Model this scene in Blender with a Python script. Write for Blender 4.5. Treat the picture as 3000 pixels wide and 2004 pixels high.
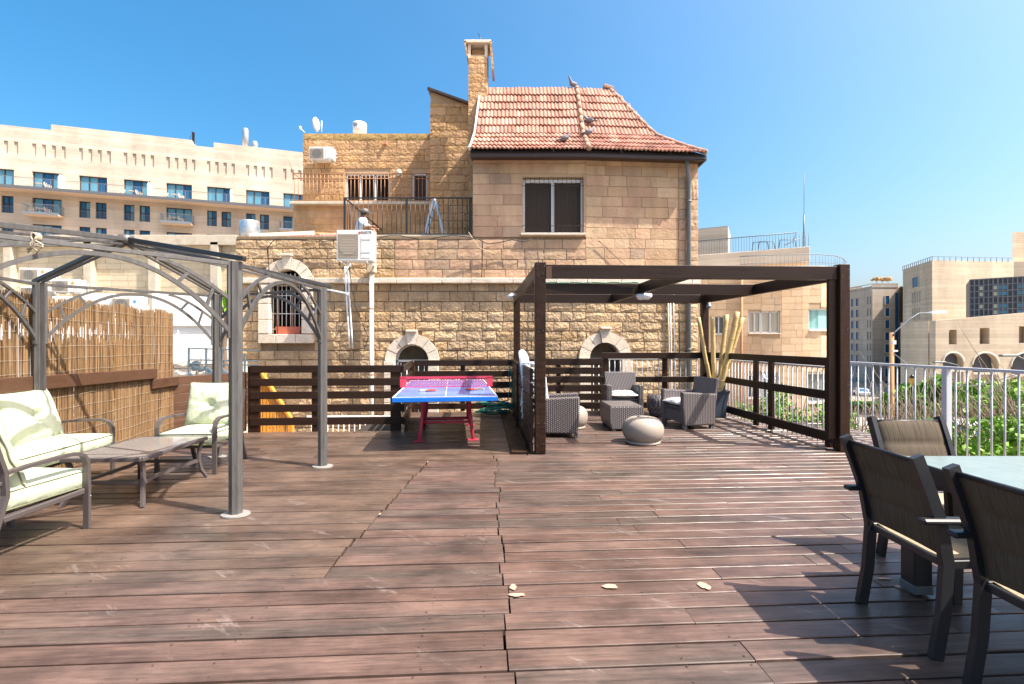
import bpy, bmesh, math, random
from mathutils import Vector, Matrix, Euler, Quaternion
for o in list(bpy.data.objects): bpy.data.objects.remove(o)
rnd = random.Random(7)
R = math.radians
SC = bpy.context.scene
COL = SC.collection
# ---------------------------------------------------------------- camera, sky, sun, exposure
F = 1420.0; HC = 1.4
cam = bpy.data.cameras.new('camera'); cam.sensor_width = 36; cam.lens = 36 * F / 3000
cam.clip_start = .05; cam.clip_end = 3000
camo = bpy.data.objects.new('camera', cam); COL.objects.link(camo)
camo.location = (0, 0, HC); camo.rotation_euler = (R(90), 0, 0); SC.camera = camo
SUN_EL, SUN_AZ = 57.0, 111.0           # azimuth clockwise from +Y
W = bpy.data.worlds.new('World'); SC.world = W; W.use_nodes = True
wn = W.node_tree.nodes; wl = W.node_tree.links
bg = wn['Background']; sky = wn.new('ShaderNodeTexSky'); sky.sky_type = 'NISHITA'
sky.sun_disc = False; sky.sun_elevation = R(SUN_EL); sky.sun_rotation = R(SUN_AZ)
sky.altitude = 700; sky.air_density = 1.0; sky.dust_density = 8.5; sky.ozone_density = 1.6
hs = wn.new('ShaderNodeHueSaturation'); hs.inputs['Saturation'].default_value = 1.5; hs.inputs['Hue'].default_value = .486
wl.new(sky.outputs[0], hs.inputs['Color']); wl.new(hs.outputs[0], bg.inputs[0]); bg.inputs[1].default_value = 0.142
sl = bpy.data.lights.new('sun', 'SUN'); sl.energy = 4.9; sl.angle = R(.53); sl.color = (1, .94, .85)
so = bpy.data.objects.new('sun', sl); COL.objects.link(so)
LDIR = Vector((math.sin(R(SUN_AZ)) * math.cos(R(SUN_EL)), math.cos(R(SUN_AZ)) * math.cos(R(SUN_EL)), math.sin(R(SUN_EL))))
so.rotation_euler = LDIR.to_track_quat('Z', 'Y').to_euler(); so.location = (20, -5, 30)
vs = SC.view_settings; vs.view_transform = 'Standard'; vs.look = 'None'; vs.gamma = 1; vs.use_curve_mapping = False
vs.exposure = 1.14
SC.cycles.max_bounces = 6; SC.cycles.transparent_max_bounces = 12
try: SC.cycles.use_denoising = True
except Exception: pass

# ---------------------------------------------------------------- helpers
def at(px, py, Y): return Vector(((px - 1500) / F * Y, Y, HC + (1002 - py) / F * Y))
def gr(px, py, z=0.0):
    Y = (HC - z) * F / (py - 1002); return Vector(((px - 1500) / F * Y, Y, z))
def V(*a): return Vector(a)
OFF = {}
def props(o, label=None, cat=None, group=None, kind=None):
    if label: o['label'] = label
    if cat: o['category'] = cat
    if group: o['group'] = group
    if kind: o['kind'] = kind
    return o
def thing(name, label, cat, loc=(0, 0, 0), group=None, kind=None):
    o = bpy.data.objects.new(name, None); COL.objects.link(o); o.location = loc; o.empty_display_size = .1
    OFF[o] = Vector(loc)
    return props(o, label, cat, group, kind)
def link(name, me, parent=None, mat=None):
    o = bpy.data.objects.new(name, me); COL.objects.link(o)
    if parent: o.parent = parent
    if mat and not me.materials: me.materials.append(mat)
    return o
def inst(name, me, mtx, parent):
    o = bpy.data.objects.new(name, me); COL.objects.link(o); o.parent = parent
    off = OFF.get(parent, Vector()); m = mtx.copy(); m.translation = m.translation - off
    o.matrix_basis = m
    OFF[o] = off
    return o
def basis(d, up=(0, 0, 1)):
    y = Vector(d).normalized(); up = Vector(up)
    x = y.cross(up)
    if x.length < 1e-5: x = y.cross(Vector((1, 0, 0)))
    x.normalize(); z = x.cross(y)
    return x, y, z
def rz(a): return Matrix.Rotation(a, 4, 'Z')
def T(v): return Matrix.Translation(Vector(v))
def S(a, b, c): return Matrix.Diagonal((a, b, c, 1))
class MB:
    def __init__(s): s.v = []; s.f = []; s.sm = []
    def add(s, vs, fs, smooth=False, m=None):
        n = len(s.v)
        for p in vs:
            p = Vector(p); s.v.append(m @ p if m else p)
        for f in fs: s.f.append([i + n for i in f]); s.sm.append(smooth)
        return s
    def box(s, c, size, m=None, bev=0.0):
        cx, cy, cz = c; a, b, d = size[0] / 2, size[1] / 2, size[2] / 2
        if bev <= 0:
            vs = [(cx + i * a, cy + j * b, cz + k * d) for i in (-1, 1) for j in (-1, 1) for k in (-1, 1)]
            fs = [(0, 1, 3, 2), (4, 6, 7, 5), (0, 4, 5, 1), (2, 3, 7, 6), (0, 2, 6, 4), (1, 5, 7, 3)]
            return s.add(vs, fs, False, m)
        e = min(bev, a * .9, b * .9, d * .9); vs = []; idx = {}
        for i in (-1, 1):
            for j in (-1, 1):
                for k in (-1, 1):
                    for ax in range(3):
                        p = [i * (a - e), j * (b - e), k * (d - e)]
                        p[ax] = (i, j, k)[ax] * (a, b, d)[ax]
                        idx[(i, j, k, ax)] = len(vs); vs.append((cx + p[0], cy + p[1], cz + p[2]))
        fs = []
        sg = (-1, 1)
        for q in sg:
            fs.append([idx[(q, j, k, 0)] for j, k in ((-1, -1), (1, -1), (1, 1), (-1, 1))][::q])
            fs.append([idx[(i, q, k, 1)] for i, k in ((-1, -1), (-1, 1), (1, 1), (1, -1))][::q])
            fs.append([idx[(i, j, q, 2)] for i, j in ((-1, -1), (1, -1), (1, 1), (-1, 1))][::q])
        for j in sg:
            for k in sg:
                fs.append([idx[(-1, j, k, 1)], idx[(1, j, k, 1)], idx[(1, j, k, 2)], idx[(-1, j, k, 2)]][::j * k])
        for i in sg:
            for k in sg:
                fs.append([idx[(i, -1, k, 2)], idx[(i, 1, k, 2)], idx[(i, 1, k, 0)], idx[(i, -1, k, 0)]][::i * k])
        for i in sg:
            for j in sg:
                fs.append([idx[(i, j, -1, 0)], idx[(i, j, 1, 0)], idx[(i, j, 1, 1)], idx[(i, j, -1, 1)]][::i * j])
                for k in sg:
                    fs.append([idx[(i, j, k, 0)], idx[(i, j, k, 1)], idx[(i, j, k, 2)]][::i * j * k])
        return s.add(vs, fs, False, m)
    def beam(s, p0, p1, w, h, up=(0, 0, 1), bev=.004):
        p0 = Vector(p0); p1 = Vector(p1); x, y, z = basis(p1 - p0, up)
        c = (p0 + p1) / 2; m = Matrix((x, y, z)).transposed().to_4x4(); m.translation = c
        return s.box((0, 0, 0), (w, (p1 - p0).length, h), m, bev)
    def tube(s, pts, r, seg=8, caps=True, smooth=True, flat=None, up=(0, 0, 1)):
        pts = [Vector(p) for p in pts]; n = len(pts); rr = r if isinstance(r, (list, tuple)) else [r] * n
        vs = []; fs = []
        px = None
        for i, p in enumerate(pts):
            d = pts[min(i + 1, n - 1)] - pts[max(i - 1, 0)]
            x, y, z = basis(d, up)
            if px is not None and x.dot(px) < 0: x, z = -x, -z
            px = x
            for k in range(seg):
                a = 2 * math.pi * k / seg
                fx, fz = (1, 1) if flat is None else flat
                vs.append(p + (x * math.cos(a) * fx + z * math.sin(a) * fz) * rr[i])
        for i in range(n - 1):
            for k in range(seg):
                k2 = (k + 1) % seg
                fs.append((i * seg + k, i * seg + k2, (i + 1) * seg + k2, (i + 1) * seg + k))
        if caps: fs.append(list(range(seg))[::-1]); fs.append([(n - 1) * seg + k for k in range(seg)])
        return s.add(vs, fs, smooth)
    def strip(s, pts, w, h, up=(0, 0, 1)):          # rectangular bar swept along pts
        pts = [Vector(p) for p in pts]; n = len(pts); vs = []; fs = []
        for i, p in enumerate(pts):
            x, y, z = basis(pts[min(i + 1, n - 1)] - pts[max(i - 1, 0)], up)
            for a, b in ((-1, -1), (1, -1), (1, 1), (-1, 1)): vs.append(p + x * a * w / 2 + z * b * h / 2)
        for i in range(n - 1):
            for k in range(4):
                k2 = (k + 1) % 4; fs.append((i * 4 + k, i * 4 + k2, i * 4 + 4 + k2, i * 4 + 4 + k))
        fs.append((3, 2, 1, 0)); fs.append([(n - 1) * 4 + k for k in range(4)])
        return s.add(vs, fs)
    def lathe(s, prof, c=(0, 0, 0), seg=24, smooth=True, m=None, rmod=None):
        vs = []; fs = []; n = len(prof)
        for i, (r, z) in enumerate(prof):
            for k in range(seg):
                a = 2 * math.pi * k / seg; q = r * (rmod(k, i) if rmod else 1)
                vs.append((c[0] + q * math.cos(a), c[1] + q * math.sin(a), c[2] + z))
        for i in range(n - 1):
            for k in range(seg):
                k2 = (k + 1) % seg
                fs.append((i * seg + k, i * seg + k2, (i + 1) * seg + k2, (i + 1) * seg + k))
        if prof[0][0] > 1e-4: fs.append(list(range(seg))[::-1])
        if prof[-1][0] > 1e-4: fs.append([(n - 1) * seg + k for k in range(seg)])
        return s.add(vs, fs, smooth, m)
    def prism(s, poly, vec, m=None):                # 3-D polygon extruded by vec
        n = len(poly); vec = Vector(vec); vs = [Vector(p) for p in poly] + [Vector(p) + vec for p in poly]
        fs = [list(range(n)), [n + i for i in range(n)][::-1]]
        for i in range(n):
            j = (i + 1) % n; fs.append((i, n + i, n + j, j)[::1])
        return s.add(vs, fs, False, m)
    def ell(s, c, r, seg=12, rings=8, m=None):
        prof = []
        for i in range(rings + 1):
            a = -math.pi / 2 + math.pi * i / rings; prof.append((max(math.cos(a), 1e-5), math.sin(a)))
        mm = T(c) @ S(*r)
        return s.lathe(prof, (0, 0, 0), seg, True, (m @ mm) if m else mm)
    def build(s, name, mat, parent=None, kind=None, local=False, label=None, fix=True):
        off = Vector() if (local or parent is None) else OFF.get(parent, Vector())
        me = bpy.data.meshes.new(name); me.from_pydata([tuple(p - off) for p in s.v], [], s.f)
        me.polygons.foreach_set('use_smooth', s.sm); me.update()
        if fix and len(s.f) < 60000:
            b = bmesh.new(); b.from_mesh(me); bmesh.ops.recalc_face_normals(b, faces=b.faces[:]); b.to_mesh(me); b.free()
        if mat: me.materials.append(mat)
        o = link(name, me, parent)
        if parent is not None: OFF[o] = OFF.get(parent, Vector())
        if kind: o['kind'] = kind
        if label: o['label'] = label
        return o
def mesh_of(mb, name, mat):
    me = bpy.data.meshes.new(name); me.from_pydata([tuple(p) for p in mb.v], [], mb.f)
    me.polygons.foreach_set('use_smooth', mb.sm); me.update()
    b = bmesh.new(); b.from_mesh(me); bmesh.ops.recalc_face_normals(b, faces=b.faces[:]); b.to_mesh(me); b.free()
    me.materials.append(mat); return me
def copy_tree(o, loc=None, rot=None, label=None, parent=None):
    c = o.copy(); COL.objects.link(c)
    if parent: c.parent = parent
    for ch in o.children: copy_tree(ch, parent=c)
    if loc is not None: c.location = loc
    if rot is not None: c.rotation_euler = rot
    if label: c['label'] = label
    return c
def lerp(a, b, t): return a + (b - a) * t

# ---------------------------------------------------------------- materials
MATS = {}
def mat(name, cols, rough=.6, nscale=3.0, bump=0.0, bscale=None, metal=0.0, spec=.5, stretch=None, rotz=0.0,
        var=0.0, island=True, mix=.5, detail=5, rvar=0.0, trans=0.0, alpha=1.0, fleck=None, coat=0.0, bdist=.02, sub=None, emit=None, grain=None, blotch=None, course=None, scuff=None, objc=False):
    """cols: list of colours; noise picks between first two, random per piece shifts over all of them."""
    if name in MATS: return MATS[name]
    m = bpy.data.materials.new(name); m.use_nodes = True; N = m.node_tree.nodes; L = m.node_tree.links
    P = N['Principled BSDF']; P.inputs['Roughness'].default_value = rough; P.inputs['Metallic'].default_value = metal
    P.inputs['Specular IOR Level'].default_value = spec
    if coat: P.inputs['Coat Weight'].default_value = coat; P.inputs['Coat Roughness'].default_value = .15
    if trans: P.inputs['Transmission Weight'].default_value = trans
    if alpha < 1: P.inputs['Alpha'].default_value = alpha
    cols = [c if isinstance(c, (tuple, list)) else (c, c, c) for c in cols]
    geo = N.new('ShaderNodeNewGeometry'); vec = N.new('ShaderNodeTexCoord').outputs['Object'] if objc else geo.outputs['Position']
    oi = N.new('ShaderNodeObjectInfo'); rv = N.new('ShaderNodeMath'); rv.operation = 'ADD'
    L.new(oi.outputs['Random'], rv.inputs[0]); L.new(geo.outputs['Random Per Island'], rv.inputs[1])
    if not island: rv.inputs[1].default_value = 0; L.remove(rv.inputs[1].links[0])
    fr = N.new('ShaderNodeMath'); fr.operation = 'FRACT'; L.new(rv.outputs[0], fr.inputs[0]); rand = fr.outputs[0]
    if stretch:
        mp = N.new('ShaderNodeMapping'); mp.inputs['Scale'].default_value = stretch; mp.inputs['Rotation'].default_value = (0, 0, rotz)
        # rotate first, then stretch: two mappings
        m0 = N.new('ShaderNodeMapping'); m0.inputs['Rotation'].default_value = (0, 0, rotz); mp.inputs['Rotation'].default_value = (0, 0, 0)
        L.new(vec, m0.inputs[0]); 
        ad = N.new('ShaderNodeVectorMath'); ad.operation = 'ADD'; cx = N.new('ShaderNodeCombineXYZ')
        ml = N.new('ShaderNodeMath'); ml.operation = 'MULTIPLY'; ml.inputs[1].default_value = 37.0
        L.new(rand, ml.inputs[0]); L.new(ml.outputs[0], cx.inputs[0]); L.new(ml.outputs[0], cx.inputs[2])
        L.new(m0.outputs[0], ad.inputs[0]); L.new(cx.outputs[0], ad.inputs[1]); L.new(ad.outputs[0], mp.inputs[0]); vec = mp.outputs[0]
    nz = N.new('ShaderNodeTexNoise'); nz.inputs['Scale'].default_value = nscale; nz.inputs['Detail'].default_value = detail
    nz.inputs['Roughness'].default_value = .62
    L.new(vec, nz.inputs['Vector'])
    cr = N.new('ShaderNodeValToRGB'); E = cr.color_ramp.elements
    while len(E) > 1: E.remove(E[-1])
    E[0].position = 0; E[0].color = (*cols[0], 1)
    for i, c in enumerate(cols[1:], 1):
        e = E.new(i / (len(cols) - 1)); e.color = (*c, 1)
    if len(cols) == 1: e = E.new(1); e.color = (*cols[0], 1)
    # factor = mix*noise + (1-mix)*random
    st = N.new('ShaderNodeMapRange'); st.inputs[1].default_value = .3; st.inputs[2].default_value = .7
    L.new(nz.outputs[0], st.inputs[0])
    mx = N.new('ShaderNodeMix'); mx.data_type = 'FLOAT'; mx.inputs[0].default_value = 1 - mix
    L.new(st.outputs[0], mx.inputs[2]); L.new(rand, mx.inputs[3])
    L.new(mx.outputs[0], cr.inputs[0]); col = cr.outputs[0]
    if var:
        hs = N.new('ShaderNodeHueSaturation'); mr = N.new('ShaderNodeMapRange'); mr.inputs[3].default_value = 1 - var; mr.inputs[4].default_value = 1 + var
        f2 = N.new('ShaderNodeMath'); f2.operation = 'MULTIPLY'; f2.inputs[1].default_value = 7.31; f3 = N.new('ShaderNodeMath'); f3.operation = 'FRACT'
        L.new(rand, f2.inputs[0]); L.new(f2.outputs[0], f3.inputs[0]); L.new(f3.outputs[0], mr.inputs[0])
        L.new(mr.outputs[0], hs.inputs['Value']); L.new(col, hs.inputs['Color']); col = hs.outputs[0]
    if fleck:                                     # (colour, scale, threshold, amount)
        fz = N.new('ShaderNodeTexNoise'); fz.inputs['Scale'].default_value = fleck[1]; fz.inputs['Detail'].default_value = 7; fz.inputs['Roughness'].default_value = .7
        L.new(vec, fz.inputs['Vector'])
        fm = N.new('ShaderNodeMapRange'); fm.inputs[1].default_value = fleck[2]; fm.inputs[2].default_value = fleck[2] + .12; fm.inputs[4].default_value = fleck[3]
        L.new(fz.outputs[0], fm.inputs[0])
        m2 = N.new('ShaderNodeMix'); m2.data_type = 'RGBA'; L.new(fm.outputs[0], m2.inputs[0]); L.new(col, m2.inputs[6]); m2.inputs[7].default_value = (*fleck[0], 1)
        col = m2.outputs[2]
    if scuff:                                     # (colour, threshold, amount): diagonal pale scrapes
        c0_ = N.new('ShaderNodeMapping'); c0_.inputs['Rotation'].default_value = (0, 0, .6); L.new(geo.outputs['Position'], c0_.inputs[0])
        c1_ = N.new('ShaderNodeMapping'); c1_.inputs['Scale'].default_value = (1.3, 5.5, 1); L.new(c0_.outputs[0], c1_.inputs[0])
        cn_ = N.new('ShaderNodeTexNoise'); cn_.inputs['Scale'].default_value = 1.3; cn_.inputs['Detail'].default_value = 9; cn_.inputs['Roughness'].default_value = .72; L.new(c1_.outputs[0], cn_.inputs['Vector'])
        cm_ = N.new('ShaderNodeMapRange'); cm_.inputs[1].default_value = scuff[1]; cm_.inputs[2].default_value = scuff[1] + .1; cm_.inputs[4].default_value = scuff[2]; L.new(cn_.outputs[0], cm_.inputs[0])
        cx_ = N.new('ShaderNodeMix'); cx_.data_type = 'RGBA'; L.new(cm_.outputs[0], cx_.inputs[0]); L.new(col, cx_.inputs[6]); cx_.inputs[7].default_value = (*scuff[0], 1); col = cx_.outputs[2]
    if course:                                    # thin joint every course[0] metres of height
        sz_ = N.new('ShaderNodeSeparateXYZ'); L.new(geo.outputs['Position'], sz_.inputs[0])
        d_ = N.new('ShaderNodeMath'); d_.operation = 'DIVIDE'; d_.inputs[1].default_value = course[0]; L.new(sz_.outputs[2], d_.inputs[0])
        f_ = N.new('ShaderNodeMath'); f_.operation = 'FRACT'; L.new(d_.outputs[0], f_.inputs[0])
        l_ = N.new('ShaderNodeMath'); l_.operation = 'LESS_THAN'; l_.inputs[1].default_value = course[1]; L.new(f_.outputs[0], l_.inputs[0])
        w_ = N.new('ShaderNodeTexWhiteNoise'); w_.noise_dimensions = '1D'; fl_ = N.new('ShaderNodeMath'); fl_.operation = 'FLOOR'; L.new(d_.outputs[0], fl_.inputs[0]); L.new(fl_.outputs[0], w_.inputs['W'])
        mm_ = N.new('ShaderNodeMapRange'); mm_.inputs[3].default_value = .9; mm_.inputs[4].default_value = 1.07; L.new(w_.outputs['Value'], mm_.inputs[0])
        ss_ = N.new('ShaderNodeMath'); ss_.operation = 'MULTIPLY_ADD'; ss_.inputs[1].default_value = -course[2]; L.new(l_.outputs[0], ss_.inputs[0]); L.new(mm_.outputs[0], ss_.inputs[2])
        gx_ = N.new('ShaderNodeMix'); gx_.data_type = 'RGBA'; gx_.blend_type = 'MULTIPLY'; gx_.inputs[0].default_value = 1
        L.new(col, gx_.inputs[6]); L.new(ss_.outputs[0], gx_.inputs[7]); col = gx_.outputs[2]
    for par in (grain, blotch):                   # (scale vector, lo, hi): multiply colour by noise
        if not par: continue
        gm = N.new('ShaderNodeMapping'); gm.inputs['Scale'].default_value = par[0]; L.new(m0.outputs[0] if stretch and par is blotch else (ad.outputs[0] if stretch else geo.outputs['Position']), gm.inputs[0])
        gn = N.new('ShaderNodeTexNoise'); gn.inputs['Scale'].default_value = 1; gn.inputs['Detail'].default_value = 6; gn.inputs['Roughness'].default_value = .65; L.new(gm.outputs[0], gn.inputs['Vector'])
        gr_ = N.new('ShaderNodeMapRange'); gr_.inputs[1].default_value = .32; gr_.inputs[2].default_value = .68; gr_.inputs[3].default_value = par[1]; gr_.inputs[4].default_value = par[2]; L.new(gn.outputs[0], gr_.inputs[0])
        gx_ = N.new('ShaderNodeMix'); gx_.data_type = 'RGBA'; gx_.blend_type = 'MULTIPLY'; gx_.inputs[0].default_value = 1
        L.new(col, gx_.inputs[6]); L.new(gr_.outputs[0], gx_.inputs[7]); col = gx_.outputs[2]
    L.new(col, P.inputs['Base Color'])
    if rvar:
        rr = N.new('ShaderNodeMapRange'); rr.inputs[3].default_value = rough - rvar; rr.inputs[4].default_value = rough + rvar
        L.new(st.outputs[0], rr.inputs[0]); L.new(rr.outputs[0], P.inputs['Roughness'])
    if bump:
        bz = N.new('ShaderNodeTexNoise'); bz.inputs['Scale'].default_value = bscale or nscale * 4; bz.inputs['Detail'].default_value = 6
        L.new(vec, bz.inputs['Vector']); bp = N.new('ShaderNodeBump'); bp.inputs['Strength'].default_value = bump; bp.inputs['Distance'].default_value = bdist
        L.new(bz.outputs[0], bp.inputs['Height']); L.new(bp.outputs[0], P.inputs['Normal'])
    if emit:
        P.inputs['Emission Color'].default_value = (*emit[0], 1); P.inputs['Emission Strength'].default_value = emit[1]
    MATS[name] = m; return m
YAW = R(3.2)
DU = Vector((math.cos(YAW), math.sin(YAW), 0)); DV = Vector((-math.sin(YAW), math.cos(YAW), 0))
m_deck = mat('deck_boards', [(.042, .03, .024), (.115, .069, .052), (.148, .092, .071), (.08, .058, .046), (.18, .12, .096)], rough=.4, spec=.4, nscale=1.0, stretch=(.9, 9, 9), rotz=-YAW,
             bump=.25, bscale=9, mix=.38, rvar=.13, fleck=((.4, .32, .27), 1.7, .65, .55), bdist=.004, grain=((4, 70, 70), .62, 1.2), blotch=((1.9, 2.6, 3), .5, 1.22), scuff=((.34, .28, .25), .6, .55))
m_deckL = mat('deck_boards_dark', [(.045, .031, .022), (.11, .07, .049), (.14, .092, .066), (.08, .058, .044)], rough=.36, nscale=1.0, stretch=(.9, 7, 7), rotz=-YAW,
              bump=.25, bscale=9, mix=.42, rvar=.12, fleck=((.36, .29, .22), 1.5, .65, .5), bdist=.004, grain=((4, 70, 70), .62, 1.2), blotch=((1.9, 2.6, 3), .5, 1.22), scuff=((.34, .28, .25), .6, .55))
m_raw = mat('raw_wood', [(.38, .24, .165), (.46, .3, .21)], rough=.7, nscale=8)
m_under = mat('deck_underside', [(.02, .015, .012), (.03, .024, .02)], rough=.9)
m_dark = mat('dark_stained_wood', [(.015, .007, .004), (.038, .0175, .0095), (.026, .012, .007)], rough=.42, spec=.22, nscale=2, stretch=(2, 2, 14), bump=.15, rvar=.1, mix=.6, bdist=.004, grain=((60, 60, 3), .55, 1.25))
m_darkh = mat('dark_stained_rail', [(.01, .0055, .0038), (.028, .015, .01), (.019, .0105, .0075)], rough=.42, spec=.22, nscale=2, stretch=(1.2, 3, 22), bump=.18, rvar=.1, mix=.6, fleck=((.11, .075, .06), 2.2, .68, .45), bdist=.004)
m_brown = mat('brown_fence_wood', [(.05, .024, .013), (.095, .046, .025), (.07, .035, .02)], rough=.5, nscale=2, stretch=(2, 2, 16), bump=.15, rvar=.1, mix=.6, fleck=((.22, .15, .11), 2, .68, .5), bdist=.004)
m_stone = mat('rough_limestone', [(.44, .27, .13), (.53, .36, .2), (.47, .33, .2), (.56, .4, .24), (.43, .31, .2), (.52, .33, .155)], rough=.95, nscale=5, bump=1.0, bscale=15, mix=.35, var=.13, spec=.1, bdist=.05, blotch=((1.6, 1.6, .5), .68, 1.15), fleck=((.24, .18, .12), 13, .62, .4))
m_ashlar = mat('dressed_limestone', [(.53, .345, .2), (.5, .335, .21), (.5, .31, .205), (.57, .4, .245), (.43, .3, .21), (.54, .335, .18)], rough=.9, nscale=4, bump=.7, bscale=14, blotch=((1.6, 1.6, .45), .74, 1.12), mix=.2, var=.11, spec=.2, bdist=.02)
m_tower = mat('golden_limestone', [(.56, .325, .14), (.5, .305, .155), (.56, .355, .195), (.49, .285, .145)], rough=.95, nscale=5, bump=.9, bscale=13, blotch=((1.4, 1.4, .4), .7, 1.14), mix=.3, var=.1, spec=.1, bdist=.06)
m_mortar = mat('mortar', [(.44, .31, .19), (.5, .36, .23)], rough=.95, nscale=9, bump=.4, spec=.1)
m_mortard = mat('dark_mortar', [(.19, .135, .085), (.28, .2, .13)], rough=.95, nscale=9, bump=.4, spec=.1)
m_trim = mat('pale_limestone_trim', [(.58, .48, .37), (.68, .59, .48), (.5, .41, .32)], rough=.85, nscale=6, bump=.45, bscale=24, mix=.6, var=.06, spec=.2)
m_tile = mat('clay_tile', [(.3, .13, .088), (.37, .18, .13), (.42, .235, .175), (.27, .11, .074)], rough=.75, nscale=6, bump=.2, mix=.3, var=.22, spec=.2, blotch=((1.2, 1.2, 1.2), .72, 1.14), fleck=((.5, .33, .26), 9, .6, .4))
m_ridge = mat('weathered_ridge_tile', [(.32, .17, .11), (.42, .26, .18), (.27, .16, .11)], rough=.85, nscale=9, bump=.4, var=.12, fleck=((.35, .31, .16), 7, .56, .7))
m_white = mat('white_paint', [(.72, .72, .71), (.8, .8, .79)], rough=.5, nscale=4, mix=.8)
m_offw = mat('aircon_casing', [(.62, .61, .58), (.7, .69, .66)], rough=.45, nscale=4, mix=.8)
m_grille = mat('aircon_grille', [(.3, .25, .19), (.36, .31, .24)], rough=.5, nscale=20)
m_black = mat('black_metal', [(.012, .012, .013), (.02, .02, .021)], rough=.4)
m_dgrey = mat('gazebo_steel', [(.06, .057, .054), (.1, .094, .088), (.13, .125, .118)], rough=.5, nscale=5, metal=.25, mix=.7, stretch=(6, 6, 1), bump=.05)
m_blackbar = mat('gazebo_black_bar', [(.018, .018, .02), (.035, .034, .034)], rough=.35)
m_plate = mat('steel_foot_plate', [(.2, .19, .17), (.28, .265, .24)], rough=.5)
m_frame = mat('taupe_metal_frame', [(.095, .08, .075), (.12, .1, .095)], rough=.42, metal=.3)
m_cush = mat('pale_green_canvas', [(.42, .46, .31), (.47, .51, .36), (.51, .54, .4)], rough=.9, nscale=3, bump=.7, bscale=11, mix=.7, spec=.2, bdist=.02)
m_pipe = mat('dark_piping', [(.13, .14, .07), (.18, .18, .1)], rough=.8)
m_glassg = mat('smoked_table_glass', [(.2, .18, .165), (.23, .21, .19)], rough=.12, spec=.6)
m_ivory = mat('ivory', [(.5, .48, .4)], rough=.5)
m_glassb = mat('frosted_table_glass', [(.15, .19, .165), (.2, .24, .21)], rough=.22, spec=.6, nscale=14, mix=.8)
m_char = mat('charcoal_chair_frame', [(.016, .016, .018), (.026, .026, .028)], rough=.4, spec=.4)
m_sling = mat('brown_sling_fabric', [(.03, .022, .014), (.1, .077, .052), (.055, .042, .028)], rough=.8, nscale=1, detail=1, objc=True, stretch=(150, 2, 4), mix=.85, spec=.2)
m_seat = mat('tan_sling_fabric', [(.3, .24, .15), (.4, .33, .22)], rough=.8, nscale=1, detail=1, objc=True, stretch=(150, 4, 2), mix=.85, spec=.2)
m_reed = mat('reed', [(.075, .043, .021), (.21, .125, .06), (.31, .205, .11), (.13, .07, .034), (.26, .17, .09), (.34, .165, .04)], rough=.8, nscale=5, mix=.25, var=.2, spec=.2, stretch=(3, 3, .6))
m_wire = mat('pale_wire', [(.42, .36, .28)], rough=.6)
m_blue = mat('blue_table_top', [(.05, .13, .4), (.09, .19, .5), (.18, .28, .55)], rough=.28, nscale=2.5, mix=.9)
m_blueE = mat('blue_table_edge', [(.0, .12, .5), (.005, .14, .55)], rough=.35)
m_red = mat('red_painted_steel', [(.5, .03, .07), (.6, .06, .1)], rough=.4, nscale=6)
m_pad = mat('red_rubber', [(.65, .05, .03), (.7, .07, .04)], rough=.6)
m_wood = mat('paddle_wood', [(.55, .38, .22), (.62, .45, .28)], rough=.6)
m_hose = mat('green_hose', [(.01, .12, .09), (.015, .16, .12)], rough=.4)
m_plas = mat('white_plastic', [(.7, .74, .78), (.76, .79, .82)], rough=.35)
m_knit = mat('sand_knit_plastic', [(.28, .235, .19), (.36, .3, .245)], rough=.6, nscale=30)
m_bamboo = mat('bamboo', [(.5, .34, .11), (.6, .43, .17), (.55, .4, .2)], rough=.5, nscale=3, stretch=(4, 4, .8), bump=.1)
m_node = mat('bamboo_node', [(.42, .27, .09), (.5, .34, .13)], rough=.6)
m_pot = mat('slate_blue_pot', [(.035, .05, .075), (.045, .062, .09)], rough=.45)
m_cream = mat('cream_cladding', [(.44, .375, .295), (.5, .43, .345), (.54, .47, .385), (.46, .39, .305)], rough=.85, nscale=.5, stretch=(.25, .25, 5), mix=.85, bump=.15, bscale=3, spec=.1, course=(.42, .09, .12), blotch=((.3, .3, .07), .8, 1.1), fleck=((.5, .36, .2), .7, .6, .5))
m_cream2 = mat('beige_cladding', [(.45, .37, .285), (.52, .43, .34), (.49, .41, .32)], rough=.85, nscale=.6, course=(.42, .09, .12), blotch=((.3, .3, .07), .8, 1.1), stretch=(.4, .4, 3), mix=.8, bump=.15, bscale=3, spec=.2)
m_slab = mat('balcony_slab', [(.6, .45, .33), (.64, .5, .38)], rough=.8)
m_grim = mat('grey_painted_rim', [(.08, .085, .1), (.1, .105, .12)], rough=.6)
m_rail = mat('grey_railing', [(.12, .135, .155), (.17, .185, .205)], rough=.5)
m_glass = mat('window_glass', [(.004, .06, .16), (.01, .1, .22)], rough=.15, spec=.4, nscale=1.2, mix=.7)
m_curt = mat('curtain_behind_glass', [(.05, .2, .32), (.12, .3, .4)], rough=.2, spec=.4, nscale=1, stretch=(5, 5, .2), mix=.9)
m_frameb = mat('dark_window_frame', [(.03, .017, .014), (.045, .025, .02)], rough=.5)
m_block = mat('concrete_block', [(.53, .43, .28), (.6, .5, .34), (.56, .48, .34)], rough=.92, nscale=4, bump=.4, bscale=30, mix=.4, var=.08, spec=.15)
m_conc = mat('concrete', [(.45, .38, .28), (.55, .48, .37), (.38, .32, .24)], rough=.9, nscale=2, bump=.3, mix=.9, spec=.2)
m_wwall = mat('whitewashed_wall', [(.66, .65, .63), (.76, .75, .73)], rough=.9, nscale=2, bump=.35, bscale=12, mix=.9, spec=.15)
m_gal = mat('galvanised_steel', [(.45, .48, .5), (.55, .58, .6)], rough=.35, metal=.7, nscale=3)
m_rust = mat('rusty_iron', [(.3, .12, .05), (.45, .24, .13), (.38, .17, .08)], rough=.8, nscale=9, mix=.8)
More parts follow.
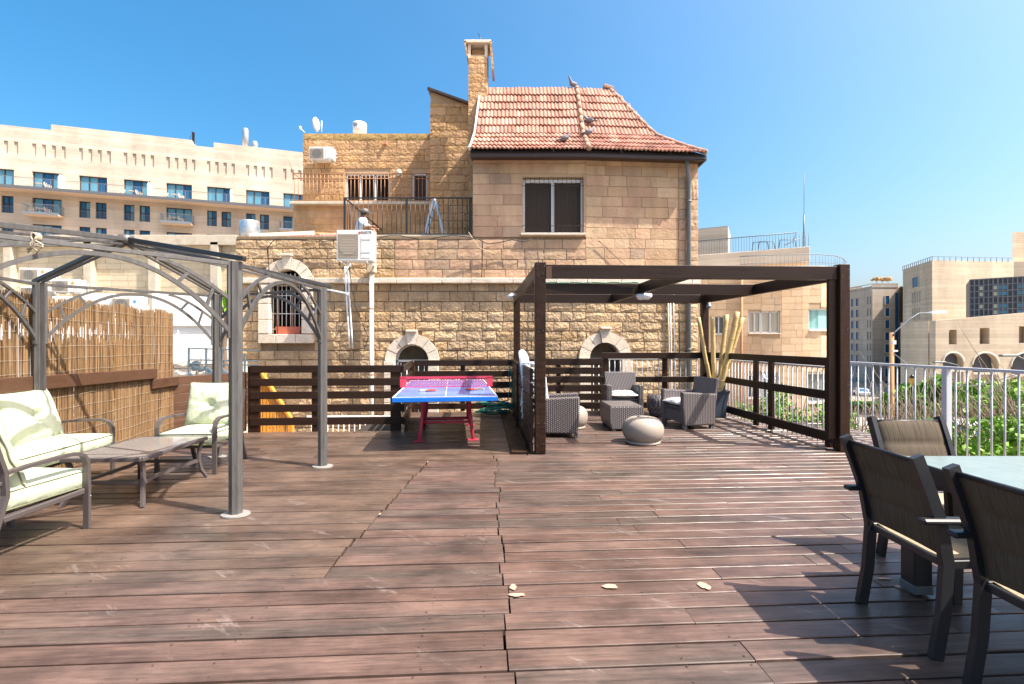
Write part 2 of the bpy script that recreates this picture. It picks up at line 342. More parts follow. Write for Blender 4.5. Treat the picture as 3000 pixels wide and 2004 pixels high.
m_wrail = mat('white_painted_rail', [(.48, .49, .52), (.56, .57, .59)], rough=.45)
m_zinc = mat('zinc_downpipe', [(.13, .14, .145), (.18, .19, .19)], rough=.5, metal=.2, nscale=4)
m_pvc = mat('cream_pvc', [(.6, .56, .5), (.66, .62, .56)], rough=.5)
m_cable = mat('cable_black', [(.02, .018, .017)], rough=.6)
m_orange = mat('orange_wood', [(.6, .24, .02), (.7, .32, .05)], rough=.55, nscale=3, stretch=(4, 4, 1))
m_wdark = mat('dark_interior', [(.006, .005, .004), (.012, .009, .008)], rough=.8, spec=.08)
m_shut = mat('brown_shutter', [(.045, .031, .022), (.07, .049, .036)], rough=.6, spec=.2, stretch=(30, 1, .2), nscale=1)
m_alu = mat('white_aluminium', [(.6, .6, .6), (.66, .66, .66)], rough=.45)
m_wick = None
m_leaf = mat('bright_leaf', [(.06, .16, .012), (.13, .27, .02), (.2, .36, .035), (.09, .22, .02)], rough=.5, nscale=3, mix=.25, var=.25, spec=.35)
m_leafd = mat('tree_leaf', [(.035, .11, .01), (.08, .2, .014), (.13, .27, .02), (.05, .15, .012)], rough=.55, nscale=.6, mix=.3, var=.25, spec=.3)
m_twig = mat('dry_twig', [(.2, .14, .1), (.3, .22, .16), (.38, .3, .23)], rough=.85, nscale=4)
m_trunk = mat('bark', [(.12, .08, .05), (.2, .14, .1)], rough=.9, nscale=8, bump=.6)
m_pole = mat('utility_pole_wood', [(.42, .22, .09), (.5, .28, .13)], rough=.8, stretch=(6, 6, .5), nscale=2)
m_ground = mat('earth_ground', [(.22, .18, .13), (.3, .25, .19), (.26, .21, .16)], rough=.95, nscale=.2, mix=.9, bump=.3)
m_asph = mat('asphalt', [(.05, .05, .052), (.075, .073, .072)], rough=.9, nscale=2, mix=.9)
m_pave = mat('pale_paving', [(.45, .4, .34), (.52, .47, .41)], rough=.9, nscale=2, mix=.8)
m_skin = mat('skin', [(.3, .16, .1), (.34, .19, .12)], rough=.6)
m_shirt = mat('light_blue_shirt', [(.5, .6, .72), (.56, .66, .76)], rough=.8)
m_cap = mat('grey_cap', [(.16, .15, .14), (.2, .19, .18)], rough=.8)
m_hair = mat('dark_hair', [(.015, .012, .01)], rough=.7)
m_pig = mat('pigeon_grey', [(.1, .1, .12), (.2, .2, .23), (.07, .07, .09)], rough=.7, nscale=14)
m_terr = mat('terracotta_planter', [(.4, .1, .05), (.46, .13, .07)], rough=.7)
m_rope = mat('pale_rope', [(.34, .28, .2), (.42, .35, .26)], rough=.9, nscale=20)
m_orangeS = mat('orange_sticker', [(.8, .3, .05)], rough=.5)
m_blueS = mat('blue_sticker', [(.05, .3, .6)], rough=.5)
m_redS = mat('red_badge', [(.65, .05, .03)], rough=.5)
m_ink = mat('black_ink', [(.02, .02, .025)], rough=.6)
m_lav = mat('white_line', [(.7, .72, .78)], rough=.4)
m_bag = mat('plastic_wrap', [(.62, .62, .6), (.72, .72, .71)], rough=.18, nscale=9, bump=.8, bscale=14, spec=.8)
m_bluef = mat('blue_grey_iron', [(.09, .13, .15), (.13, .17, .19)], rough=.5)
m_blind = mat('vertical_blinds', [(.18, .4, .4), (.28, .5, .48), (.12, .3, .3)], rough=.15, spec=.7, nscale=1, mix=.9, stretch=(9, 9, .1))
m_blindw = mat('cream_blinds', [(.46, .42, .3), (.56, .52, .4)], rough=.2, spec=.7, nscale=1, mix=.9, stretch=(9, 9, .1))
m_cafe = mat('cream_resin', [(.62, .56, .46)], rough=.5)
m_curv = mat('peach_limestone', [(.6, .42, .25), (.66, .48, .31), (.57, .39, .23), (.68, .52, .36)], rough=.85, nscale=3, bump=.25, mix=.25, var=.09, spec=.2)
m_lat = mat('dark_lattice', [(.05, .05, .06), (.08, .08, .09)], rough=.5)
m_thatch = mat('dry_thatch', [(.35, .22, .09), (.45, .3, .14)], rough=.9)
m_paint = mat('white_car_paint', [(.7, .71, .73)], rough=.2, coat=.5)
m_tyre = mat('rubber', [(.02, .02, .02)], rough=.8)
m_lampg = mat('lamp_glass', [(.7, .68, .62)], rough=.15)
m_greent = mat('green_tarp', [(.03, .22, .12), (.05, .3, .17)], rough=.5)
m_amber = mat('amber_lamp_glass', [(.8, .4, .03)], rough=.3)
m_pane = mat('brown_glass', [(.05, .038, .026), (.1, .078, .052)], rough=.12, spec=.5, nscale=2, stretch=(3, 3, .4), mix=.9)
m_pale = mat('pale_street_stone', [(.56, .44, .3), (.64, .52, .38), (.6, .48, .34)], rough=.9, nscale=.7, course=(.5, .1, .16), blotch=((.3, .3, .08), .78, 1.1), stretch=(.4, .4, 3), mix=.8, spec=.1, fleck=((.42, .31, .2), 1.2, .6, .4))
m_moss = mat('lichen_stained_stone', [(.3, .2, .07), (.42, .28, .12), (.22, .16, .07)], rough=.95, nscale=6, bump=.8, bscale=14, mix=.7, spec=.1)
m_screw = mat('screw_head', [(.03, .022, .018), (.09, .06, .04)], rough=.6)
m_screen = mat('frosted_screen', [(.45, .55, .5), (.5, .6, .55)], rough=.3)
m_gglass = mat('grey_glass', [(.1, .11, .105), (.2, .21, .19)], rough=.15, spec=.4, nscale=1, stretch=(6, 6, .2), mix=.9)
# ---------------------------------------------------------------- ground and terrace
def sheet(name, x0, x1, y0, y1, z, m, kind='structure'):
    b = MB(); b.add([(x0, y0, z), (x1, y0, z), (x1, y1, z), (x0, y1, z)], [(0, 1, 2, 3)]); o = b.build(name, m, fix=False); o['kind'] = kind; return o
sheet('ground', -700, 900, -300, 1500, -10.0, m_ground)
sheet('road', 26, 60, 20, 260, -9.98, m_asph)
sheet('pavement', 17, 26, 20, 130, -9.96, m_pave)
sheet('road_far', 30, 120, 62, 76, -9.975, m_pave)
b = MB(); b.box((0.2, -2.4, -5.1), (11.9, 20.0, 9.74)); b.box((.9, 8.62, -5.1), (6.0, 2.6, 9.74))
o = b.build('terrace_base', m_conc); o['kind'] = 'structure'
b = MB(); b.box((-8.0, 17.5, -6.4), (28, 19.2, 7.4)); o = b.build('patio', m_pave); o['kind'] = 'structure'
# deck: boards run along DU
deck = thing('deck', None, None); deck['kind'] = 'structure'
b = MB(); b.box((.2, .7, -.155), (11.2, 13.3, .05), rz(YAW)); b.box((.9, 8.9, -.16), (6.2, 2.2, .05), rz(YAW))
sub = b.build('substructure', m_under, deck)
def plank_mesh(name, m):
    e, h = .024, .12; b = MB(); vs = []
    prof = [(-.5, -1), (.5, -1), (.5, -h), (.5 - e, 0), (-.5 + e, 0), (-.5, -h)]
    for x in (-.5, .5): vs += [(x, p, q) for p, q in prof]
    n = 6; fs = [list(range(n)), [n + i for i in range(n)][::-1]] + [(i, (i + 1) % n, n + (i + 1) % n, n + i) for i in range(n)]
    b.add(vs, fs); return mesh_of(b, name, m)
PM, PML = plank_mesh('plank', m_deck), plank_mesh('plank_dark', m_deckL)
def board(u0, u1, v, w, dark):
    if u1 - u0 < .08: return
    c = DU * ((u0 + u1) / 2) + DV * v
    m = T((c.x, c.y, rnd.uniform(-.003, .0015))) @ rz(YAW + rnd.uniform(-.0007, .0007)) @ Matrix.Rotation(rnd.uniform(-.012, .012), 4, 'X') @ S(u1 - u0, w, .028)
    inst('plank', PML if dark else PM, m, deck)
def uo(x, v): return (x + v * math.sin(YAW)) / math.cos(YAW)
PW = .1455
i = 0; v = 1.12
while v < 9.85:
    g = .011 + rnd.random() * .005; w = PW - g
    d = v
    xl = -5.05 - .22 * (d - 5.46) if d > 3 else -5.4
    rows = []
    s2 = -.0 - (d - 1.984) * .052 + rnd.uniform(-.028, .022)
    s1 = -1.114 + (d - 3.165) * .055 + rnd.uniform(-.01, .01)
    xr = 5.5 if d < 8.2 else 4.25
    if d > 7.72: xl = -1.9 - (d - 7.7) * .13
    if d < 2.95: rows += [(xl, s2, False)]
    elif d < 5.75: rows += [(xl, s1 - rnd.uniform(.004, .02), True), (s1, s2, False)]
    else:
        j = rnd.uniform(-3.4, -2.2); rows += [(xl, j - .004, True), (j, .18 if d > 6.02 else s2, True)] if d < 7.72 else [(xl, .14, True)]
    a = s2 + rnd.uniform(.004, .014) if d < 6.02 else .2
    joints = []
    x = a + rnd.uniform(.9, 2.4)
    while x < xr - .7: joints.append(x); x += rnd.uniform(1.6, 2.6)
    for j in joints + [xr]:
        rows.append((a, j - .002, False)); a = j + .002
    for x0, x1, dk in rows: board(uo(x0, v), uo(x1, v), v, w, dk)
    v += PW; i += 1
# plank fence corner at the back left
for k in range(12):
    v = 7.78 + k * PW; board(uo(-5.75 + .02 * k, v), uo(-4.3 - .055 * k, v), v, PW - .007, True)
b = MB(); b.prism([(-5.75, 7.55, -9.9), (-4.25, 7.55, -9.9), (-4.95, 9.45, -9.9), (-5.3, 9.45, -9.9)], (0, 0, 9.72)); o = b.build('terrace_base', m_conc); o['kind'] = 'structure'
PN = [0]
def patch(px, py, sx, sy, n=15):
    c = gr(px, py); pts = []; PN[0] = (PN[0] + 1) % 4
    for k in range(n):
        a = 2 * math.pi * k / n; q = rnd.uniform(.72, 1.1); pts.append((c.x + math.cos(a) * sx * q, c.y + math.sin(a) * sy * q, .0045 + .0008 * PN[0]))
    b = MB(); b.add(pts, [list(range(n))]); b.build('bare_patch', m_raw, deck, fix=False)
patch(1504, 1722, .023, .035); patch(1512, 1745, .052, .02); patch(1786, 1721, .05, .026); patch(2060, 1716, .03, .04); patch(2072, 1722, .022, .03); patch(2590, 1697, .05, .012); patch(2640, 1722, .035, .016)
for a, b_ in ((1253, 1354), (1113, 1507)): patch(a, b_, .008, .03)
b = MB(); rs = random.Random(21)                      # screw heads, two per board on every joist
v = 1.12
while v < 6.6:
    for k in range(-9, 10):
        for dv in (-.045, .045):
            if rs.random() < .25: continue
            c = DU * (k * .58 + rs.uniform(-.02, .02) + (.29 if k % 2 else 0)) + DV * (v + dv + rs.uniform(-.008, .008)); r = rs.uniform(.0035, .006)
            b.add([c + V(r * math.cos(a_ * 1.047), r * math.sin(a_ * 1.047), .0035) for a_ in range(6)], [list(range(6))])
    v += PW
o = b.build('screws', m_screw, deck, fix=False); o['kind'] = 'stuff'

# ---------------------------------------------------------------- stone work
def stone_mesh(seed, rough, m, nu=5, nz=4):
    q = random.Random(seed); b = MB(); vs = []; fs = []
    for j in range(nz):
        for i in range(nu):
            u = -.5 + i / (nu - 1); z = -.5 + j / (nz - 1); edge = i in (0, nu - 1) or j in (0, nz - 1)
            if 0 < i < nu - 1: u += q.uniform(-.05, .05) * (0 if not rough else 1)
            if 0 < j < nz - 1: z += q.uniform(-.06, .06) * (0 if not rough else 1)
            if edge:
                u *= 1 + q.uniform(-.02, .012) * (1 if rough else .3); z *= 1 + q.uniform(-.045, .015) * (1 if rough else .3)
            y = (-q.uniform(0, .3) * rough if edge else -q.uniform(.15, 1.0) * rough) - (0 if not edge else 0)
            vs.append((u, y, z))
    for j in range(nz - 1):
        for i in range(nu - 1): fs.append((j * nu + i, j * nu + i + 1, (j + 1) * nu + i + 1, (j + 1) * nu + i))
    ring = [i for i in range(nu)] + [j * nu + nu - 1 for j in range(1, nz)] + [(nz - 1) * nu + i for i in range(nu - 2, -1, -1)] + [j * nu for j in range(nz - 2, 0, -1)]
    n = len(vs); vs += [(vs[k][0], 1.0, vs[k][2]) for k in ring]
    for k in range(len(ring)):
        k2 = (k + 1) % len(ring); fs.append((ring[k], n + k, n + k2, ring[k2]))
    b.add(vs, fs); return mesh_of(b, 'stone', m)
ROUGH = [stone_mesh(s, .62, m_stone) for s in range(7)]
SEMI = [stone_mesh(40 + s, .35, m_ashlar) for s in range(5)]
SMOO = [stone_mesh(60 + s, .07, m_ashlar, 4, 3) for s in range(3)]
GOLD = [stone_mesh(80 + s, .4, m_tower) for s in range(5)]
BLOC = [stone_mesh(100 + s, .06, m_block, 3, 3) for s in range(2)]
PEACH = [stone_mesh(120 + s, .05, m_curv, 3, 3) for s in range(2)]
def cuts_at(holes, za, zb):
    zm = (za + zb) / 2; out = []
    for h in holes:
        if zb <= h['z0'] + .02: continue
        if h.get('r'):
            zs = h['zs']
            if zm < zs: out.append((h['u'] - h['r'], h['u'] + h['r']))
            elif zm < zs + h['r']: q = math.sqrt(h['r'] ** 2 - (zm - zs) ** 2); out.append((h['u'] - q, h['u'] + q))
        elif za < h['z1'] - .02: out.append((h['u0'], h['u1']))
    return sorted(out)
def lay(O, U, N, u0, u1, z0, z1, ch, ln, holes=(), joint=.012, depth=.05, proud=.03, seedjit=.01, q=rnd):
    """-> list of (matrix) for stones; local mesh: x along U, y into wall, z up."""
    out = []; O = Vector(O); U = Vector(U); N = Vector(N); M3 = Matrix((U, -N, Vector((0, 0, 1)))).transposed().to_4x4()
    z = z0
    while z < z1 - .03:
        h = min(ch * q.uniform(.93, 1.07), z1 - z)
        if z1 - z - h < .08: h = z1 - z
        segs = []; a = u0
        for c0, c1 in cuts_at(holes, z, z + h):
            if c0 > a + .02: segs.append((a, min(c0, u1)))
            a = max(a, c1)
        if a < u1: segs.append((a, u1))
        for s0, s1 in segs:
            a = s0 - (q.uniform(0, ln) if s0 == u0 and False else 0)
            while a < s1 - .01:
                l = ln * q.uniform(.65, 1.45)
                if s1 - (a + l) < ln * .42: l = s1 - a
                b0, b1 = max(a, s0), min(a + l, s1)
                m = M3.copy(); m.translation = O + U * ((b0 + b1) / 2) + Vector((0, 0, z + h / 2)) + N * (.0 + q.uniform(0, seedjit))
                out.append(m @ S(b1 - b0 - joint, depth, h - joint))
                a += l
        z += h
    return out
def place_stones(mats, meshes, parent, limit=300, name='stone'):
    """the largest as objects, the rest joined as one stuff part"""
    def size(m): return -(m.col[0].length * m.col[2].length) / max(m.translation.y, 1) ** 2
    mats = sorted(mats, key=size); n = 0
    for m in mats[:limit]: inst(name, rnd.choice(meshes), m, parent)
    rest = mats[limit:]
    if rest:
        vs = []; fs = []; off = OFF.get(parent, Vector())
        data = [([v.co.copy() for v in me.vertices], [list(p.vertices) for p in me.polygons]) for me in meshes]
        for m in rest:
            a, f = rnd.choice(data); k = len(vs); vs += [tuple((m @ p) - off) for p in a]; fs += [[i + k for i in q] for q in f]
        me = bpy.data.meshes.new(name + 's'); me.from_pydata(vs, [], fs); me.update(); me.materials.append(meshes[0].materials[0])
        o = link(name + 's_beyond', me, parent); o['kind'] = 'stuff'
    return len(mats)
def backing(O, U, N, u0, u1, z0, z1, rects, thick=.3, back=.018):
    """wall core as a grid of boxes that leaves the openings free"""
    us = sorted({u0, u1, *[max(u0, min(u1, r[k])) for r in rects for k in (0, 1)]}); zs = sorted({z0, z1, *[max(z0, min(z1, r[k])) for r in rects for k in (2, 3)]})
    O = Vector(O); U = Vector(U); N = Vector(N); b = MB(); M3 = Matrix((U, -N, Vector((0, 0, 1)))).transposed().to_4x4(); M3.translation = O
    for i in range(len(us) - 1):
        for j in range(len(zs) - 1):
            um, zm = (us[i] + us[i + 1]) / 2, (zs[j] + zs[j + 1]) / 2
            if us[i + 1] - us[i] < 1e-4 or zs[j + 1] - zs[j] < 1e-4: continue
            if any(r[0] < um < r[1] and r[2] < zm < r[3] for r in rects): continue
            b.box((um, back + thick / 2, zm), (us[i + 1] - us[i], thick, zs[j + 1] - zs[j]), M3)
    return b
class Fr:                                   # a wall frame: (u, depth into wall, z)
    def __init__(s, O, U, N):
        s.O = Vector(O); s.U = Vector(U).normalized(); s.N = Vector(N).normalized()
        s.m = Matrix((s.U, -s.N, Vector((0, 0, 1)))).transposed().to_4x4(); s.m.translation = s.O
    def p(s, u, d, z): return s.m @ Vector((u, d, z))
def arch_set(fr, parent, u, ri, ro, zs, zb, m, n=9, keyh=.05, depth=.16, proud=.05):
    """voussoirs, keystone and jamb stones round an arched opening"""
    for k in range(n):
        a0, a1 = math.pi * k / n + .012, math.pi * (k + 1) / n - .012
        key = k == n // 2; r2 = ro + (keyh if key else rnd.uniform(-.01, .015)); pr = -(proud + (.045 if key else rnd.uniform(0, .012)))
        poly = []
        for a in (a0, (a0 + a1) / 2, a1): poly.append((u + ri * math.cos(a), pr, zs + ri * math.sin(a)))
        for a in (a1, (a0 + a1) / 2, a0):
            rr = r2 if not key else r2 / math.cos(a - math.pi / 2)
            poly.append((u + rr * math.cos(a), pr, zs + rr * math.sin(a)))
        b = MB(); b.prism(poly, (0, depth - pr + .1, 0), fr.m); b.build('keystone' if key else 'arch_stone', m, parent)
    if keyh:
        b = MB(); b.box((u, -(proud + .03), zs + ro + keyh + .03), (.27, .16, .055), fr.m, .012); b.build('keystone_cap', m, parent)
    z = zs
    while z > zb + .02:
        h = min(rnd.uniform(.3, .48), z - zb)
        for s in (-1, 1):
            w = ro - ri; b = MB(); b.box((u + s * (ri + w / 2), .05 - (proud + rnd.uniform(0, .01)) / 2, z - h / 2), (w, .32 + proud, h - .012), fr.m, .008); b.build('jamb_stone', m, parent)
        z -= h

# ---------------------------------------------------------------- the stone house
house = thing('stone_house', 'weathered limestone house with red tiled mansard roof behind the terrace', 'house', (0, 12, -2.6))
XA, XB = -6.84, 1.83; BA = R(4.6)
frA = Fr((0, 12, 0), (1, 0, 0), (0, -1, 0)); frB = Fr((XB, 12, 0), (math.cos(BA), math.sin(BA), 0), (math.sin(BA), -math.cos(BA), 0)); LB = 2.87
W1 = dict(u=-5.545, r=.655, z0=1.36, zs=2.8); A1 = dict(u=-2.47, r=.663, z0=-2.6, zs=.93); A2 = dict(u=2.307 - XB, r=.655, z0=-2.6, zs=1.0)
WIN = dict(u0=.26, u1=1.78, z0=4.07, z1=5.5)
rA = [(-5.945, -5.145, 1.585, 3.2), (-2.887, -2.053, -2.6, 1.35), (.27, 1.765, 4.08, 5.49)]
rB = [(A2['u'] - .39, A2['u'] + .39, -2.6, 1.39)]
wallA = backing(frA.O, frA.U, frA.N, XA, XB, -2.6, 4.0, rA[:2]).build('wall', m_mortard, house)
wallU = backing(frA.O, frA.U, frA.N, -.97, XB, 4.0, 6.1, rA[2:]).build('upper_wall', m_mortar, house)
bb = backing(frB.O, frB.U, frB.N, 0, LB, -2.6, 6.1, rB)
bb.box((LB - .15, 2.5, 1.75), (.3, 5, 8.7), frB.m)
wallB = bb.build('side_wall', m_mortar, house)
b = MB(); b.box((-2.5, 14.1, .7), (8.68, 3.1, 6.58)); b.build('wall_core', m_mortard, house)       # body of the lower wing
q1 = lay(frA.O, frA.U, frA.N, XA, XB, -1.2, 2.84, .243, .45, [W1, A1], depth=.05, joint=.017)
q2 = lay(frA.O, frA.U, frA.N, XA, -2.9, 2.97, 3.94, .243, .46, [W1], depth=.05, joint=.017)
q3 = lay(frA.O, frA.U, frA.N, -2.9, XB, 2.97, 3.94, .243, .46, [], depth=.045)
q4 = lay(frA.O, frA.U, frA.N, -.97, XB, 4.0, 6.05, .255, .55, [WIN], depth=.04, seedjit=.003, joint=.007)
q5 = lay(frB.O, frB.U, frB.N, 0, LB, -1.0, 2.84, .243, .45, [A2], depth=.05, joint=.017)
q6 = lay(frB.O, frB.U, frB.N, 0, LB - .5, 2.97, 6.05, .255, .55, [], depth=.04, seedjit=.003, joint=.007)
q7 = lay(frB.O, frB.U, frB.N, LB - .5, LB + .01, 2.97, 6.05, .255, .3, [], depth=.05)
def split(lst, n): lst = sorted(lst, key=lambda m: abs(m.translation.z - 1.9)); return lst[:n], lst[n:]
place_stones(q1, ROUGH, wallA, 110); place_stones(q2, ROUGH, wallA, 26); place_stones(q3, SEMI, wallA, 34)
place_stones(q4, SMOO, wallU, 50); place_stones(q5, ROUGH, wallB, 34); place_stones(q6, SMOO, wallB, 34); place_stones(q7, SEMI, wallB, 12)
b = MB(); b.box((-3.9, .1, 3.98), (5.84, .24, .08), frA.m, .01); b.build('wall_coping', m_mortard, house)
x = XA
while x < XB:
    l = min(rnd.uniform(.7, 1.2), XB - x); b = MB(); b.box((x + l / 2, -.01 - rnd.uniform(0, .006), 2.905), (l - .008, .3, .125), frA.m, .012); b.build('string_course', m_trim, house); x += l
x = 0
while x < LB - .05:
    l = min(rnd.uniform(.7, 1.2), LB - x); b = MB(); b.box((x + l / 2, -.01, 2.905), (l - .008, .3, .125), frB.m, .012); b.build('string_course', m_trim, house); x += l
# arched window on the left
w = thing('window', None, None); w.parent = house; w.location = (0, 0, 0); OFF[w] = OFF[house]; w['label'] = 'arched window with iron bars and red planter'
arch_set(frA, w, -5.545, .4, .66, 2.8, 1.6, m_trim)
for k, (a, c) in enumerate(((-6.21, -5.78), (-5.78, -5.3), (-5.3, -4.88))):
    b = MB(); b.box(((a + c) / 2, .02, 1.48), (c - a - .01, .36, .22), frA.m, .01); b.build('sill_stone', m_trim, w)
b = MB(); b.box((-5.545, .34, 2.4), (.86, .04, 1.75), frA.m); b.build('pane', m_wdark, w)
b = MB(); b.box((-5.545, .26, 2.33), (.03, .05, 1.5), frA.m); b.box((-5.545, .26, 2.83), (.8, .05, .06), frA.m)
for s in (-1, 1): b.box((-5.545 + s * .37, .25, 2.4), (.06, .06, 1.6), frA.m)
b.build('frame', m_rust, w)
for k in range(8): b = MB(); b.tube([frA.p(-5.92 + k * .107, .03, 1.62), frA.p(-5.92 + k * .107, .03, 3.1 if 0 < k < 7 else 2.85)], .009, 6); b.build('bar', m_alu, w)
for z in (1.72, 2.1, 2.55, 2.8): b = MB(); b.tube([frA.p(-5.95, .02, z), frA.p(-5.14, .02, z)], .009, 6); b.build('bar', m_alu, w)
b = MB(); b.prism([(-5.86, .0, 1.78), (-5.23, .0, 1.78), (-5.26, .0, 1.6), (-5.83, .0, 1.6)], (0, .17, 0), frA.m); b.build('planter_box', m_terr, w)
# two low arches
for fr, h, ri, nm in ((frA, A1, .417, 'left'), (frB, A2, .39, 'right')):
    w = thing('window', None, None); w.parent = house; OFF[w] = OFF[house]; w['label'] = 'low arched window behind the slatted fence'
    arch_set(fr, w, h['u'], ri, .66, h['zs'], -1.0, m_trim, n=7)
    poly = [(h['u'] + (ri + .02) * math.cos(math.pi * k / 14), .2, h['zs'] + (ri + .02) * math.sin(math.pi * k / 14)) for k in range(15)] + [(h['u'] - ri, .2, -1), (h['u'] + ri, .2, -1)]
    b = MB(); b.prism(poly, (0, .02, 0), fr.m); b.build('pane', m_pane, w)
    b = MB(); b.tube([fr.p(h['u'] + ri * .97 * math.cos(math.pi * k / 14), .15, h['zs'] + ri * .97 * math.sin(math.pi * k / 14)) for k in range(15)], .028, 6)
    b.box((h['u'], .15, h['zs']), (2 * ri, .05, .05), fr.m); b.box((h['u'] - ri * .96, .15, -.0), (.05, .05, 1.9), fr.m); b.box((h['u'] + ri * .96, .15, -.0), (.05, .05, 1.9), fr.m)
    b.build('frame', m_alu if nm == 'left' else m_frame, w)
    for k in range(5): b = MB(); b.tube([fr.p(h['u'] - ri * .7 + k * ri * .35, .06, -.9), fr.p(h['u'] - ri * .7 + k * ri * .35, .06, h['zs'] - .05)], .011, 6); b.build('bar', m_alu, w)
# upstairs window
w = thing('window', None, None); w.parent = house; OFF[w] = OFF[house]; w['label'] = 'upstairs sliding window with brown shutters and iron grille'
for u0, u1 in ((.31, .985), (1.05, 1.73)):
    b = MB(); b.box(((u0 + u1) / 2, .2, 4.76), (u1 - u0, .02, 1.26), frA.m); b.build('pane', m_shut, w)
b = MB(); b.box((1.018, .19, 4.78), (1.5, .07, .06), T((0, 12, 0)) @ T((0, 0, .64)) @ S(1, 1, 1)); b.v = []; b.f = []; b.sm = []
for c, sz in (((1.018, .17, 5.43), (1.49, .07, .08)), ((1.018, .17, 4.12), (1.49, .07, .05)), ((.295, .17, 4.77), (.055, .07, 1.3)), ((1.742, .17, 4.77), (.055, .07, 1.3)), ((1.018, .16, 4.77), (.075, .07, 1.26))): b.box(c, sz, frA.m, .004)
b.build('frame', m_alu, w)
b = MB(); b.box((1.018, .3, 4.78), (1.56, .02, 1.5), frA.m); b.build('backing', m_wdark, w)
for k in range(13): b = MB(); b.tube([frA.p(.34 + k * .113, .0, 4.1), frA.p(.34 + k * .113, .0, 5.47)], .006, 5); b.build('bar', m_black, w)
for z in (4.28, 5.27): b = MB(); b.tube([frA.p(.25, .0, z), frA.p(1.79, .0, z)], .007, 5); b.build('bar', m_black, w)
b = MB(); b.box((1.018, .04, 4.055), (1.6, .3, .05), frA.m, .006); b.build('sill', m_trim, w)
# roof: curved profile (back distance, height); plane A flat, plane B turned
prof = [(-.42, 6.0), (-.2, 6.16), (.06, 6.36), (.32, 6.58), (.58, 6.8), (.775, 7.1), (.97, 7.4), (1.17, 7.7), (1.37, 8.0), (1.57, 8.3), (1.78, 8.6)]
def roofpt(x, j, t=0.0):
    a = prof[j]; y, z = a
    if j < len(prof) - 1: y, z = lerp(prof[j][0], prof[j + 1][0], t), lerp(prof[j][1], prof[j + 1][1], t)
    yy = 12 + y + (max(0, x - XB) * math.tan(BA)); return Vector((x, yy, z))
hipx = [4.74, 4.52, 4.28, 4.04, 3.8, 3.6, 3.44, 3.28, 3.12, 2.96, 2.8]
roof = thing('roof', None, None); roof.parent = house; OFF[roof] = OFF[house]
xl = lambda j: lerp(-1.0, -.87, j / 10)
b = MB()
for j in range(10):
    for x0, x1, y0, y1 in ((xl(j), XB, xl(j + 1), XB), (XB, hipx[j], XB, hipx[j + 1])):
        n = len(b.v); b.add([roofpt(x0, j) - V(0, 0, .06), roofpt(x1, j) - V(0, 0, .06), roofpt(y1, j + 1) - V(0, 0, .06), roofpt(y0, j + 1) - V(0, 0, .06)], [(0, 1, 2, 3)])
    # right hip end and back slope
    e0, e1 = roofpt(hipx[j], j), roofpt(hipx[j + 1], j + 1)
    b.add([e0 - V(0, 0, .05), e0 + V(0, 5, -.05), e1 + V(0, 4.0, -.05), e1 - V(0, 0, .05)], [(0, 1, 2, 3)])
b.add([roofpt(xl(10), 10), roofpt(hipx[10], 10), roofpt(hipx[10], 10) + V(0, 2.5, -2.4), roofpt(xl(10), 10) + V(0, 2.5, -2.4)], [(0, 1, 2, 3)])
b.add([roofpt(xl(j), j) + V(-.0, 0, -.06) for j in range(11)] + [V(-.9, 16.2, 6.2), V(-.9, 11.9, 5.95)], [list(range(13))])
b.build('roof_deck', m_under, roof, fix=False)
# tile mesh: two rolls, sized 1 x 1
tb = MB(); nseg = 10; vs = []; fs = []
for s_, (ly, lift) in enumerate(((0, .045), (1.0, 0.0))):
    for i in range(nseg + 1):
        u = -.5 + i / nseg; ph = (u + .5) * 2 * math.pi * 2
        z = .02 * (1 - math.cos(ph)) / 2 * 1.5 + lift
        vs.append((u, ly, z))
for i in range(nseg + 1): vs.append((vs[i][0], 0.0, vs[i][2] - .035))
for i in range(nseg): fs.append((i, i + 1, nseg + 1 + i + 1, nseg + 1 + i)); fs.append((i, 2 * nseg + 2 + i, 2 * nseg + 2 + i + 1, i + 1))
tb.add(vs, fs); TILE = mesh_of(tb, 'tile', m_tile)
cnt = 0
for j in range(10):
    for x0, x1, h0, h1 in ((xl(j), XB - .03, 0, 0), (XB + .06, hipx[j], 1, 1)):
        x = x0; tw = .205
        while x < x1 - .04:
            xa, xb = x, min(x + tw, x1)
            top_lim = hipx[j + 1] + .12 if h0 else 99
            if (xa + xb) / 2 < top_lim + .04:
                p0 = roofpt((xa + xb) / 2, j); p1 = roofpt((xa + xb) / 2, j + 1); d = p1 - p0
                ux = Vector((1, math.tan(BA) if h0 else 0, 0)).normalized(); ny = d.normalized(); nn = ux.cross(ny).normalized()
                m = Matrix((ux, ny, nn)).transposed().to_4x4(); m.translation = p0 + nn * rnd.uniform(.0, .008) - ny * .03
                inst('tile', TILE, m @ Matrix.Rotation(rnd.uniform(-.03, .03), 4, 'Z') @ Matrix.Rotation(rnd.uniform(-.025, .025), 4, 'X') @ S((xb - xa) * 1.01, d.length + .07, 1), roof); cnt += 1
            x += tw
def ridge(pts, r, nm='ridge_tile'):
    pts = [Vector(p) for p in pts]
    L = [0]
    for i in range(1, len(pts)): L.append(L[-1] + (pts[i] - pts[i - 1]).length)
    def P(s):
        for i in range(1, len(pts)):
            if s <= L[i] + 1e-6: return lerp(pts[i - 1], pts[i], (s - L[i - 1]) / (L[i] - L[i - 1]))
        return pts[-1]
    s = 0
    while s < L[-1] - .1:
        e = min(s + .36, L[-1]); b = MB(); b.tube([P(s), P((s + e) / 2), P(e)], [r * 1.12, r, r * .88], 10, True); b.build(nm, m_ridge, roof); s = e - .03
ridge([roofpt(XB + .01, j) + V(0, -.02, .03) for j in range(0, 11)], .066)
ridge([roofpt(hipx[j], j) + V(0, 0, .03) for j in range(0, 11)], .06)
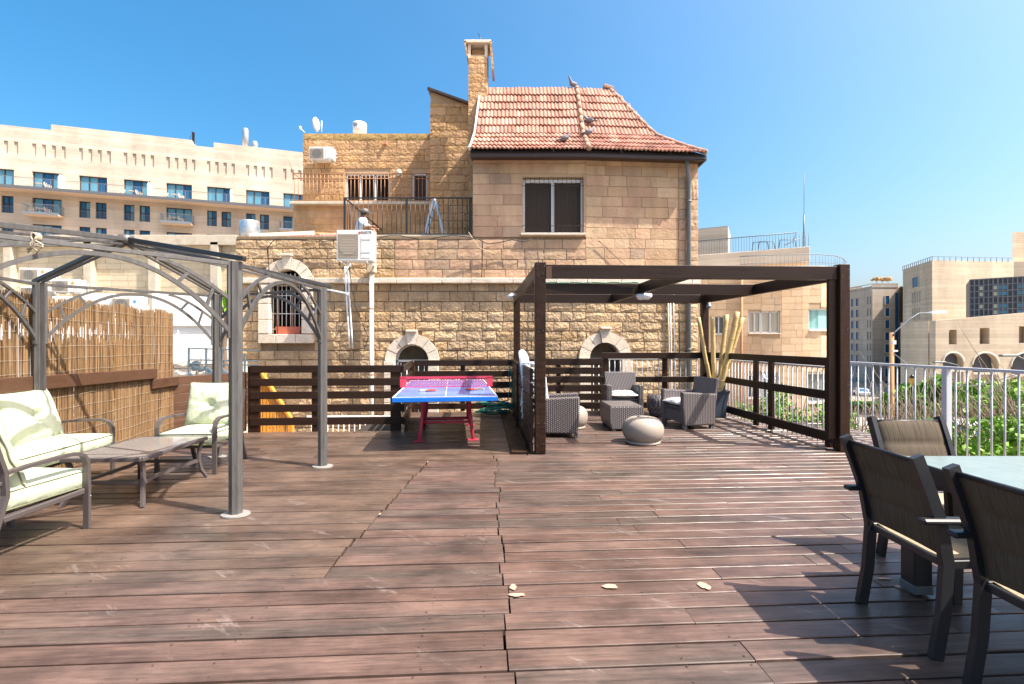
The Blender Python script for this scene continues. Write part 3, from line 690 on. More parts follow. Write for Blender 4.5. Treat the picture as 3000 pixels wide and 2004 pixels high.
ridge([roofpt(xl(10), 10) + V(0, .03, .0), roofpt(hipx[10], 10) + V(0, .03, .0)], .05)
b = MB(); b.box((0, 0, 0), (.3, .12, .1), T(roofpt(2.75, 10) + V(0, 0, .08)) @ Matrix.Rotation(.3, 4, 'Y'), .02); b.build('ridge_end', m_ridge, roof)
fas = MB(); fas.beam(roofpt(-1.0, 0) + V(0, .06, -.1), roofpt(XB, 0) + V(0, .06, -.1), .05, .12); fas.beam(roofpt(XB, 0) + V(0, .06, -.1), roofpt(4.76, 0) + V(0, .06, -.1), .05, .12)
fas.beam(roofpt(4.74, 0) + V(0, .06, -.1), roofpt(4.74, 0) + V(.0, 4, -.1), .05, .12)
fas.build('fascia', m_frameb, roof)
b = MB(); b.add([V(-1.0, 11.62, 5.88), V(XB, 11.62, 5.88), V(XB, 12.05, 5.9), V(-1.0, 12.05, 5.9), V(4.74, 11.83, 5.86), V(4.74, 12.3, 5.9)], [(0, 1, 2, 3), (1, 4, 5, 2)]); b.build('soffit', m_frameb, roof, fix=False)
b = MB(); b.strip([roofpt(xl(j), j) + V(-.02, -.01, .02) for j in range(11)], .045, .07); b.build('flashing', m_alu, roof)
# chimney
ch = thing('chimney', None, None); ch.parent = house; OFF[ch] = OFF[house]
b = MB(); b.box((-.94, 13.75, 7.4), (.5, .5, 4.0)); shaft = b.build('shaft', m_mortar, ch)
fc = Fr((0, 13.5, 0), (1, 0, 0), (0, -1, 0)); place_stones(lay(fc.O, fc.U, fc.N, -1.22, -.68, 5.6, 9.35, .25, .3, [], depth=.04), GOLD, shaft)
fc2 = Fr((-.69, 13.5, 0), (0, 1, 0), (1, 0, 0)); place_stones(lay(fc2.O, fc2.U, fc2.N, .04, .5, 7.4, 9.35, .25, .3, [], depth=.03), GOLD, shaft)
b = MB()
for sx in (-1.19, -.72):
    for sy in (13.53, 13.97): b.box((sx, sy, 9.5), (.08, .08, .38))
b.box((-.955, 13.75, 9.74), (.74, .66, .08), None, .01); b.build('hood', m_trim, ch)
b = MB(); b.box((-.955, 13.86, 9.5), (.36, .3, .34)); b.build('flue', m_tower, ch)
b = MB(); b.prism([(-.62, 13.42, 9.74), (-.56, 13.42, 9.74), (-.5, 13.42, 8.95), (-.56, 13.42, 8.95)], (0, .62, 0)); b.prism([(-1.33, 13.42, 9.74), (-1.27, 13.42, 9.74), (-1.22, 13.42, 9.3), (-1.25, 13.42, 9.3)], (0, .62, 0)); b.build('hood_side', m_tower, ch)
b = MB(); b.tube([V(-.86, 13.7, 9.78), V(-.87, 13.7, 9.95), V(-.95, 13.7, 10.12)], .01, 5); b.build('wire', m_black, ch)
# pipes and cables on the facade
b = MB(); b.tube([frB.p(2.45, -.28, 5.9), frB.p(2.58, -.1, 5.5), frB.p(2.6, -.08, 5.3), frB.p(2.6, -.08, -2)], .055, 10); b.build('downpipe', m_zinc, house)
for z in (4.9, 3.2, 1.2): b = MB(); b.tube([frB.p(2.6, -.08, z), frB.p(2.6, -.08, z + .04)], .066, 10); b.build('pipe_clip', m_zinc, house)
b = MB(); b.tube([V(-3.42, 11.8, 3.1), V(-3.42, 11.8, -2.2)], .055, 10); b.build('downpipe', m_pvc, house)
b = MB(); b.box((-3.42, 11.82, 3.2), (.2, .22, .24), None, .02); b.build('pipe_head', m_conc, house)
for z in (2.2, .6): b = MB(); b.tube([V(-3.42, 11.8, z), V(-3.42, 11.8, z + .03)], .066, 10); b.build('pipe_clip', m_rust, house)
for dx, r, m_ in ((2.08, .022, m_wood), (2.14, .014, m_plas), (2.22, .016, m_gal), (2.36, .012, m_cable)):
    b = MB(); b.tube([frB.p(dx - .02, -.07, 2.7), frB.p(dx, -.07, 1.5), frB.p(dx + .02, -.07, .2), frB.p(dx, -.07, -1.5)], r, 6); b.build('conduit', m_, house)
def cable(pts, r=.011, m_=m_cable, root=house):
    b = MB(); b.tube(pts, r, 5); b.build('cable', m_, root)
cable([V(-5.75, 11.9, 1.2), V(-5.78, 11.9, 2.5), V(-5.95, 11.88, 3.1), V(-6.0, 11.88, 3.7), V(-5.8, 11.85, 3.92), V(-4.6, 11.85, 3.86), V(-3.6, 11.85, 3.95)])
cable([V(-3.2, 11.7, 3.93)] + [V(-3.2 + k * .25, 11.72, 3.93 + .05 * math.sin(k * 1.1)) for k in range(1, 11)])
cable([V(-1.02, 11.75, 4.0), V(-.6, 11.86, 3.8), V(-.35, 11.86, 3.83), V(.0, 11.86, 3.9), V(.3, 11.86, 3.85), V(.5, 11.86, 3.93)])
cable([V(.62, 11.88, 3.95), V(.66, 11.88, 2.98), V(.64, 11.88, .2)])
cable([V(-.72, 11.88, 3.88), V(-.74, 11.88, 2.98)]); cable([frB.p(.3, -.06, 3.9), frB.p(.8, -.06, 3.45), frB.p(1.2, -.06, 3.1)], .008)
cable([V(-1.05, 11.7, 4.05), V(-.8, 11.86, 3.7), V(-.4, 11.86, 3.55)], .009, m_wood)
# ---------------------------------------------------------------- annex: tower and flat-roofed rear block
def mini_tiles(root, x0, x1, y0, z0, y1, z1, rows, tw=.21):
    d = Vector((0, y1 - y0, z1 - z0)); ny = d.normalized(); ux = Vector((1, 0, 0)); nn = ux.cross(ny); l = d.length / rows
    for j in range(rows):
        n = int((x1 - x0) / tw)
        for i in range(n):
            m = Matrix((ux, ny, nn)).transposed().to_4x4(); m.translation = Vector((x0 + (i + .5) * tw, y0, z0)) + ny * (l * j - .03) + nn * rnd.uniform(0, .01)
            inst('tile', TILE, m @ S(tw, l + .06, 1), root)
annex = thing('stone_annex', 'golden stone annex with square tower, flat roof and rusty balcony behind the red-roofed house', 'building', (0, 16, -2.6))
frT = Fr((0, 14.6, 0), (1, 0, 0), (0, -1, 0)); frR = Fr((0, 16.5, 0), (1, 0, 0), (0, -1, 0)); frL = Fr((0, 15.7, 0), (1, 0, 0), (0, -1, 0))
b = MB(); b.prism([(-2.46, 14.63, 3.9), (-.95, 14.63, 3.9), (-.95, 14.63, 8.42), (-2.46, 14.63, 8.95)], (0, 2.2, 0)); tw = b.build('tower_wall', m_mortar, annex)
st = lay(frT.O, frT.U, frT.N, -2.47, -1.0, 3.9, 8.6, .225, .42, [], depth=.04)
place_stones(st, GOLD, tw)
b = MB(); b.beam(V(-2.52, 14.5, 8.98), V(-.9, 14.5, 8.4), .12, .07); b.beam(V(-2.52, 15.6, 9.0), V(-.9, 15.6, 8.42), 2.2, .05); b.build('tower_eave', m_frameb, annex)
b = MB(); b.box((-1.2, 14.55, 8.55), (.0001, .0001, .0001))
win = dict(u0=-5.7, u1=-4.15, z0=6.05, z1=7.2); dor = dict(u0=-3.42, u1=-2.87, z0=5.9, z1=7.2); win2 = dict(u0=-2.66, u1=-2.46, z0=6.5, z1=7.25)
bk = backing(frR.O, frR.U, frR.N, -7.1, -2.3, 5.7, 8.5, [(-5.68, -4.17, 6.07, 7.15), (-3.4, -2.89, 5.7, 7.15), (-2.64, -2.48, 6.52, 7.2)], .3)
bk.box((-6.98, 18.4, 6.2), (.25, 3.6, 4.6)); rw = bk.build('rear_wall', m_mortar, annex)
b = MB(); b.box((-4.7, 18.5, 8.3), (4.7, 3.4, .3)); b.build('flat_roof', m_conc, annex)
place_stones(lay(frR.O, frR.U, frR.N, -7.12, -2.3, 5.95, 8.27, .225, .45, [win, dor, win2], depth=.045), GOLD, rw, 130)
MOSS = [stone_mesh(300 + s, .4, m_moss) for s in range(3)]; place_stones(lay(frR.O, frR.U, frR.N, -7.12, -2.3, 8.27, 8.5, .23, .45, [], depth=.045), MOSS, rw, 30)
b = MB(); b.box((-4.3, 16.6, 3.8), (5.6, 1.8, 4.05)); lw = b.build('lower_wall', m_mortar, annex)
place_stones(lay(frL.O, frL.U, frL.N, -7.05, -1.0, 3.9, 5.8, .225, .55, [], depth=.045), GOLD, lw, 100)
b = MB(); b.box((-4.75, 16.0, 5.86), (4.75, 1.0, .09), None, .01); b.build('balcony_slab', m_conc, annex)
# window, door
w = thing('window', None, None); w.parent = annex; OFF[w] = OFF[annex]; w['label'] = 'wide three-part window behind the rusty balcony'
b = MB()
for u in (-5.65, -5.19, -4.68, -4.2): b.box((u, .12, 6.62), (.05, .06, 1.0), frR.m)
b.box((-4.925, .12, 7.12), (1.5, .06, .06), frR.m); b.box((-4.925, .12, 6.1), (1.5, .06, .06), frR.m); b.build('frame', m_alu, w)
for u in (-5.42, -4.935, -4.44): b = MB(); b.box((u, .15, 6.6), (.45, .02, 1.0), frR.m); b.build('pane', m_wdark, w)
d = thing('door', None, None); d.parent = annex; OFF[d] = OFF[annex]
b = MB(); b.box((-3.145, .2, 6.45), (.5, .03, 1.4), frR.m); b.build('leaf', m_shut, d)
b = MB()
for u in (-3.38, -2.91): b.box((u, .1, 6.45), (.06, .1, 1.4), frR.m)
b.box((-3.145, .1, 7.12), (.5, .1, .06), frR.m); b.build('frame', m_alu, d)
b = MB(); b.box((-2.56, .1, 6.87), (.18, .06, .7), frR.m); b.build('narrow_window', m_alu, annex)
b = MB(); b.ell((-3.82, 16.4, 7.13), (.09, .1, .12)); b.build('wall_lamp', m_lampg, annex)
b = MB(); b.box((-4.3, 16.45, 8.15), (.1, .12, .1)); b.build('roof_spout', m_rust, annex)
rl = thing('balcony_railing', None, None); rl.parent = annex; OFF[rl] = OFF[annex]; rl['label'] = 'rusty iron balcony railing'
for k in range(38):
    x = -7.0 + k * .121; b = MB(); b.tube([V(x, 15.6, 5.9), V(x, 15.6, 6.8)], .011, 5); b.build('bar', m_rust, rl)
for z in (6.82, 6.66, 5.95): b = MB(); b.tube([V(-7.02, 15.6, z), V(-2.5, 15.6, z)], .016, 5); b.build('rail', m_rust, rl)
for z in (6.82, 5.95): b = MB(); b.tube([V(-7.02, 15.6, z), V(-7.02, 16.6, z)], .016, 5); b.build('rail', m_rust, rl)
b = MB(); b.tube([V(-7.02, 15.6, 6.8), V(-7.2, 15.6, 7.3)], .018, 5); b.build('bracket', m_rust, rl)
# terrace roof of the lower wing
b = MB(); b.box((-2.6, 13.8, 4.04), (3.3, 3.3, .1)); b.build('terrace_floor', m_conc, annex)
lr = thing('tiled_lean_to', None, None); lr.parent = annex; OFF[lr] = OFF[annex]
mini_tiles(lr, -6.3, -4.3, 12.5, 4.06, 15.3, 4.72, 9)
b = MB(); b.add([(-6.4, 12.4, 4.02), (-4.2, 12.4, 4.02), (-4.2, 15.6, 4.7), (-6.4, 15.6, 4.7)], [(0, 1, 2, 3)]); b.build('roof_deck', m_under, lr, fix=False)
b = MB(); b.beam(V(-6.75, 12.3, 4.08), V(-6.15, 14.9, 4.75), .2, .12); b.beam(V(-6.1, 15.45, 4.78), V(-4.2, 15.45, 4.78), .25, .1); b.build('roof_coping', m_trim, lr)
b = MB(); b.box((-3.55, 13.9, 4.25), (.35, .5, .35), None, .03); b.beam(V(-4.2, 13.9, 4.1), V(-3.7, 13.9, 4.4), .4, .06); b.build('roof_hatch', m_trim, annex)
# black terrace railing (front and receding side)
tr = thing('terrace_railing', 'black iron railing round the small upstairs terrace', 'railing', (-2.6, 12.25, 4.05))
for k in range(28): x = -4.23 + k * .119; b = MB(); b.tube([V(x, 12.25, 4.1), V(x, 12.25, 5.02)], .0085, 5); b.build('bar', m_black, tr)
for k in range(16): y = 12.45 + k * .22; b = MB(); b.tube([V(-4.23, y, 4.1), V(-4.23, y, 5.02)], .0085, 5); b.build('bar', m_black, tr)
for z in (5.04, 4.12): b = MB(); b.beam(V(-4.25, 12.25, z), V(-1.0, 12.25, z), .035, .03); b.build('rail', m_black, tr); b = MB(); b.beam(V(-4.23, 12.25, z), V(-4.23, 16.0, z), .035, .03); b.build('rail', m_black, tr)
for p in ((-4.23, 12.25), (-2.66, 12.25), (-1.06, 12.25), (-4.23, 13.6), (-4.23, 14.8)): b = MB(); b.beam(V(*p, 4.05), V(*p, 5.05), .045, .045, (0, 1, 0)); b.build('post', m_black, tr)
# ladder
ld = thing('step_ladder', 'folding aluminium ladder standing open behind the black terrace railing', 'ladder', (-1.9, 13.0, 4.09))
def ladder_pair(x0, yy):
    for dy in (0, .32):
        for s in (-1, 1):
            b = MB(); b.beam(V(x0 + s * .28, yy + dy, 4.1), V(x0 + s * .03, yy + dy, 5.12), .05, .025, (0, 1, 0)); b.build('stile', m_gal, ld)
            b = MB(); b.box((x0 + s * .285, yy + dy, 4.105), (.07, .05, .04)); b.build('foot', m_plas, ld)
    for s in (-1, 1):
        for t in (.2, .42, .64, .84):
            x = x0 + s * lerp(.28, .03, t); b = MB(); b.tube([V(x, yy, 4.1 + t), V(x, yy + .32, 4.1 + t)], .014, 6); b.build('rung', m_zinc, ld)
    for dy in (0, .32): b = MB(); b.ell((x0, yy + dy, 5.12), (.055, .03, .055)); b.build('hinge', m_gal, ld)
ladder_pair(-2.05, 12.75)
# ---------------------------------------------------------------- people
def loft(rings, seg=12):
    """rings: (centre, rx, ry, x axis, y axis)"""
    b = MB(); vs = []; fs = []
    for c, rx, ry, X, Yx in rings:
        for k in range(seg):
            a = 2 * math.pi * k / seg; vs.append(Vector(c) + Vector(X) * math.cos(a) * rx + Vector(Yx) * math.sin(a) * ry)
    n = len(rings)
    for i in range(n - 1):
        for k in range(seg): k2 = (k + 1) % seg; fs.append((i * seg + k, i * seg + k2, (i + 1) * seg + k2, (i + 1) * seg + k))
    fs.append(list(range(seg))[::-1]); fs.append([(n - 1) * seg + k for k in range(seg)])
    b.add(vs, fs, True); return b
def skin_body(name, joints, edges, m_, parent, root=0):
    me = bpy.data.meshes.new(name); off = OFF[parent]
    me.from_pydata([tuple(Vector(j[0]) - off) for j in joints], edges, []); o = link(name, me, parent); OFF[o] = off
    md = o.modifiers.new('skin', 'SKIN'); md.use_smooth_shade = True
    sv = me.skin_vertices[0].data
    for i, j in enumerate(joints): sv[i].radius = (j[1], j[2] if len(j) > 2 else j[1])
    sv[root].use_root = True
    s2 = o.modifiers.new('sub', 'SUBSURF'); s2.levels = 1; s2.render_levels = 2
    me.materials.append(m_); return o
def sitting_man():
    p = thing('person', 'man in grey cap and light blue shirt crouching behind the big wall air conditioner', 'person', (-3.95, 12.75, 4.09))
    bx, by, bz = -3.98, 12.75, 4.09
    J = [((bx, by, bz + .12), .14, .11), ((bx + .02, by, bz + .3), .13, .1), ((bx + .05, by, bz + .46), .16, .1), ((bx + .08, by, bz + .56), .06, .06), ((bx + .12, by - .01, bz + .66), .075, .085), ((bx + .13, by - .02, bz + .73), .06, .07),
         ((bx + .03, by - .17, bz + .47), .055), ((bx + .16, by - .24, bz + .28), .045), ((bx + .36, by - .2, bz + .3), .035), ((bx + .43, by - .19, bz + .31), .03),
         ((bx + .05, by + .17, bz + .47), .055), ((bx + .2, by + .22, bz + .3), .045), ((bx + .38, by + .12, bz + .3), .035), ((bx + .45, by + .1, bz + .31), .03),
         ((bx + .25, by - .1, bz + .33), .08), ((bx + .42, by - .1, bz + .04), .055), ((bx + .25, by + .1, bz + .33), .08), ((bx + .42, by + .1, bz + .04), .055), ((bx + .55, by - .1, bz + .03), .04), ((bx + .55, by + .1, bz + .03), .04)]
    E = [(0, 1), (1, 2), (2, 3), (3, 4), (4, 5), (2, 6), (6, 7), (7, 8), (8, 9), (2, 10), (10, 11), (11, 12), (12, 13), (0, 14), (14, 15), (0, 16), (16, 17), (15, 18), (17, 19)]
    skin_body('body', J, E, m_skin, p)
    b = loft([(V(bx, by, bz + .1), .17, .15, (1, 0, 0), (0, 1, 0)), (V(bx + .02, by, bz + .3), .165, .17, (1, 0, 0), (0, 1, 0)), (V(bx + .05, by, bz + .44), .15, .22, (1, 0, 0), (0, 1, 0)), (V(bx + .07, by, bz + .52), .11, .17, (1, 0, 0), (0, 1, 0)), (V(bx + .085, by, bz + .57), .075, .08, (1, 0, 0), (0, 1, 0))])
    b.tube([V(bx + .04, by - .16, bz + .47), V(bx + .12, by - .22, bz + .36), V(bx + .2, by - .24, bz + .29)], [.09, .08, .07], 10); b.tube([V(bx + .04, by + .16, bz + .47), V(bx + .2, by + .22, bz + .32)], [.09, .07], 10)
    b.build('shirt', m_shirt, p)
    b = MB(); b.lathe([(.098, 0), (.1, .04), (.088, .085), (.05, .108), (.001, .112)], (bx + .125, by - .02, bz + .7), 16); b.prism([(bx + .19, by - .09, bz + .7), (bx + .3, by - .06, bz + .685), (bx + .3, by + .03, bz + .685), (bx + .19, by + .06, bz + .7)], (0, 0, .012)); b.build('cap', m_cap, p)
    b = MB(); b.ell((bx + .095, by - .02, bz + .665), (.075, .09, .06)); b.build('hair', m_hair, p)
    b = MB(); b.ell((bx + .2, by - .02, bz + .645), (.02, .014, .02)); b.ell((bx + .195, by - .065, bz + .66), (.012, .012, .01)); b.build('face', m_skin, p)
sitting_man()
# ---------------------------------------------------------------- air conditioners
def text_mesh(txt, size, m_):
    c = bpy.data.curves.new('lettering', 'FONT'); c.body = txt; c.size = size; c.extrude = .0015; c.align_x = 'LEFT'
    o = bpy.data.objects.new('lettering', c); COL.objects.link(o); dg = bpy.context.evaluated_depsgraph_get()
    me = bpy.data.meshes.new_from_object(o.evaluated_get(dg)); bpy.data.objects.remove(o); me.materials.clear(); me.materials.append(m_); return me
def aircon(label, c, w, h, d, face=0, big=False, sticker=None, fan=True):
    """c: centre of front face bottom; front looks to -Y turned by face"""
    r = thing('air_conditioner', label, 'air conditioner', c, 'outdoor air conditioner units'); r.rotation_euler[2] = face
    b = MB(); b.box((0, d / 2, h / 2), (w, d, h), None, .015); b.build('casing', m_offw, r, local=True)
    gx = -w * .17; gw = w * .56
    if fan:
        b = MB(); b.box((gx, -.003, h * .48), (gw, .006, h * .78)); g = b.build('fan_guard', m_grille, r, local=True)
        b = MB(); b.lathe([(min(gw, h * .78) * .46, 0), (min(gw, h * .78) * .46, .008), (.001, .008)], (0, 0, 0), 24, False, T((gx, -.004, h * .48)) @ Matrix.Rotation(R(90), 4, 'X')); b.build('fan', m_grille if big else m_zinc, r, local=True)
        for k in range(9): b = MB(); b.box((gx, -.014, h * (.13 + .0875 * k)), (gw, .003, .004 if not big else .005)); b.build('guard_wire', m_grille, r, local=True)
        for k in range(9): b = MB(); b.box((gx - gw / 2 + gw * k / 8, -.0135, h * .48), (.004, .003, h * .78)); b.build('guard_wire', m_grille, r, local=True)
    b = MB(); b.box((w * .32, -.003, h * .45), (w * .26, .006, h * .72), None, .002); b.build('side_panel', m_offw, r, local=True)
    if big:
        for z in (.26, .68): b = MB(); b.box((w * .32, -.008, h * z), (w * .26, .005, .008)); b.build('panel_groove', m_rail, r, local=True)
        me = text_mesh('ELECTRA', .075, m_ink); o = link('lettering', me, r); o.matrix_basis = T((w * .19, -.004, h * .89)) @ Matrix.Rotation(R(90), 4, 'X')
        b = MB(); b.box((w * .15, -.003, h * .915), (.045, .006, .045), None, .004); b.build('badge', m_redS, r, local=True)
    if sticker: b = MB(); b.lathe([(.05, 0), (.05, .004), (.001, .004)], (0, 0, 0), 16, False, T((w * .28, -.008, h * .72)) @ Matrix.Rotation(R(90), 4, 'X')); b.build('sticker', sticker, r, local=True)
    b = MB()
    for s in (-1, 1): b.beam(V(s * w * .36, 0, -.02), V(s * w * .36, d + .28, -.02), .03, .03); b.beam(V(s * w * .36, d + .26, -.02), V(s * w * .36, d + .26, .35), .03, .03, (0, 1, 0)); b.beam(V(s * w * .36, .05, -.02), V(s * w * .36, d + .26, .3), .02, .02)
    b.build('bracket', m_plas, r, local=True)
    for z in (.3, .6): b = MB(); b.tube([V(w / 2, d * .7, h * z), V(w / 2 + .06, d * .7, h * z)], .018, 8); b.build('valve', m_gal, r, local=True)
    return r
ac = aircon('large air conditioner with lettering hung high on the stone house wall', (-3.62, 11.12, 3.26), .82, .71, .36, 0, True)
for dx in (-.02, .05): 
    b = MB(); b.tube([V(-4.02 + dx, 11.75, 3.24), V(-4.0 + dx, 11.75, 2.6), V(-3.94 + dx, 11.76, 1.6), V(-3.93 + dx, 11.8, 1.25)], .022, 6); b.build('pipe_sleeve', m_plas, house)
cable([V(-3.95, 11.74, 3.2), V(-3.8, 11.74, 2.3), V(-3.5, 11.8, 1.5), V(-3.6, 11.85, 1.25), V(-3.9, 11.8, 1.2)], .01)
aircon('small air conditioner on the flat-roofed annex beside its left corner', tuple(at(940, 467, 16.1)), .8, .42, .3, 0)
Yb = 16.5
for lab, px, py, w_, h_, stk, fan in (('air conditioner with orange sticker, topmost on the concrete block wall', 100, 823, .88, .42, m_orangeS, True), ('air conditioner with orange sticker, second down on the block wall', 190, 856, .82, .42, m_orangeS, True),
        ('air conditioner half hidden behind the rear gazebo post', 98, 876, .8, .42, None, True), ('air conditioner with orange sticker peeping over the reed fence', 192, 905, .8, .4, m_orangeS, False),
        ('plain white air conditioner with blue sticker above the reed fence', 283, 915, .95, .62, m_blueS, False), ('air conditioner with round fan and blue label, rightmost above the reed fence', 370, 922, .9, .6, m_blueS, True)):
    p = at(px, py, Yb - .75); aircon(lab, tuple(p), w_, h_, .34, R(8), False, stk, fan)
# ---------------------------------------------------------------- things on the roofs
t = thing('water_tank', 'galvanised water tank with blue pipe on the stone parapet', 'water tank', tuple(at(733, 692, 12.9)))
b = MB(); b.lathe([(.23, 0), (.235, .01), (.235, .36), (.22, .4), (.001, .41)], t.location, 20); b.build('drum', m_gal, t)
b = MB(); b.tube([t.location + V(-.23, -.05, 0), t.location + V(-.23, -.05, .4)], .025, 6); b.tube([t.location + V(-.24, -.05, .22), t.location + V(0, -.24, .22), t.location + V(.24, -.05, .22), t.location + V(.3, 0, .05)], .012, 6); b.build('blue_pipe', m_blueS, t)
t = thing('roof_drum', 'white drum standing on the flat roof of the annex', 'drum', tuple(at(1054, 389, 17.2)))
b = MB(); b.lathe([(.24, 0), (.235, .1), (.24, .3), (.23, .33), (.001, .35)], t.location, 20); b.build('drum', m_white, t); b = MB(); b.box(t.location + V(-.08, -.235, .2), (.16, .02, .1)); b.build('faded_print', m_rail, t)
t = thing('satellite_dish', 'white satellite dish seen edge on at the annex roof corner', 'satellite dish', tuple(at(928, 386, 16.9)))
L0 = t.location
b = MB(); b.lathe([(.001, .05), (.14, .03), (.23, -.02)], (0, 0, 0), 20, True, T(L0 + V(0, 0, .26)) @ Matrix.Rotation(R(94), 4, 'Y') @ Matrix.Rotation(.2, 4, 'X')); b.build('dish', m_white, t)
b = MB(); b.tube([L0, L0 + V(0, .05, .3)], .02, 6); b.tube([L0 + V(.17, 0, 0), L0 + V(.17, 0, .38)], .018, 6); b.build('mast', m_white, t)
t = thing('roof_antenna', 'little white antenna arm poking out from the annex roof edge', 'antenna', tuple(at(893, 388, 16.8))); L0 = t.location
b = MB(); b.tube([L0, L0 + V(-.12, 0, .1), L0 + V(-.16, 0, .16)], .018, 6); b.ell(L0 + V(-.16, 0, .16), (.05, .05, .06)); b.build('arm', m_white, t)
def pigeon(label, c, ang, up=False):
    p = thing('pigeon', label, 'pigeon', tuple(c), 'pigeons on the tiled roof'); p.rotation_euler[2] = ang
    k = .55 if not up else 1.1; pts = []
    for t_, r in ((-.16, .012), (-.11, .035), (-.03, .062), (.05, .062), (.1, .045), (.125, .032), (.14, .03), (.16, .02), (.185, .004)):
        z = .09 + max(0, t_ - .03) * (1.2 if up else .7) + t_ * .25
        pts.append((V(t_ * (.75 if t_ > .08 else 1), 0, z), r, r * .95, (0, 1, 0), (-.3, 0, 1)))
    loft(pts, 10).build('body', m_pig, p, local=True)
    b = MB(); b.prism([(-.12, -.03, .06), (-.12, .03, .06), (-.24, .035, .03), (-.24, -.035, .03)], (0, 0, .012)); b.build('tail', m_pig, p, local=True)
    for s in (-1, 1):
        b = MB(); b.ell((-.03, s * .055, .095), (.1, .014, .04)); b.build('wing', m_pig, p, local=True)
        b = MB(); b.tube([V(.0, s * .025, .05), V(.01, s * .025, 0)], .005, 5); b.build('leg', m_terr, p, local=True)
pigeon('pigeon perched upright on the very top of the roof ridge', roofpt(1.72, 10) + V(0, 0, .04), R(200), True)
pigeon('pigeon on the hip ridge of the roof, higher of two', roofpt(2.0, 5) + V(.02, -.02, .05), R(160)); pigeon('pigeon on the hip ridge of the roof, lower of two', roofpt(1.93, 3) + V(.03, -.03, .06), R(10))
pigeon('pigeon on the tiles left of the hip ridge', roofpt(1.32, 1, .6) + V(0, -.02, .05), R(0))
# ---------------------------------------------------------------- concrete block wall on the left
bw = thing('block_wall', 'tall concrete block wall with pillars carrying air conditioners', 'wall', (-10, Yb, -2.7))
frK = Fr((0, Yb, 0), (1, 0, 0), (0, -1, 0)); c0, c1 = -19.5, -9.35
b = MB(); b.box(((c0 + c1) / 2, .25, 1.1), (c1 - c0, .2, 7.5), frK.m); cw = b.build('core', m_mortar, bw)
cols = [(px - 1500) / F * Yb for px in (27, 261, 450, 631)] + [-19.3]
bl = lay(frK.O + V(0, .14, 0), frK.U, frK.N, c0, c1, 2.3, 4.7, .2, .42, [dict(u0=c - .13, u1=c + .13, z0=-3, z1=9) for c in cols], depth=.05, seedjit=.004, joint=.01)
place_stones(bl, BLOC, cw, 260, 'block')
for c in cols: b = MB(); b.box((c, .07, 1.0), (.27, .3, 7.6), frK.m, .01); b.build('pillar', m_conc, bw)
b = MB(); b.box(((c0 + c1) / 2, .1, 4.86), (c1 - c0, .36, .34), frK.m, .01); b.build('ring_beam', m_conc, bw)
# whitewashed shed, rough garden wall, iron gate
sh = thing('whitewashed_shed', 'whitewashed wall of a low shed behind the reed fence', 'shed', (-9.2, 13.2, -2.7))
p0, p1 = at(330, 1000, 11.3), at(692, 1000, 11.75)
fs_ = Fr((p0.x, p0.y, 0), (p1 - p0), (0, -1, 0)); L_ = (p1 - p0).length; fs_.N = Vector((fs_.U.y, -fs_.U.x, 0)); fs_.m = Matrix((fs_.U, -fs_.N, V(0, 0, 1))).transposed().to_4x4(); fs_.m.translation = fs_.O
b = MB(); ul = L_ * .3; b.box(((L_ + ul) / 2, .6, -.05), (L_ - ul, 1.2, 5.2), fs_.m, .03); b.box((ul / 2 - 1.5, .63, -.4), (ul + 2.98, 1.2, 4.7), fs_.m, .03); b.box(((L_ + ul) / 2, -.03, 1.82), (L_ - ul, .08, .1), fs_.m, .02); b.build('wall', m_wwall, sh)
b = MB(); b.prism([(1.05, -.04, .55), (1.16, -.04, .5), (1.42, -.04, 1.62), (1.4, -.04, 1.7)], (0, .03, 0), fs_.m); b.build('torn_flashing', m_plas, sh)
gw = thing('rubble_wall', 'rough pale rubble wall below the whitewashed shed', 'wall', (-8, 12, -2.7))
frG = Fr((0, 11.1, 0), (1, 0, 0), (0, -1, 0)); b = MB(); b.box((-8.3, .16, -.9), (4.2, .2, 3.72), frG.m); gc = b.build('core', m_trim, gw)
RUB = [stone_mesh(200 + s, 1.0, m_trim) for s in range(4)]
place_stones(lay(frG.O, frG.U, frG.N, -10.4, -6.2, -.6, .97, .2, .42, [], depth=.1), RUB, gc)
ig = thing('iron_gate', 'blue grey iron gate frame with leaf ornaments behind the plank fence', 'gate', (-6.6, 10.4, -.6))
def gp(px, py): return at(px, py, 10.4)
for px in (553, 604, 652, 717): b = MB(); b.beam(gp(px, 1019 if px < 700 else 1035), gp(px, 1130), .035, .035, (0, 1, 0)); b.build('upright', m_bluef, ig)
for y0, y1 in ((1020, 1026), (1054, 1056), (1066, 1068)): b = MB(); b.beam(gp(552, y0), gp(760, y1 + 2), .03, .025); b.build('crossbar', m_bluef, ig)
for px, py in ((566, 1072), (574, 1064), (592, 1082), (612, 1084), (560, 1100), (612, 1096), (655, 1090), (660, 1098), (574, 1078)):
    b = MB(); b.ell((0, 0, 0), (.1, .012, .05), 10, 6, T(gp(px, py)) @ Matrix.Rotation(rnd.uniform(0, 3), 4, 'Y')); b.build('leaf_ornament', m_bluef, ig)
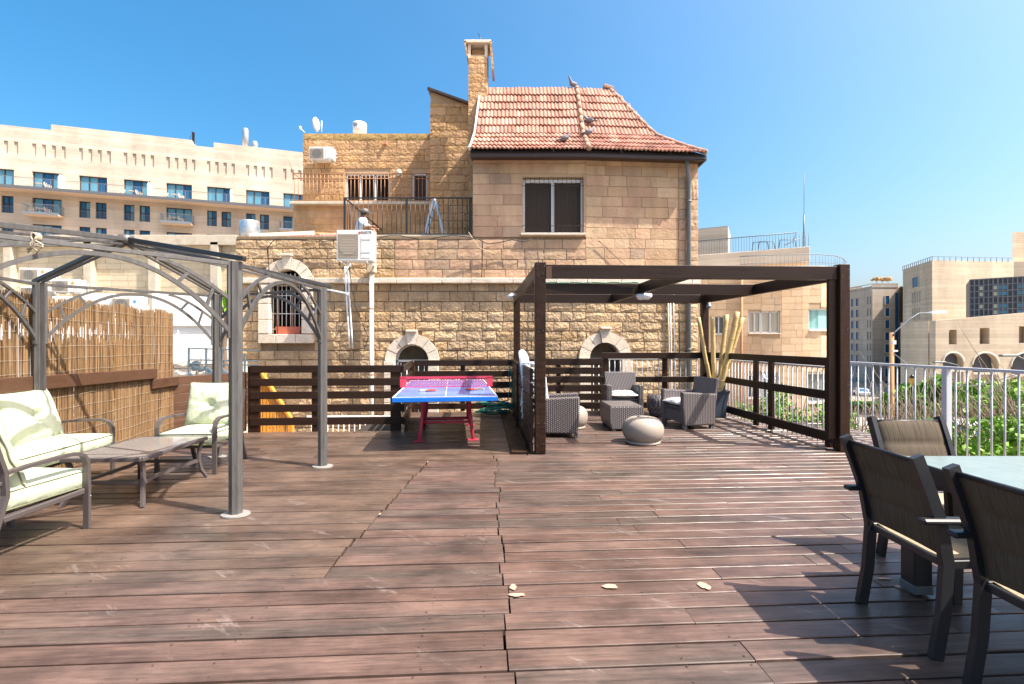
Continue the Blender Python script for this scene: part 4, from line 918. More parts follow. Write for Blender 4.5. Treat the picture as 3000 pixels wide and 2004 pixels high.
# yucca
yu = thing('yucca', 'tall yucca with a bare trunk and spiky crown beside the house corner', 'plant', tuple(at(665, 1130, 11.0)))
b = MB(); b.tube([at(665, 1140, 11), at(661, 1085, 11), at(655, 1020, 11), at(664, 960, 11), at(660, 905, 11)], [.07, .065, .06, .055, .05], 8); b.build('trunk', m_trunk, yu)
for k in range(46):
    a = rnd.uniform(0, 6.28); e = rnd.uniform(-.9, 1.4); l = rnd.uniform(.35, .62); c = at(660, 905 + rnd.uniform(-8, 12), 11)
    d = V(math.cos(a) * math.cos(e), math.sin(a) * math.cos(e), math.sin(e)); s = d.cross(V(0, 0, 1)).normalized() * .022
    tip = c + d * l - V(0, 0, .1 * l); mid = c + d * l * .5
    b = MB(); b.add([c - s, c + s, mid + s, mid - s, tip], [(0, 1, 2, 3), (3, 2, 4)]); b.build('leaf', m_leaf if e > -.3 else m_reed, yu, fix=False)
# orange stair on the patio
os_ = thing('orange_stair', 'orange varnished timber stair seen through the slatted fence', 'stairs', (-4.3, 9.2, -2.6))
A_, B_ = at(762, 1085, 9.2), at(852, 1225, 9.2)
b = MB(); b.beam(A_, B_, .05, .1, (0, 1, 0)); b.beam(B_, V(B_.x + .02, B_.y, -2.6), .09, .09, (0, 1, 0)); b.build('handrail', m_orange, os_)
for k in range(9): t_ = k / 9 + .03; p = lerp(A_, B_, t_); b = MB(); b.beam(p, V(p.x, p.y, -2.6), .045, .03, (0, 1, 0)); b.build('baluster', m_orange, os_)
b = MB(); b.beam(at(772, 1085, 9.25), V(at(772, 1085, 9.25).x, 9.25, -2.6), .09, .09, (0, 1, 0)); b.build('newel_post', m_orange, os_)
for k in range(8): b = MB(); b.box((A_.x + .08 + k * .13, 9.7, -.6 - k * .2), (.26, .8, .04)); b.build('tread', m_orange, os_)
pr = thing('patio_railing', 'low white metal railing on the patio below the slatted fence', 'railing', (-2.9, 10.4, -2.6))
for k in range(22): x = -4.3 + k * .115; b = MB(); b.tube([V(x, 10.4, -1.2), V(x, 10.4, -.2)], .009, 5); b.build('bar', m_white, pr)
b = MB(); b.beam(V(-4.4, 10.4, -.2), V(-1.7, 10.4, -.2), .04, .035); b.build('rail', m_white, pr); b = MB(); b.box((-3.0, 10.4, -1.9), (2.8, .1, 1.4)); b.build('kerb_wall', m_conc, pr)
# ---------------------------------------------------------------- hotel on the left
hot = thing('hotel_left', None, None, (-59.4, 60, -10)); hot.name = 'balconied_hotel'; props(hot, 'long cream stone hotel with blue windows and balconies on the left skyline', 'building')
Hd = Vector((.9513, .3086, 0)); sB = 4.724
frH = Fr((-59.4, 60, 0), Hd, (Hd.y, -Hd.x, 0))
holes = []; K0, K1 = -3, 8
tri = lambda k: (k * sB, k * sB + 2.95)
rows = [(20.75, 22.55), (17.2, 19.3), (13.93, 16.05), (10.7, 12.8)]
def is_bal(k): return k % 3 == 0
wins = []                                            # (u0,u1,z0,z1,type,row,k)
for k in range(K0, K1):
    a, c = tri(k); wins.append((a, c, 20.0, 22.55, 3, 0, k))
    for r in (1, 2, 3):
        z0, z1 = rows[r]
        if is_bal(k): wins.append((a, c, z0, z1, 3, r, k))
        else: wins.append((a, a + 1.17, z0, z1, 2, r, k)); wins.append((a + 1.72, a + 2.89, z0, z1, 2, r, k))
slits = [(k * sB + j * .985 - .02, k * sB + j * .985 + .4, 24.45, 26.0) for k in range(K0, K1) for j in range(4)]
U0, U1 = K0 * sB - 2, K1 * sB + 1
top = backing(frH.O, frH.U, frH.N, U0, U1, 19.85, 27.9, [(w[0], w[1], w[2], w[3]) for w in wins if w[5] == 0] + slits, .5, 0).build('upper_wall', m_cream, hot)
low = backing(frH.O, frH.U, frH.N, U0, U1, 9.9, 19.85, [(w[0], w[1], w[2], w[3]) for w in wins if w[5] > 0], .5, .02).build('lower_wall', m_cream2, hot)
b = MB(); b.box(((U0 + U1) / 2, .3, -.05), (U1 - U0, .5, 19.9), frH.m); b.box(((U0 + U1) / 2, 7, 8.6), (U1 - U0, 13, 37), frH.m); b.build('body', m_cream2, hot)
b = MB(); b.box(((U0 + U1) / 2, .2, 25.2), (U1 - U0, .04, 2), frH.m); b.build('slit_backs', m_cream, hot)
b = MB(); b.box((2.6 + 6.75, 1.2, 28.0), (15.3, 1.6, 1.5), frH.m); b.box((20.6 + 12, 1.2, 28.0), (26, 1.6, 1.5), frH.m); b.build('roof_parapet', m_cream, hot)
b = MB(); b.box(((U0 + U1) / 2, -.95, 19.95), (U1 - U0, 1.9, .22), frH.m); b.build('terrace_slab', m_slab, hot)
b = MB(); b.box(((U0 + U1) / 2, -1.93, 20.0), (U1 - U0, .08, .36), frH.m); b.build('slab_rim', m_grim, hot)
for z in (21.2,): b = MB(); b.beam(frH.p(U0, -1.85, z), frH.p(U1, -1.85, z), .06, .05); b.build('terrace_handrail', m_rail, hot)
b = MB(); u = U0
while u < U1: b.box((u, -1.85, 20.65), (.014, .014, 1.05), frH.m); u += .16
o = b.build('terrace_balusters', m_rail, hot); o['kind'] = 'stuff'
u = U0
while u < U1: b = MB(); b.box((u, -1.85, 20.65), (.05, .05, 1.1), frH.m); b.build('terrace_post', m_rail, hot); u += sB
for (a, c, z0, z1, n, r, k) in wins:
    if r == 3 and not -2 <= k <= 6: continue
    w = thing('window', None, None); w.parent = hot; OFF[w] = OFF[hot]
    wd = c - a; b = MB(); fw = .1
    for i in range(n + 1): b.box((a + fw / 2 + (wd - fw) * i / n, .28, (z0 + z1) / 2), (fw, .1, z1 - z0), frH.m)
    b.box(((a + c) / 2, .27, z1 - fw / 2), (wd, .1, fw), frH.m)
    if n == 2: b.box(((a + c) / 2, .27, z0 + (z1 - z0) * .52), (wd, .1, .08), frH.m)
    b.build('frame', m_frameb, w)
    for i in range(n):
        x0 = a + fw + (wd - fw) * i / n; x1 = a + (wd - fw) * (i + 1) / n
        b = MB(); b.box(((x0 + x1) / 2, .33, (z0 + z1) / 2), (x1 - x0, .03, z1 - z0 - .1), frH.m); b.build('pane', m_curt if rnd.random() < (.6 if n == 3 else .4) else m_glass, w)
    if n == 2 and r < 3:
        b = MB(); b.box(((a + c) / 2, .06, z0 + .85), (wd, .04, .04), frH.m)
        for i in range(8): b.box((a + wd * (i + .5) / 8, .06, z0 + .42), (.025, .025, .85), frH.m)
        b.build('guard_rail', m_rail, w)
CH = None
def cafe_chair(p, ang, lab):
    global CH
    if CH is None:
        b = MB()
        for sx in (-.22, .22):
            b.beam(V(sx, -.22, 0), V(sx, -.2, .62), .04, .04, (0, 1, 0)); b.beam(V(sx, .26, 0), V(sx, .2, .45), .04, .04, (0, 1, 0)); b.beam(V(sx, .2, .43), V(sx, .3, .95), .045, .04, (0, 1, 0)); b.beam(V(sx, -.24, .62), V(sx, .24, .64), .05, .03)
        b.box((0, 0, .42), (.46, .46, .04), None, .01); b.box((0, .27, .72), (.44, .03, .42), Matrix.Rotation(-.15, 4, 'X'), .01)
        CH = mesh_of(b, 'cafe_chair', m_cafe)
    o = bpy.data.objects.new('balcony_chair', CH); COL.objects.link(o); o.location = p; o.rotation_euler[2] = ang
    props(o, lab, 'chair', 'cream chairs on the hotel balconies')
def cafe_table(p, lab):
    b = MB(); b.lathe([(.35, .68), (.35, .72), (.001, .72)], p, 14); b.tube([p, p + V(0, 0, .7)], .035, 6); b.lathe([(.22, 0), (.2, .03), (.001, .04)], p, 12)
    o = b.build('balcony_table', m_cafe); off = p; o.data.transform(T(-p)); o.location = p; props(o, lab, 'table', 'cream tables on the hotel balconies')
names = {0: 'leftmost', 2: 'middle', 3: 'right-hand'}
for k in (0, 2, 3):
    a, c = tri(k); nm = names[k]
    cafe_chair(frH.p(a + .1, -1.0, 20.08), R(-70), f'{nm} terrace of the hotel top floor: left cream chair'); cafe_chair(frH.p(a + 2.1, -1.0, 20.08), R(110), f'{nm} terrace of the hotel top floor: right cream chair'); cafe_table(frH.p(a + 1.2, -1.1, 20.08), f'small cream table on the {nm} terrace of the hotel top floor')
for k, nm in ((0, 'left'), (3, 'right')):
    a, c = tri(k); cafe_chair(frH.p(a + .35, -.7, 17.12), R(-70), f'left cream chair on the {nm} projecting hotel balcony'); cafe_chair(frH.p(a + 1.95, -.7, 17.12), R(110), f'right cream chair on the {nm} projecting hotel balcony'); cafe_table(frH.p(a + 1.15, -.8, 17.12), f'small cream table on the {nm} projecting hotel balcony')
for k in range(K0, K1):
    if not is_bal(k): continue
    for r in (1, 2, 3):
        a, c = tri(k); z0 = rows[r][0]; bl = thing('balcony', None, None); bl.parent = hot; OFF[bl] = OFF[hot]
        b = MB(); b.box(((a + c) / 2, -.7, z0 - .16), (c - a + .5, 1.5, .18), frH.m); b.build('slab', m_slab, bl)
        b = MB(); b.box(((a + c) / 2, -1.46, z0 - .1), (c - a + .6, .06, .3), frH.m); b.build('rim', m_rail, bl)
        b = MB(); L0, L1 = a - .28, c + .28; b.beam(frH.p(L0, -1.42, z0 + 1), frH.p(L1, -1.42, z0 + 1), .05, .05)
        n = 24
        for i in range(n + 1): b.box((lerp(L0, L1, i / n), -1.42, z0 + .5), (.018, .018, 1), frH.m)
        for s in (L0, L1):
            b.beam(frH.p(s, -1.42, z0 + 1), frH.p(s, 0, z0 + 1), .05, .05)
            for i in range(10): b.box((s, -1.42 + .14 * i, z0 + .5), (.018, .018, 1), frH.m)
        o = b.build('railing', m_rail, bl); o['kind'] = 'stuff'
for u in (3.35, 12.6, 22.0, -6): b = MB(); b.prism([(u, -.05, 20.1), (u, -1.7, 20.1), (u, -1.7, 21.6), (u, -1.3, 22.1), (u, -.05, 22.1)], (.05, 0, 0), frH.m); b.build('privacy_screen', m_screen, hot)
t = thing('roof_vent', 'pair of silver vent pipes on the hotel roof', 'vent', tuple(frH.p(23.3, 1.4, 28.7))); L0 = t.location
for dx, h, r in ((0, 2.6, .42), (1.2, .9, .4)): b = MB(); b.lathe([(r, 0), (r, h), (r * .7, h + .3), (.001, h + .4)], L0 + Hd * dx, 16); b.build('pipe', m_gal, t)
t = thing('roof_chimney', 'dark chimney pipe at the end of the hotel roof parapet', 'chimney', tuple(frH.p(16.9, 1.4, 28.6))); L0 = t.location
b = MB(); b.lathe([(.16, 0), (.16, 1.5), (.19, 1.5), (.19, 1.6), (.001, 1.6)], L0, 12); b.build('pipe', m_frameb, t); b = MB(); b.tube([L0 + V(-.6, 0, 0), L0 + V(-.5, 0, .6), L0 + V(-.3, 0, 1.2)], .025, 5); b.build('cable', m_black, t)
# ---------------------------------------------------------------- curved office building on the right
cv = thing('curved_building', 'peach stone building with curved front and blinds beyond the pergola', 'building', (11, 22, -10))
path = [V(9.6, 28, 0), V(10.35, 25, 0), V(10.65, 23.4, 0), V(11.0, 22, 0), V(11.7, 21, 0), V(12.5, 20.5, 0), V(13.3, 20.55, 0), V(13.9, 20.9, 0), V(14.3, 21.5, 0), V(14.5, 22.4, 0)]
path = [V((px - 1500) / F * y, y, 0) for px, y in ((2015, 22.3), (2075, 22.1), (2128, 21.9), (2172, 21.7), (2230, 21.5), (2290, 21.3), (2350, 21.2), (2405, 21.2), (2448, 21.5), (2474, 22.2), (2484, 23.3))]
wz = {1: (1.75, 2.58), 3: (1.8, 2.76), 4: (1.8, 2.76), 6: (1.92, 2.86), 7: (1.92, 2.86)}
lowz = {3: (-1.1, -.05), 4: (-1.2, .05), 6: (-1.25, .05), 7: (-1.25, .05)}
cb = MB()
for i in range(len(path) - 1):
    p, q = path[i], path[i + 1]; fr = Fr(p, q - p, V((q - p).y, -(q - p).x, 0)); L_ = (q - p).length
    rects = []
    if i in wz: rects.append((0 if i in (4, 7) else L_ * (.35 if i != 1 else .25), L_ if i in (3, 6, 7) else L_ * .92, *wz[i]))
    if i in lowz: rects.append((0 if i in (4, 7) else L_ * .3, L_ if i in (3, 6) else L_ * .85, *lowz[i]))
    bk = backing(fr.O, fr.U, fr.N, 0, L_, -10, 4.6, rects, .35, .018); cb.add(bk.v, bk.f)
    for r in rects:
        w = thing('window', None, None); w.parent = cv; OFF[w] = OFF[cv]
        bm = m_blind if (i in (6, 7) and r[2] > 0) else (m_gglass if r[2] < 0 else m_blindw)
        b = MB(); b.box(((r[0] + r[1]) / 2, .16, (r[2] + r[3]) / 2), (r[1] - r[0], .03, r[3] - r[2]), fr.m); b.build('pane', bm if i != 1 else m_gglass, w)
        b = MB(); wd = r[1] - r[0]
        for z in (r[2] + .03, r[3] - .03): b.box((r[0] + wd / 2, .1, z), (wd, .06, .06), fr.m)
        ends = [r[0] + .03] + ([r[1] - .03] if i != 6 else []) + ([r[0] + wd * .5] if i in (1, 3, 4) else [])
        if i == 7: ends = [r[1] - .03]
        for u in ends: b.box((u, .1, (r[2] + r[3]) / 2), (.055, .06, r[3] - r[2]), fr.m)
        b.build('frame', m_alu, w)
        b = MB(); b.box(((r[0] + r[1]) / 2, -.01, r[2] - .03), (wd, .14, .05), fr.m, .01); b.build('sill', m_trim, w)
    path[i].z = 0
cwall = cb.build('wall', m_mortar, cv)
stn = []
for i in range(len(path) - 1):
    p, q = path[i], path[i + 1]; fr = Fr(p, q - p, V((q - p).y, -(q - p).x, 0)); L_ = (q - p).length; hs = []
    if i in wz: hs.append(dict(u0=0 if i in (4, 7) else L_ * (.35 if i != 1 else .25), u1=L_ if i in (3, 6, 7) else L_ * .92, z0=wz[i][0], z1=wz[i][1]))
    if i in lowz: hs.append(dict(u0=0 if i in (4, 7) else L_ * .3, u1=L_ if i in (3, 6) else L_ * .85, z0=lowz[i][0], z1=lowz[i][1]))
    stn += lay(fr.O, fr.U, fr.N, 0, L_, -2.6, 4.6, .3, .5, hs, depth=.03, joint=.008, seedjit=.006)
place_stones(stn, PEACH, cwall, 300)
b = MB(); b.prism([p + V(0, 0, 4.58) for p in path] + [V(16, 32, 4.58), V(8, 32, 4.58)], (0, 0, .16)); b.build('roof_slab', m_trim, cv)
p0 = at(2030, 800, 27); p1 = at(2368, 800, 24.5)
fr = Fr((p0.x, p0.y, 0), V(p1.x - p0.x, p1.y - p0.y, 0), V(p1.y - p0.y, -(p1.x - p0.x), 0)); L_ = (V(p1.x, p1.y, 0) - V(p0.x, p0.y, 0)).length
b = MB(); b.box((L_ / 2, 2, 5.05), (L_, 4, .75), fr.m); b.build('upper_wall', m_curv, cv); b = MB(); b.box((L_ / 2, 1.8, 5.8), (L_ + .1, 4.2, .75), fr.m, .02); b.build('upper_parapet', m_cream, cv)
b = MB(); b.box((.75, 5, 7.0), (1.7, 3, 2.9), fr.m); b.build('stair_head', m_cream, cv)
b = MB(); b.box((2.3, 5, 6.25), (3.0, 2, .25), fr.m); b.build('roof_step', m_cream, cv)
rl = thing('roof_railing', None, None); rl.parent = cv; OFF[rl] = OFF[cv]
for z in (7.05, 6.25): b = MB(); b.tube([fr.p(0, .3, z), fr.p(L_ - .5, .3, z), fr.p(L_ - .5, 3.2, z)], .03, 5); b.build('rail', m_bluef, rl)
for k in range(42): b = MB(); b.tube([fr.p(k * .135, .3, 6.2), fr.p(k * .135, .3, 7.05)], .012, 4); b.build('bar', m_bluef, rl)
for x in (2.9, 3.2, 4.2): b = MB(); b.tube([fr.p(x, 1.5, 6.2), fr.p(x + .1, 1.5, 6.95), fr.p(x + .8, 1.5, 6.9), fr.p(x + .9, 1.5, 6.2)], .03, 5); b.build('frame', m_bluef, rl)
for z, r in ((5.25, .02), (4.9, .012)): b = MB(); b.tube([p + V(0, .1, z) for p in path[3:]], r, 6); b.build('curved_rail', m_rail, cv)
for i in range(3, len(path) - 1):
    for k in range(5): p = lerp(path[i], path[i + 1], k / 5); b = MB(); b.tube([p + V(0, .1, 4.7), p + V(0, .1, 5.25)], .008, 4); b.build('curved_rail_bar', m_rail, cv)
p = path[3]; b = MB(); b.tube([p + V(-.05, -.12, 4.5), p + V(-.05, -.12, -3)], .06, 8); b.build('downpipe', m_rust, cv)
t = thing('antenna_mast', 'thin antenna mast on the roof of the curved building', 'antenna', tuple(at(2355, 722, 24.5))); L0 = t.location
b = MB(); b.tube([L0, L0 + V(0, 0, 1.6)], .035, 6); b.tube([L0 + V(0, 0, 1.6), L0 + V(.02, 0, 3.7)], .014, 5); b.build('mast', m_zinc, t); b = MB(); b.tube([L0 + V(0, 0, .5), L0 + V(-1.0, 0, .05)], .02, 5); b.build('stay', m_zinc, t)
aircon('small air conditioner under a window of the curved building', tuple(at(2108, 1010, 23.9)), .8, .6, .3, R(40))
pw = thing('person', 'person in pale shirt leaning at a lower window of the curved building', 'person', tuple(at(2258, 1128, 21.3) + V(0, .3, 0))); L0 = Vector(pw.location)
skin_body('body', [(L0 + V(0, 0, .1), .14, .1), (L0 + V(0, 0, .35), .15, .1), (L0 + V(0, -.02, .55), .16, .1), (L0 + V(.02, -.03, .66), .055), (L0 + V(.03, -.06, .78), .08, .09), (L0 + V(.03, -.06, .86), .06), (L0 + V(.2, -.05, .5), .05), (L0 + V(.25, -.2, .28), .04), (L0 + V(.1, -.32, .25), .035), (L0 + V(-.18, -.05, .5), .05), (L0 + V(-.22, -.2, .28), .04), (L0 + V(-.1, -.32, .25), .035)],
          [(0, 1), (1, 2), (2, 3), (3, 4), (4, 5), (2, 6), (6, 7), (7, 8), (2, 9), (9, 10), (10, 11)], m_shirt, pw)
b = MB(); b.ell(L0 + V(.03, -.07, .8), (.085, .095, .11)); b.build('head', m_skin, pw); b = MB(); b.ell(L0 + V(.03, -.04, .84), (.09, .095, .09)); b.build('hair', m_hair, pw)
# ---------------------------------------------------------------- far city on the right
def wall_quad(b, p, q, z0, z1): b.add([V(p[0], p[1], z0), V(q[0], q[1], z0), V(q[0], q[1], z1), V(p[0], p[1], z1)], [(0, 1, 2, 3)])
def P2(px, Y): return ((px - 1500) / F * Y, Y)
def prism_building(root, pts, z0, z1, m_, nm='walls'):
    b = MB(); n = len(pts); poly = [V(p[0], p[1], z0) for p in pts]; b.prism(poly, (0, 0, z1 - z0)); return b.build(nm, m_, root)
def fwin(root, fr, u0, u1, z0, z1, gm, trim=m_trim, deep=.15, sill=False):
    w = thing('window', None, None); w.parent = root; OFF[w] = OFF[root]
    b = MB(); b.box(((u0 + u1) / 2, -.03, (z0 + z1) / 2), (u1 - u0, .08, z1 - z0), fr.m); b.build('pane', gm, w)
    b = MB(); f = .12
    for u in (u0 - f / 2, u1 + f / 2): b.box((u, -.09, (z0 + z1) / 2), (f, .2, z1 - z0 + 2 * f), fr.m)
    for z in (z0 - f / 2, z1 + f / 2): b.box(((u0 + u1) / 2, -.09, z), (u1 - u0, .2, f), fr.m)
    b.build('frame', trim, w)
def frame2(p, q):
    d = V(q[0] - p[0], q[1] - p[1], 0); return Fr((p[0], p[1], 0), d, V(d.y, -d.x, 0)), d.length
r1 = thing('far_hotel', 'distant beige hotel with rows of small windows and roof terrace', 'building', (*P2(2560, 140), -10))
c = [P2(2455, 150), P2(2528, 139), P2(2556, 134), P2(2632, 134), P2(2660, 139), P2(2660, 160), P2(2455, 165)]
zt = lambda y, Y: HC + (1002 - y) / F * Y
prism_building(r1, c, -10, zt(842, 138), m_cream2)
for i in (0, 2):
    pass
f_, L_ = frame2(c[0], c[1])
for rrow in range(9):
    z1 = zt(876 + rrow * 32.5, 143); z0 = z1 - 2.2
    for px in (2499, 2513): u = (px - 2455) / 73 * L_; fwin(r1, f_, u - .45, u + .45, z0, z1, m_glass)
f_, L_ = frame2(c[1], c[2])
for rrow in range(9):
    z1 = zt(870 + rrow * 34, 137); z0 = z1 - 2.2
    for t_ in (.55, .85): fwin(r1, f_, t_ * L_ - .3, t_ * L_ + .3, z0, z1, m_lat)
f_, L_ = frame2(c[2], c[3])
for rrow in range(9):
    z1 = zt(867 + rrow * 35.5, 134); z0 = z1 - 2.2; fwin(r1, f_, .48 * L_, .64 * L_, z0, z1, m_glass)
b = MB(); b.box((.93 * L_, -.05, 2), (.8, .12, 26), f_.m); b.build('glass_strip', m_glass, r1)
b = MB(); zz = zt(842, 134)
for k in range(40):
    p = lerp(V(*c[0], 0), V(*c[1], 0), k / 16) if k < 16 else lerp(V(*c[2], 0), V(*c[3], 0), (k - 16) / 24); b.box((p.x, p.y, zz + .5), (.25, .25, 1.0))
b.beam(V(*c[0], zz + 1.05), V(*c[1], zz + 1.05), .3, .15); b.beam(V(*c[1], zz + 1.05), V(*c[2], zz + 1.05), .3, .15); b.beam(V(*c[2], zz + 1.05), V(*c[3], zz + 1.05), .3, .15)
o = b.build('roof_balustrade', m_cream, r1); o['kind'] = 'stuff'
t = thing('roof_canopy', 'straw coloured thatched canopy on the far hotel roof', 'canopy', tuple(at(2585, 842, 136))); L0 = Vector(t.location)
b = MB()
for k in range(60): b.ell(L0 + V(rnd.uniform(-2.2, 2.2), rnd.uniform(-1, 1), 2.3 + rnd.uniform(-.3, .35)), (.5, .4, .3), 6, 4)
o = b.build('thatch', m_thatch, t); o['kind'] = 'stuff'
for dx in (-1.6, 0, 1.6): b = MB(); b.tube([L0 + V(dx, 0, 0), L0 + V(dx, 0, 2.2)], .07, 5); b.build('post', m_cream, t)
r2 = thing('stepped_hotel', 'tall beige stone hotel block with paired slit windows and dark glass lattice', 'building', (*P2(2731, 96), -10))
c = [P2(2645, 110), P2(2731, 97), P2(2970, 99), P2(3160, 96), P2(3160, 140), P2(2645, 150)]
prism_building(r2, c, -10, zt(762, 97), m_pale)
f_, L_ = frame2(c[0], c[1])
z1 = zt(812, 104); fwin(r2, f_, .38 * L_, .58 * L_, z1 - 2.2, z1, m_glass)
for rrow in range(7):
    z1 = zt(858 + rrow * 47, 104); 
    for t_ in (.42, .58): fwin(r2, f_, t_ * L_ - .45, t_ * L_ + .45, z1 - 2.1, z1, m_cream2, m_cream)
b = MB(); b.prism([V(*P2(2966, 101), -10), V(*P2(3200, 100), -10), V(*P2(3200, 130), -10), V(*P2(2966, 130), -10)], (0, 0, zt(680, 101) + 10)); b.build('tower', m_pale, r2)
b = MB(); z = zt(762, 96)
b.beam(V(*c[0], z + .9), V(*c[1], z + .9), .08, .08); b.beam(V(*c[1], z + .9), V(*c[2], z + .9), .08, .08)
for k in range(14): p = lerp(V(*c[0], 0), V(*c[1], 0), k / 14); b.box((p.x, p.y, z + .45), (.1, .1, .9)); p = lerp(V(*c[1], 0), V(*c[2], 0), k / 14); b.box((p.x, p.y, z + .45), (.07, .07, .9))
b.build('roof_rail', m_rail, r2)
lp, lq = P2(2841, 86), P2(3150, 78); f_, L_ = frame2(lp, lq); lz0, lz1 = zt(960, 84), zt(818, 85)
lt = thing('lattice_bay', None, None); lt.parent = r2; OFF[lt] = OFF[r2]
b = MB(); b.box((L_ / 2, 5, (lz0 + lz1) / 2), (L_, 10, lz1 - lz0), f_.m); b.build('bay', m_lat, lt)
b = MB()
for k in range(22): b.box((k * L_ / 21, -.1, (lz0 + lz1) / 2), (.16, .25, lz1 - lz0), f_.m)
for k in range(9): b.box((L_ / 2, -.13, lz0 + (lz1 - lz0) * k / 8), (L_, .25, .16), f_.m)
b.build('grid', m_rail, lt)
for i in (2, 5, 6, 7, 10, 11, 14): 
    for j in (2, 3, 5, 6):
        if i == 2 and j == 2: continue
        b = MB(); b.box(((i + .5) * L_ / 21, -.06, lz0 + (lz1 - lz0) * (j + .5) / 8), (L_ / 21 * .7, .1, (lz1 - lz0) / 8 * .6), f_.m); b.build('pale_pane', m_curt if i > 5 else m_blindw, lt)  # some panes in curtain blue, some in cream blind colour
r3 = thing('arcade_building', 'low stone building with deep arches and square niches along the street', 'building', (*P2(2741, 68), -10))
ap, aq = P2(2741, 70), P2(3120, 68); f_, L_ = frame2(ap, aq); atop = zt(940, 71)
def lu(px):                                          # pixel column -> distance along the facade
    k = (px - 1500) / F; d = f_.U; return (k * ap[1] - ap[0]) / (d.x - k * d.y)
arches = [(lu(2762), lu(2823)), (lu(2848), lu(2926)), (lu(2961), lu(3050))]
rect = []
for a, c2 in arches: rect.append((a, c2, -10, zt(1034, 66) - .02))
nic = [(lu(2780), lu(2803)), (lu(2870), lu(2899)), (lu(2985), lu(3020))]; nz = [(zt(1009, 68), zt(965, 68)), (zt(1008, 65), zt(958, 65)), (zt(1005, 62), zt(951, 62))]
bk = backing(f_.O, f_.U, f_.N, 0, L_, -10, atop, rect + [(a, c2, *z) for (a, c2), z in zip(nic, nz)], 1.2, 0)
bk.box((L_ / 2, 4.5, (atop - 10) / 2), (L_, 6, atop + 10 - .02), f_.m)
bk.prism([(0, 0, atop - .01), (L_, 0, atop - .01), (L_, 0, atop + 1.5)], (0, 1.2, 0), f_.m)
bk.build('wall', m_pale, r3)
for (a, c2) in arches:
    r_ = (c2 - a) / 2; zs = zt(1034, 66) - r_ * 1.05; uc = (a + c2) / 2
    ring = [(uc + r_ * math.cos(math.pi * k / 16), zs + r_ * 1.05 * math.sin(math.pi * k / 16)) for k in range(17)]
    ar = thing('arch', None, None); ar.parent = r3; OFF[ar] = OFF[r3]
    b = MB()                                          # spandrels that round the square opening
    for s in (0, 1):
        pts = ring[:9] if s == 0 else ring[8:]; cor = (c2, zs + r_ * 1.05) if s == 0 else (a, zs + r_ * 1.05)
        b.prism([(x, 0, z) for x, z in pts] + [(cor[0], 0, cor[1] + .01)], (0, 1.2, 0), f_.m)
    b.build('spandrel', m_pale, ar)
    b = MB(); b.tube([f_.p(x, -.02, z) for x, z in ring], .13, 6); b.build('rim', m_trim, ar)
    b = MB(); b.box((uc, -.1, zs - 1.2), (2 * r_, .4, .3), f_.m); b.build('ledge', m_trim, ar)
    b = MB(); b.box((uc + .2 * r_, 1.0, zs + .6), (1.3 * r_, .05, 3.6), f_.m); b.build('glazing', m_lat, ar)
# street furniture
up = thing('utility_pole', 'wooden utility pole carrying a bent street lamp arm', 'pole', (*P2(2613, 30), -10)); L0 = Vector(up.location)
tp = at(2612, 974, 30)
b = MB(); b.tube([L0, tp], [.15, .125], 10); b.build('pole', m_pole, up)
b = MB(); b.tube([at(2617, 985, 29.8), at(2622, 972, 29.8), at(2665, 935, 29.8), at(2692, 918, 29.8), at(2730, 916, 29.8)], .04, 6); b.build('lamp_arm', m_rail, up)
b = MB(); b.prism([at(2727, 919, 29.8), at(2776, 917, 29.8), at(2774, 911, 29.8), at(2762, 909, 29.8), at(2730, 914, 29.8)], (0, .3, 0)); b.build('lamp_head', m_plas, up)
b = MB(); b.box(at(2617, 1003, 29.8), (.22, .2, .24)); b.box(at(2622, 1028, 29.8), (.3, .1, .1)); b.build('junction_box', m_wwall, up)
for a, lab in (((2618, 1035), 'sagging'),):
    b = MB(); pts = [at(2618, 1035, 29.8), at(2680, 1085, 27), at(2740, 1115, 25), at(2800, 1131, 22), at(2870, 1129, 20), at(2940, 1110, 18), at(3040, 1075, 16)]; b.tube(pts, .02, 5); o = b.build('overhead_cable', m_rail); props(o, 'sagging overhead cable running from the utility pole to the right', 'cable')
def street_lamp(px, py, Y, s, lab):
    t = thing('street_lamp', lab, 'street lamp', (*P2(px + 60 * s, Y), -10)); L0 = Vector(t.location); tip = at(px, py, Y)
    top = V(L0.x, L0.y, tip.z - .6)
    b = MB(); b.tube([L0, top], .07, 6); b.tube([top, top + V(-.3 * s, 0, .35), V(tip.x + .5 * s, Y, tip.z)], .05, 6); b.build('pole', m_rail, t)
    b = MB(); b.box(tip, (1.1, .3, .14), None, .03); b.build('lamp_head', m_zinc, t)
street_lamp(2955, 1042, 32, 1, 'grey street lamp in front of the third arch at the right edge'); street_lamp(2752, 1061, 45, 1, 'grey street lamp in front of the first arch')
t = thing('amber_lamp', 'small amber lantern beside the dry branches', 'lantern', tuple(at(2673, 1118, 40))); L0 = Vector(t.location)
b = MB(); b.lathe([(.08, -.3), (.2, .0), (.22, .3), (.05, .5)], L0, 8); b.build('glass', m_amber, t); b = MB(); b.lathe([(.26, .3), (.05, .6)], L0, 8); b.tube([L0 + V(0, 0, -.3), V(L0.x, L0.y, -10)], .06, 6); b.build('post', m_black, t)
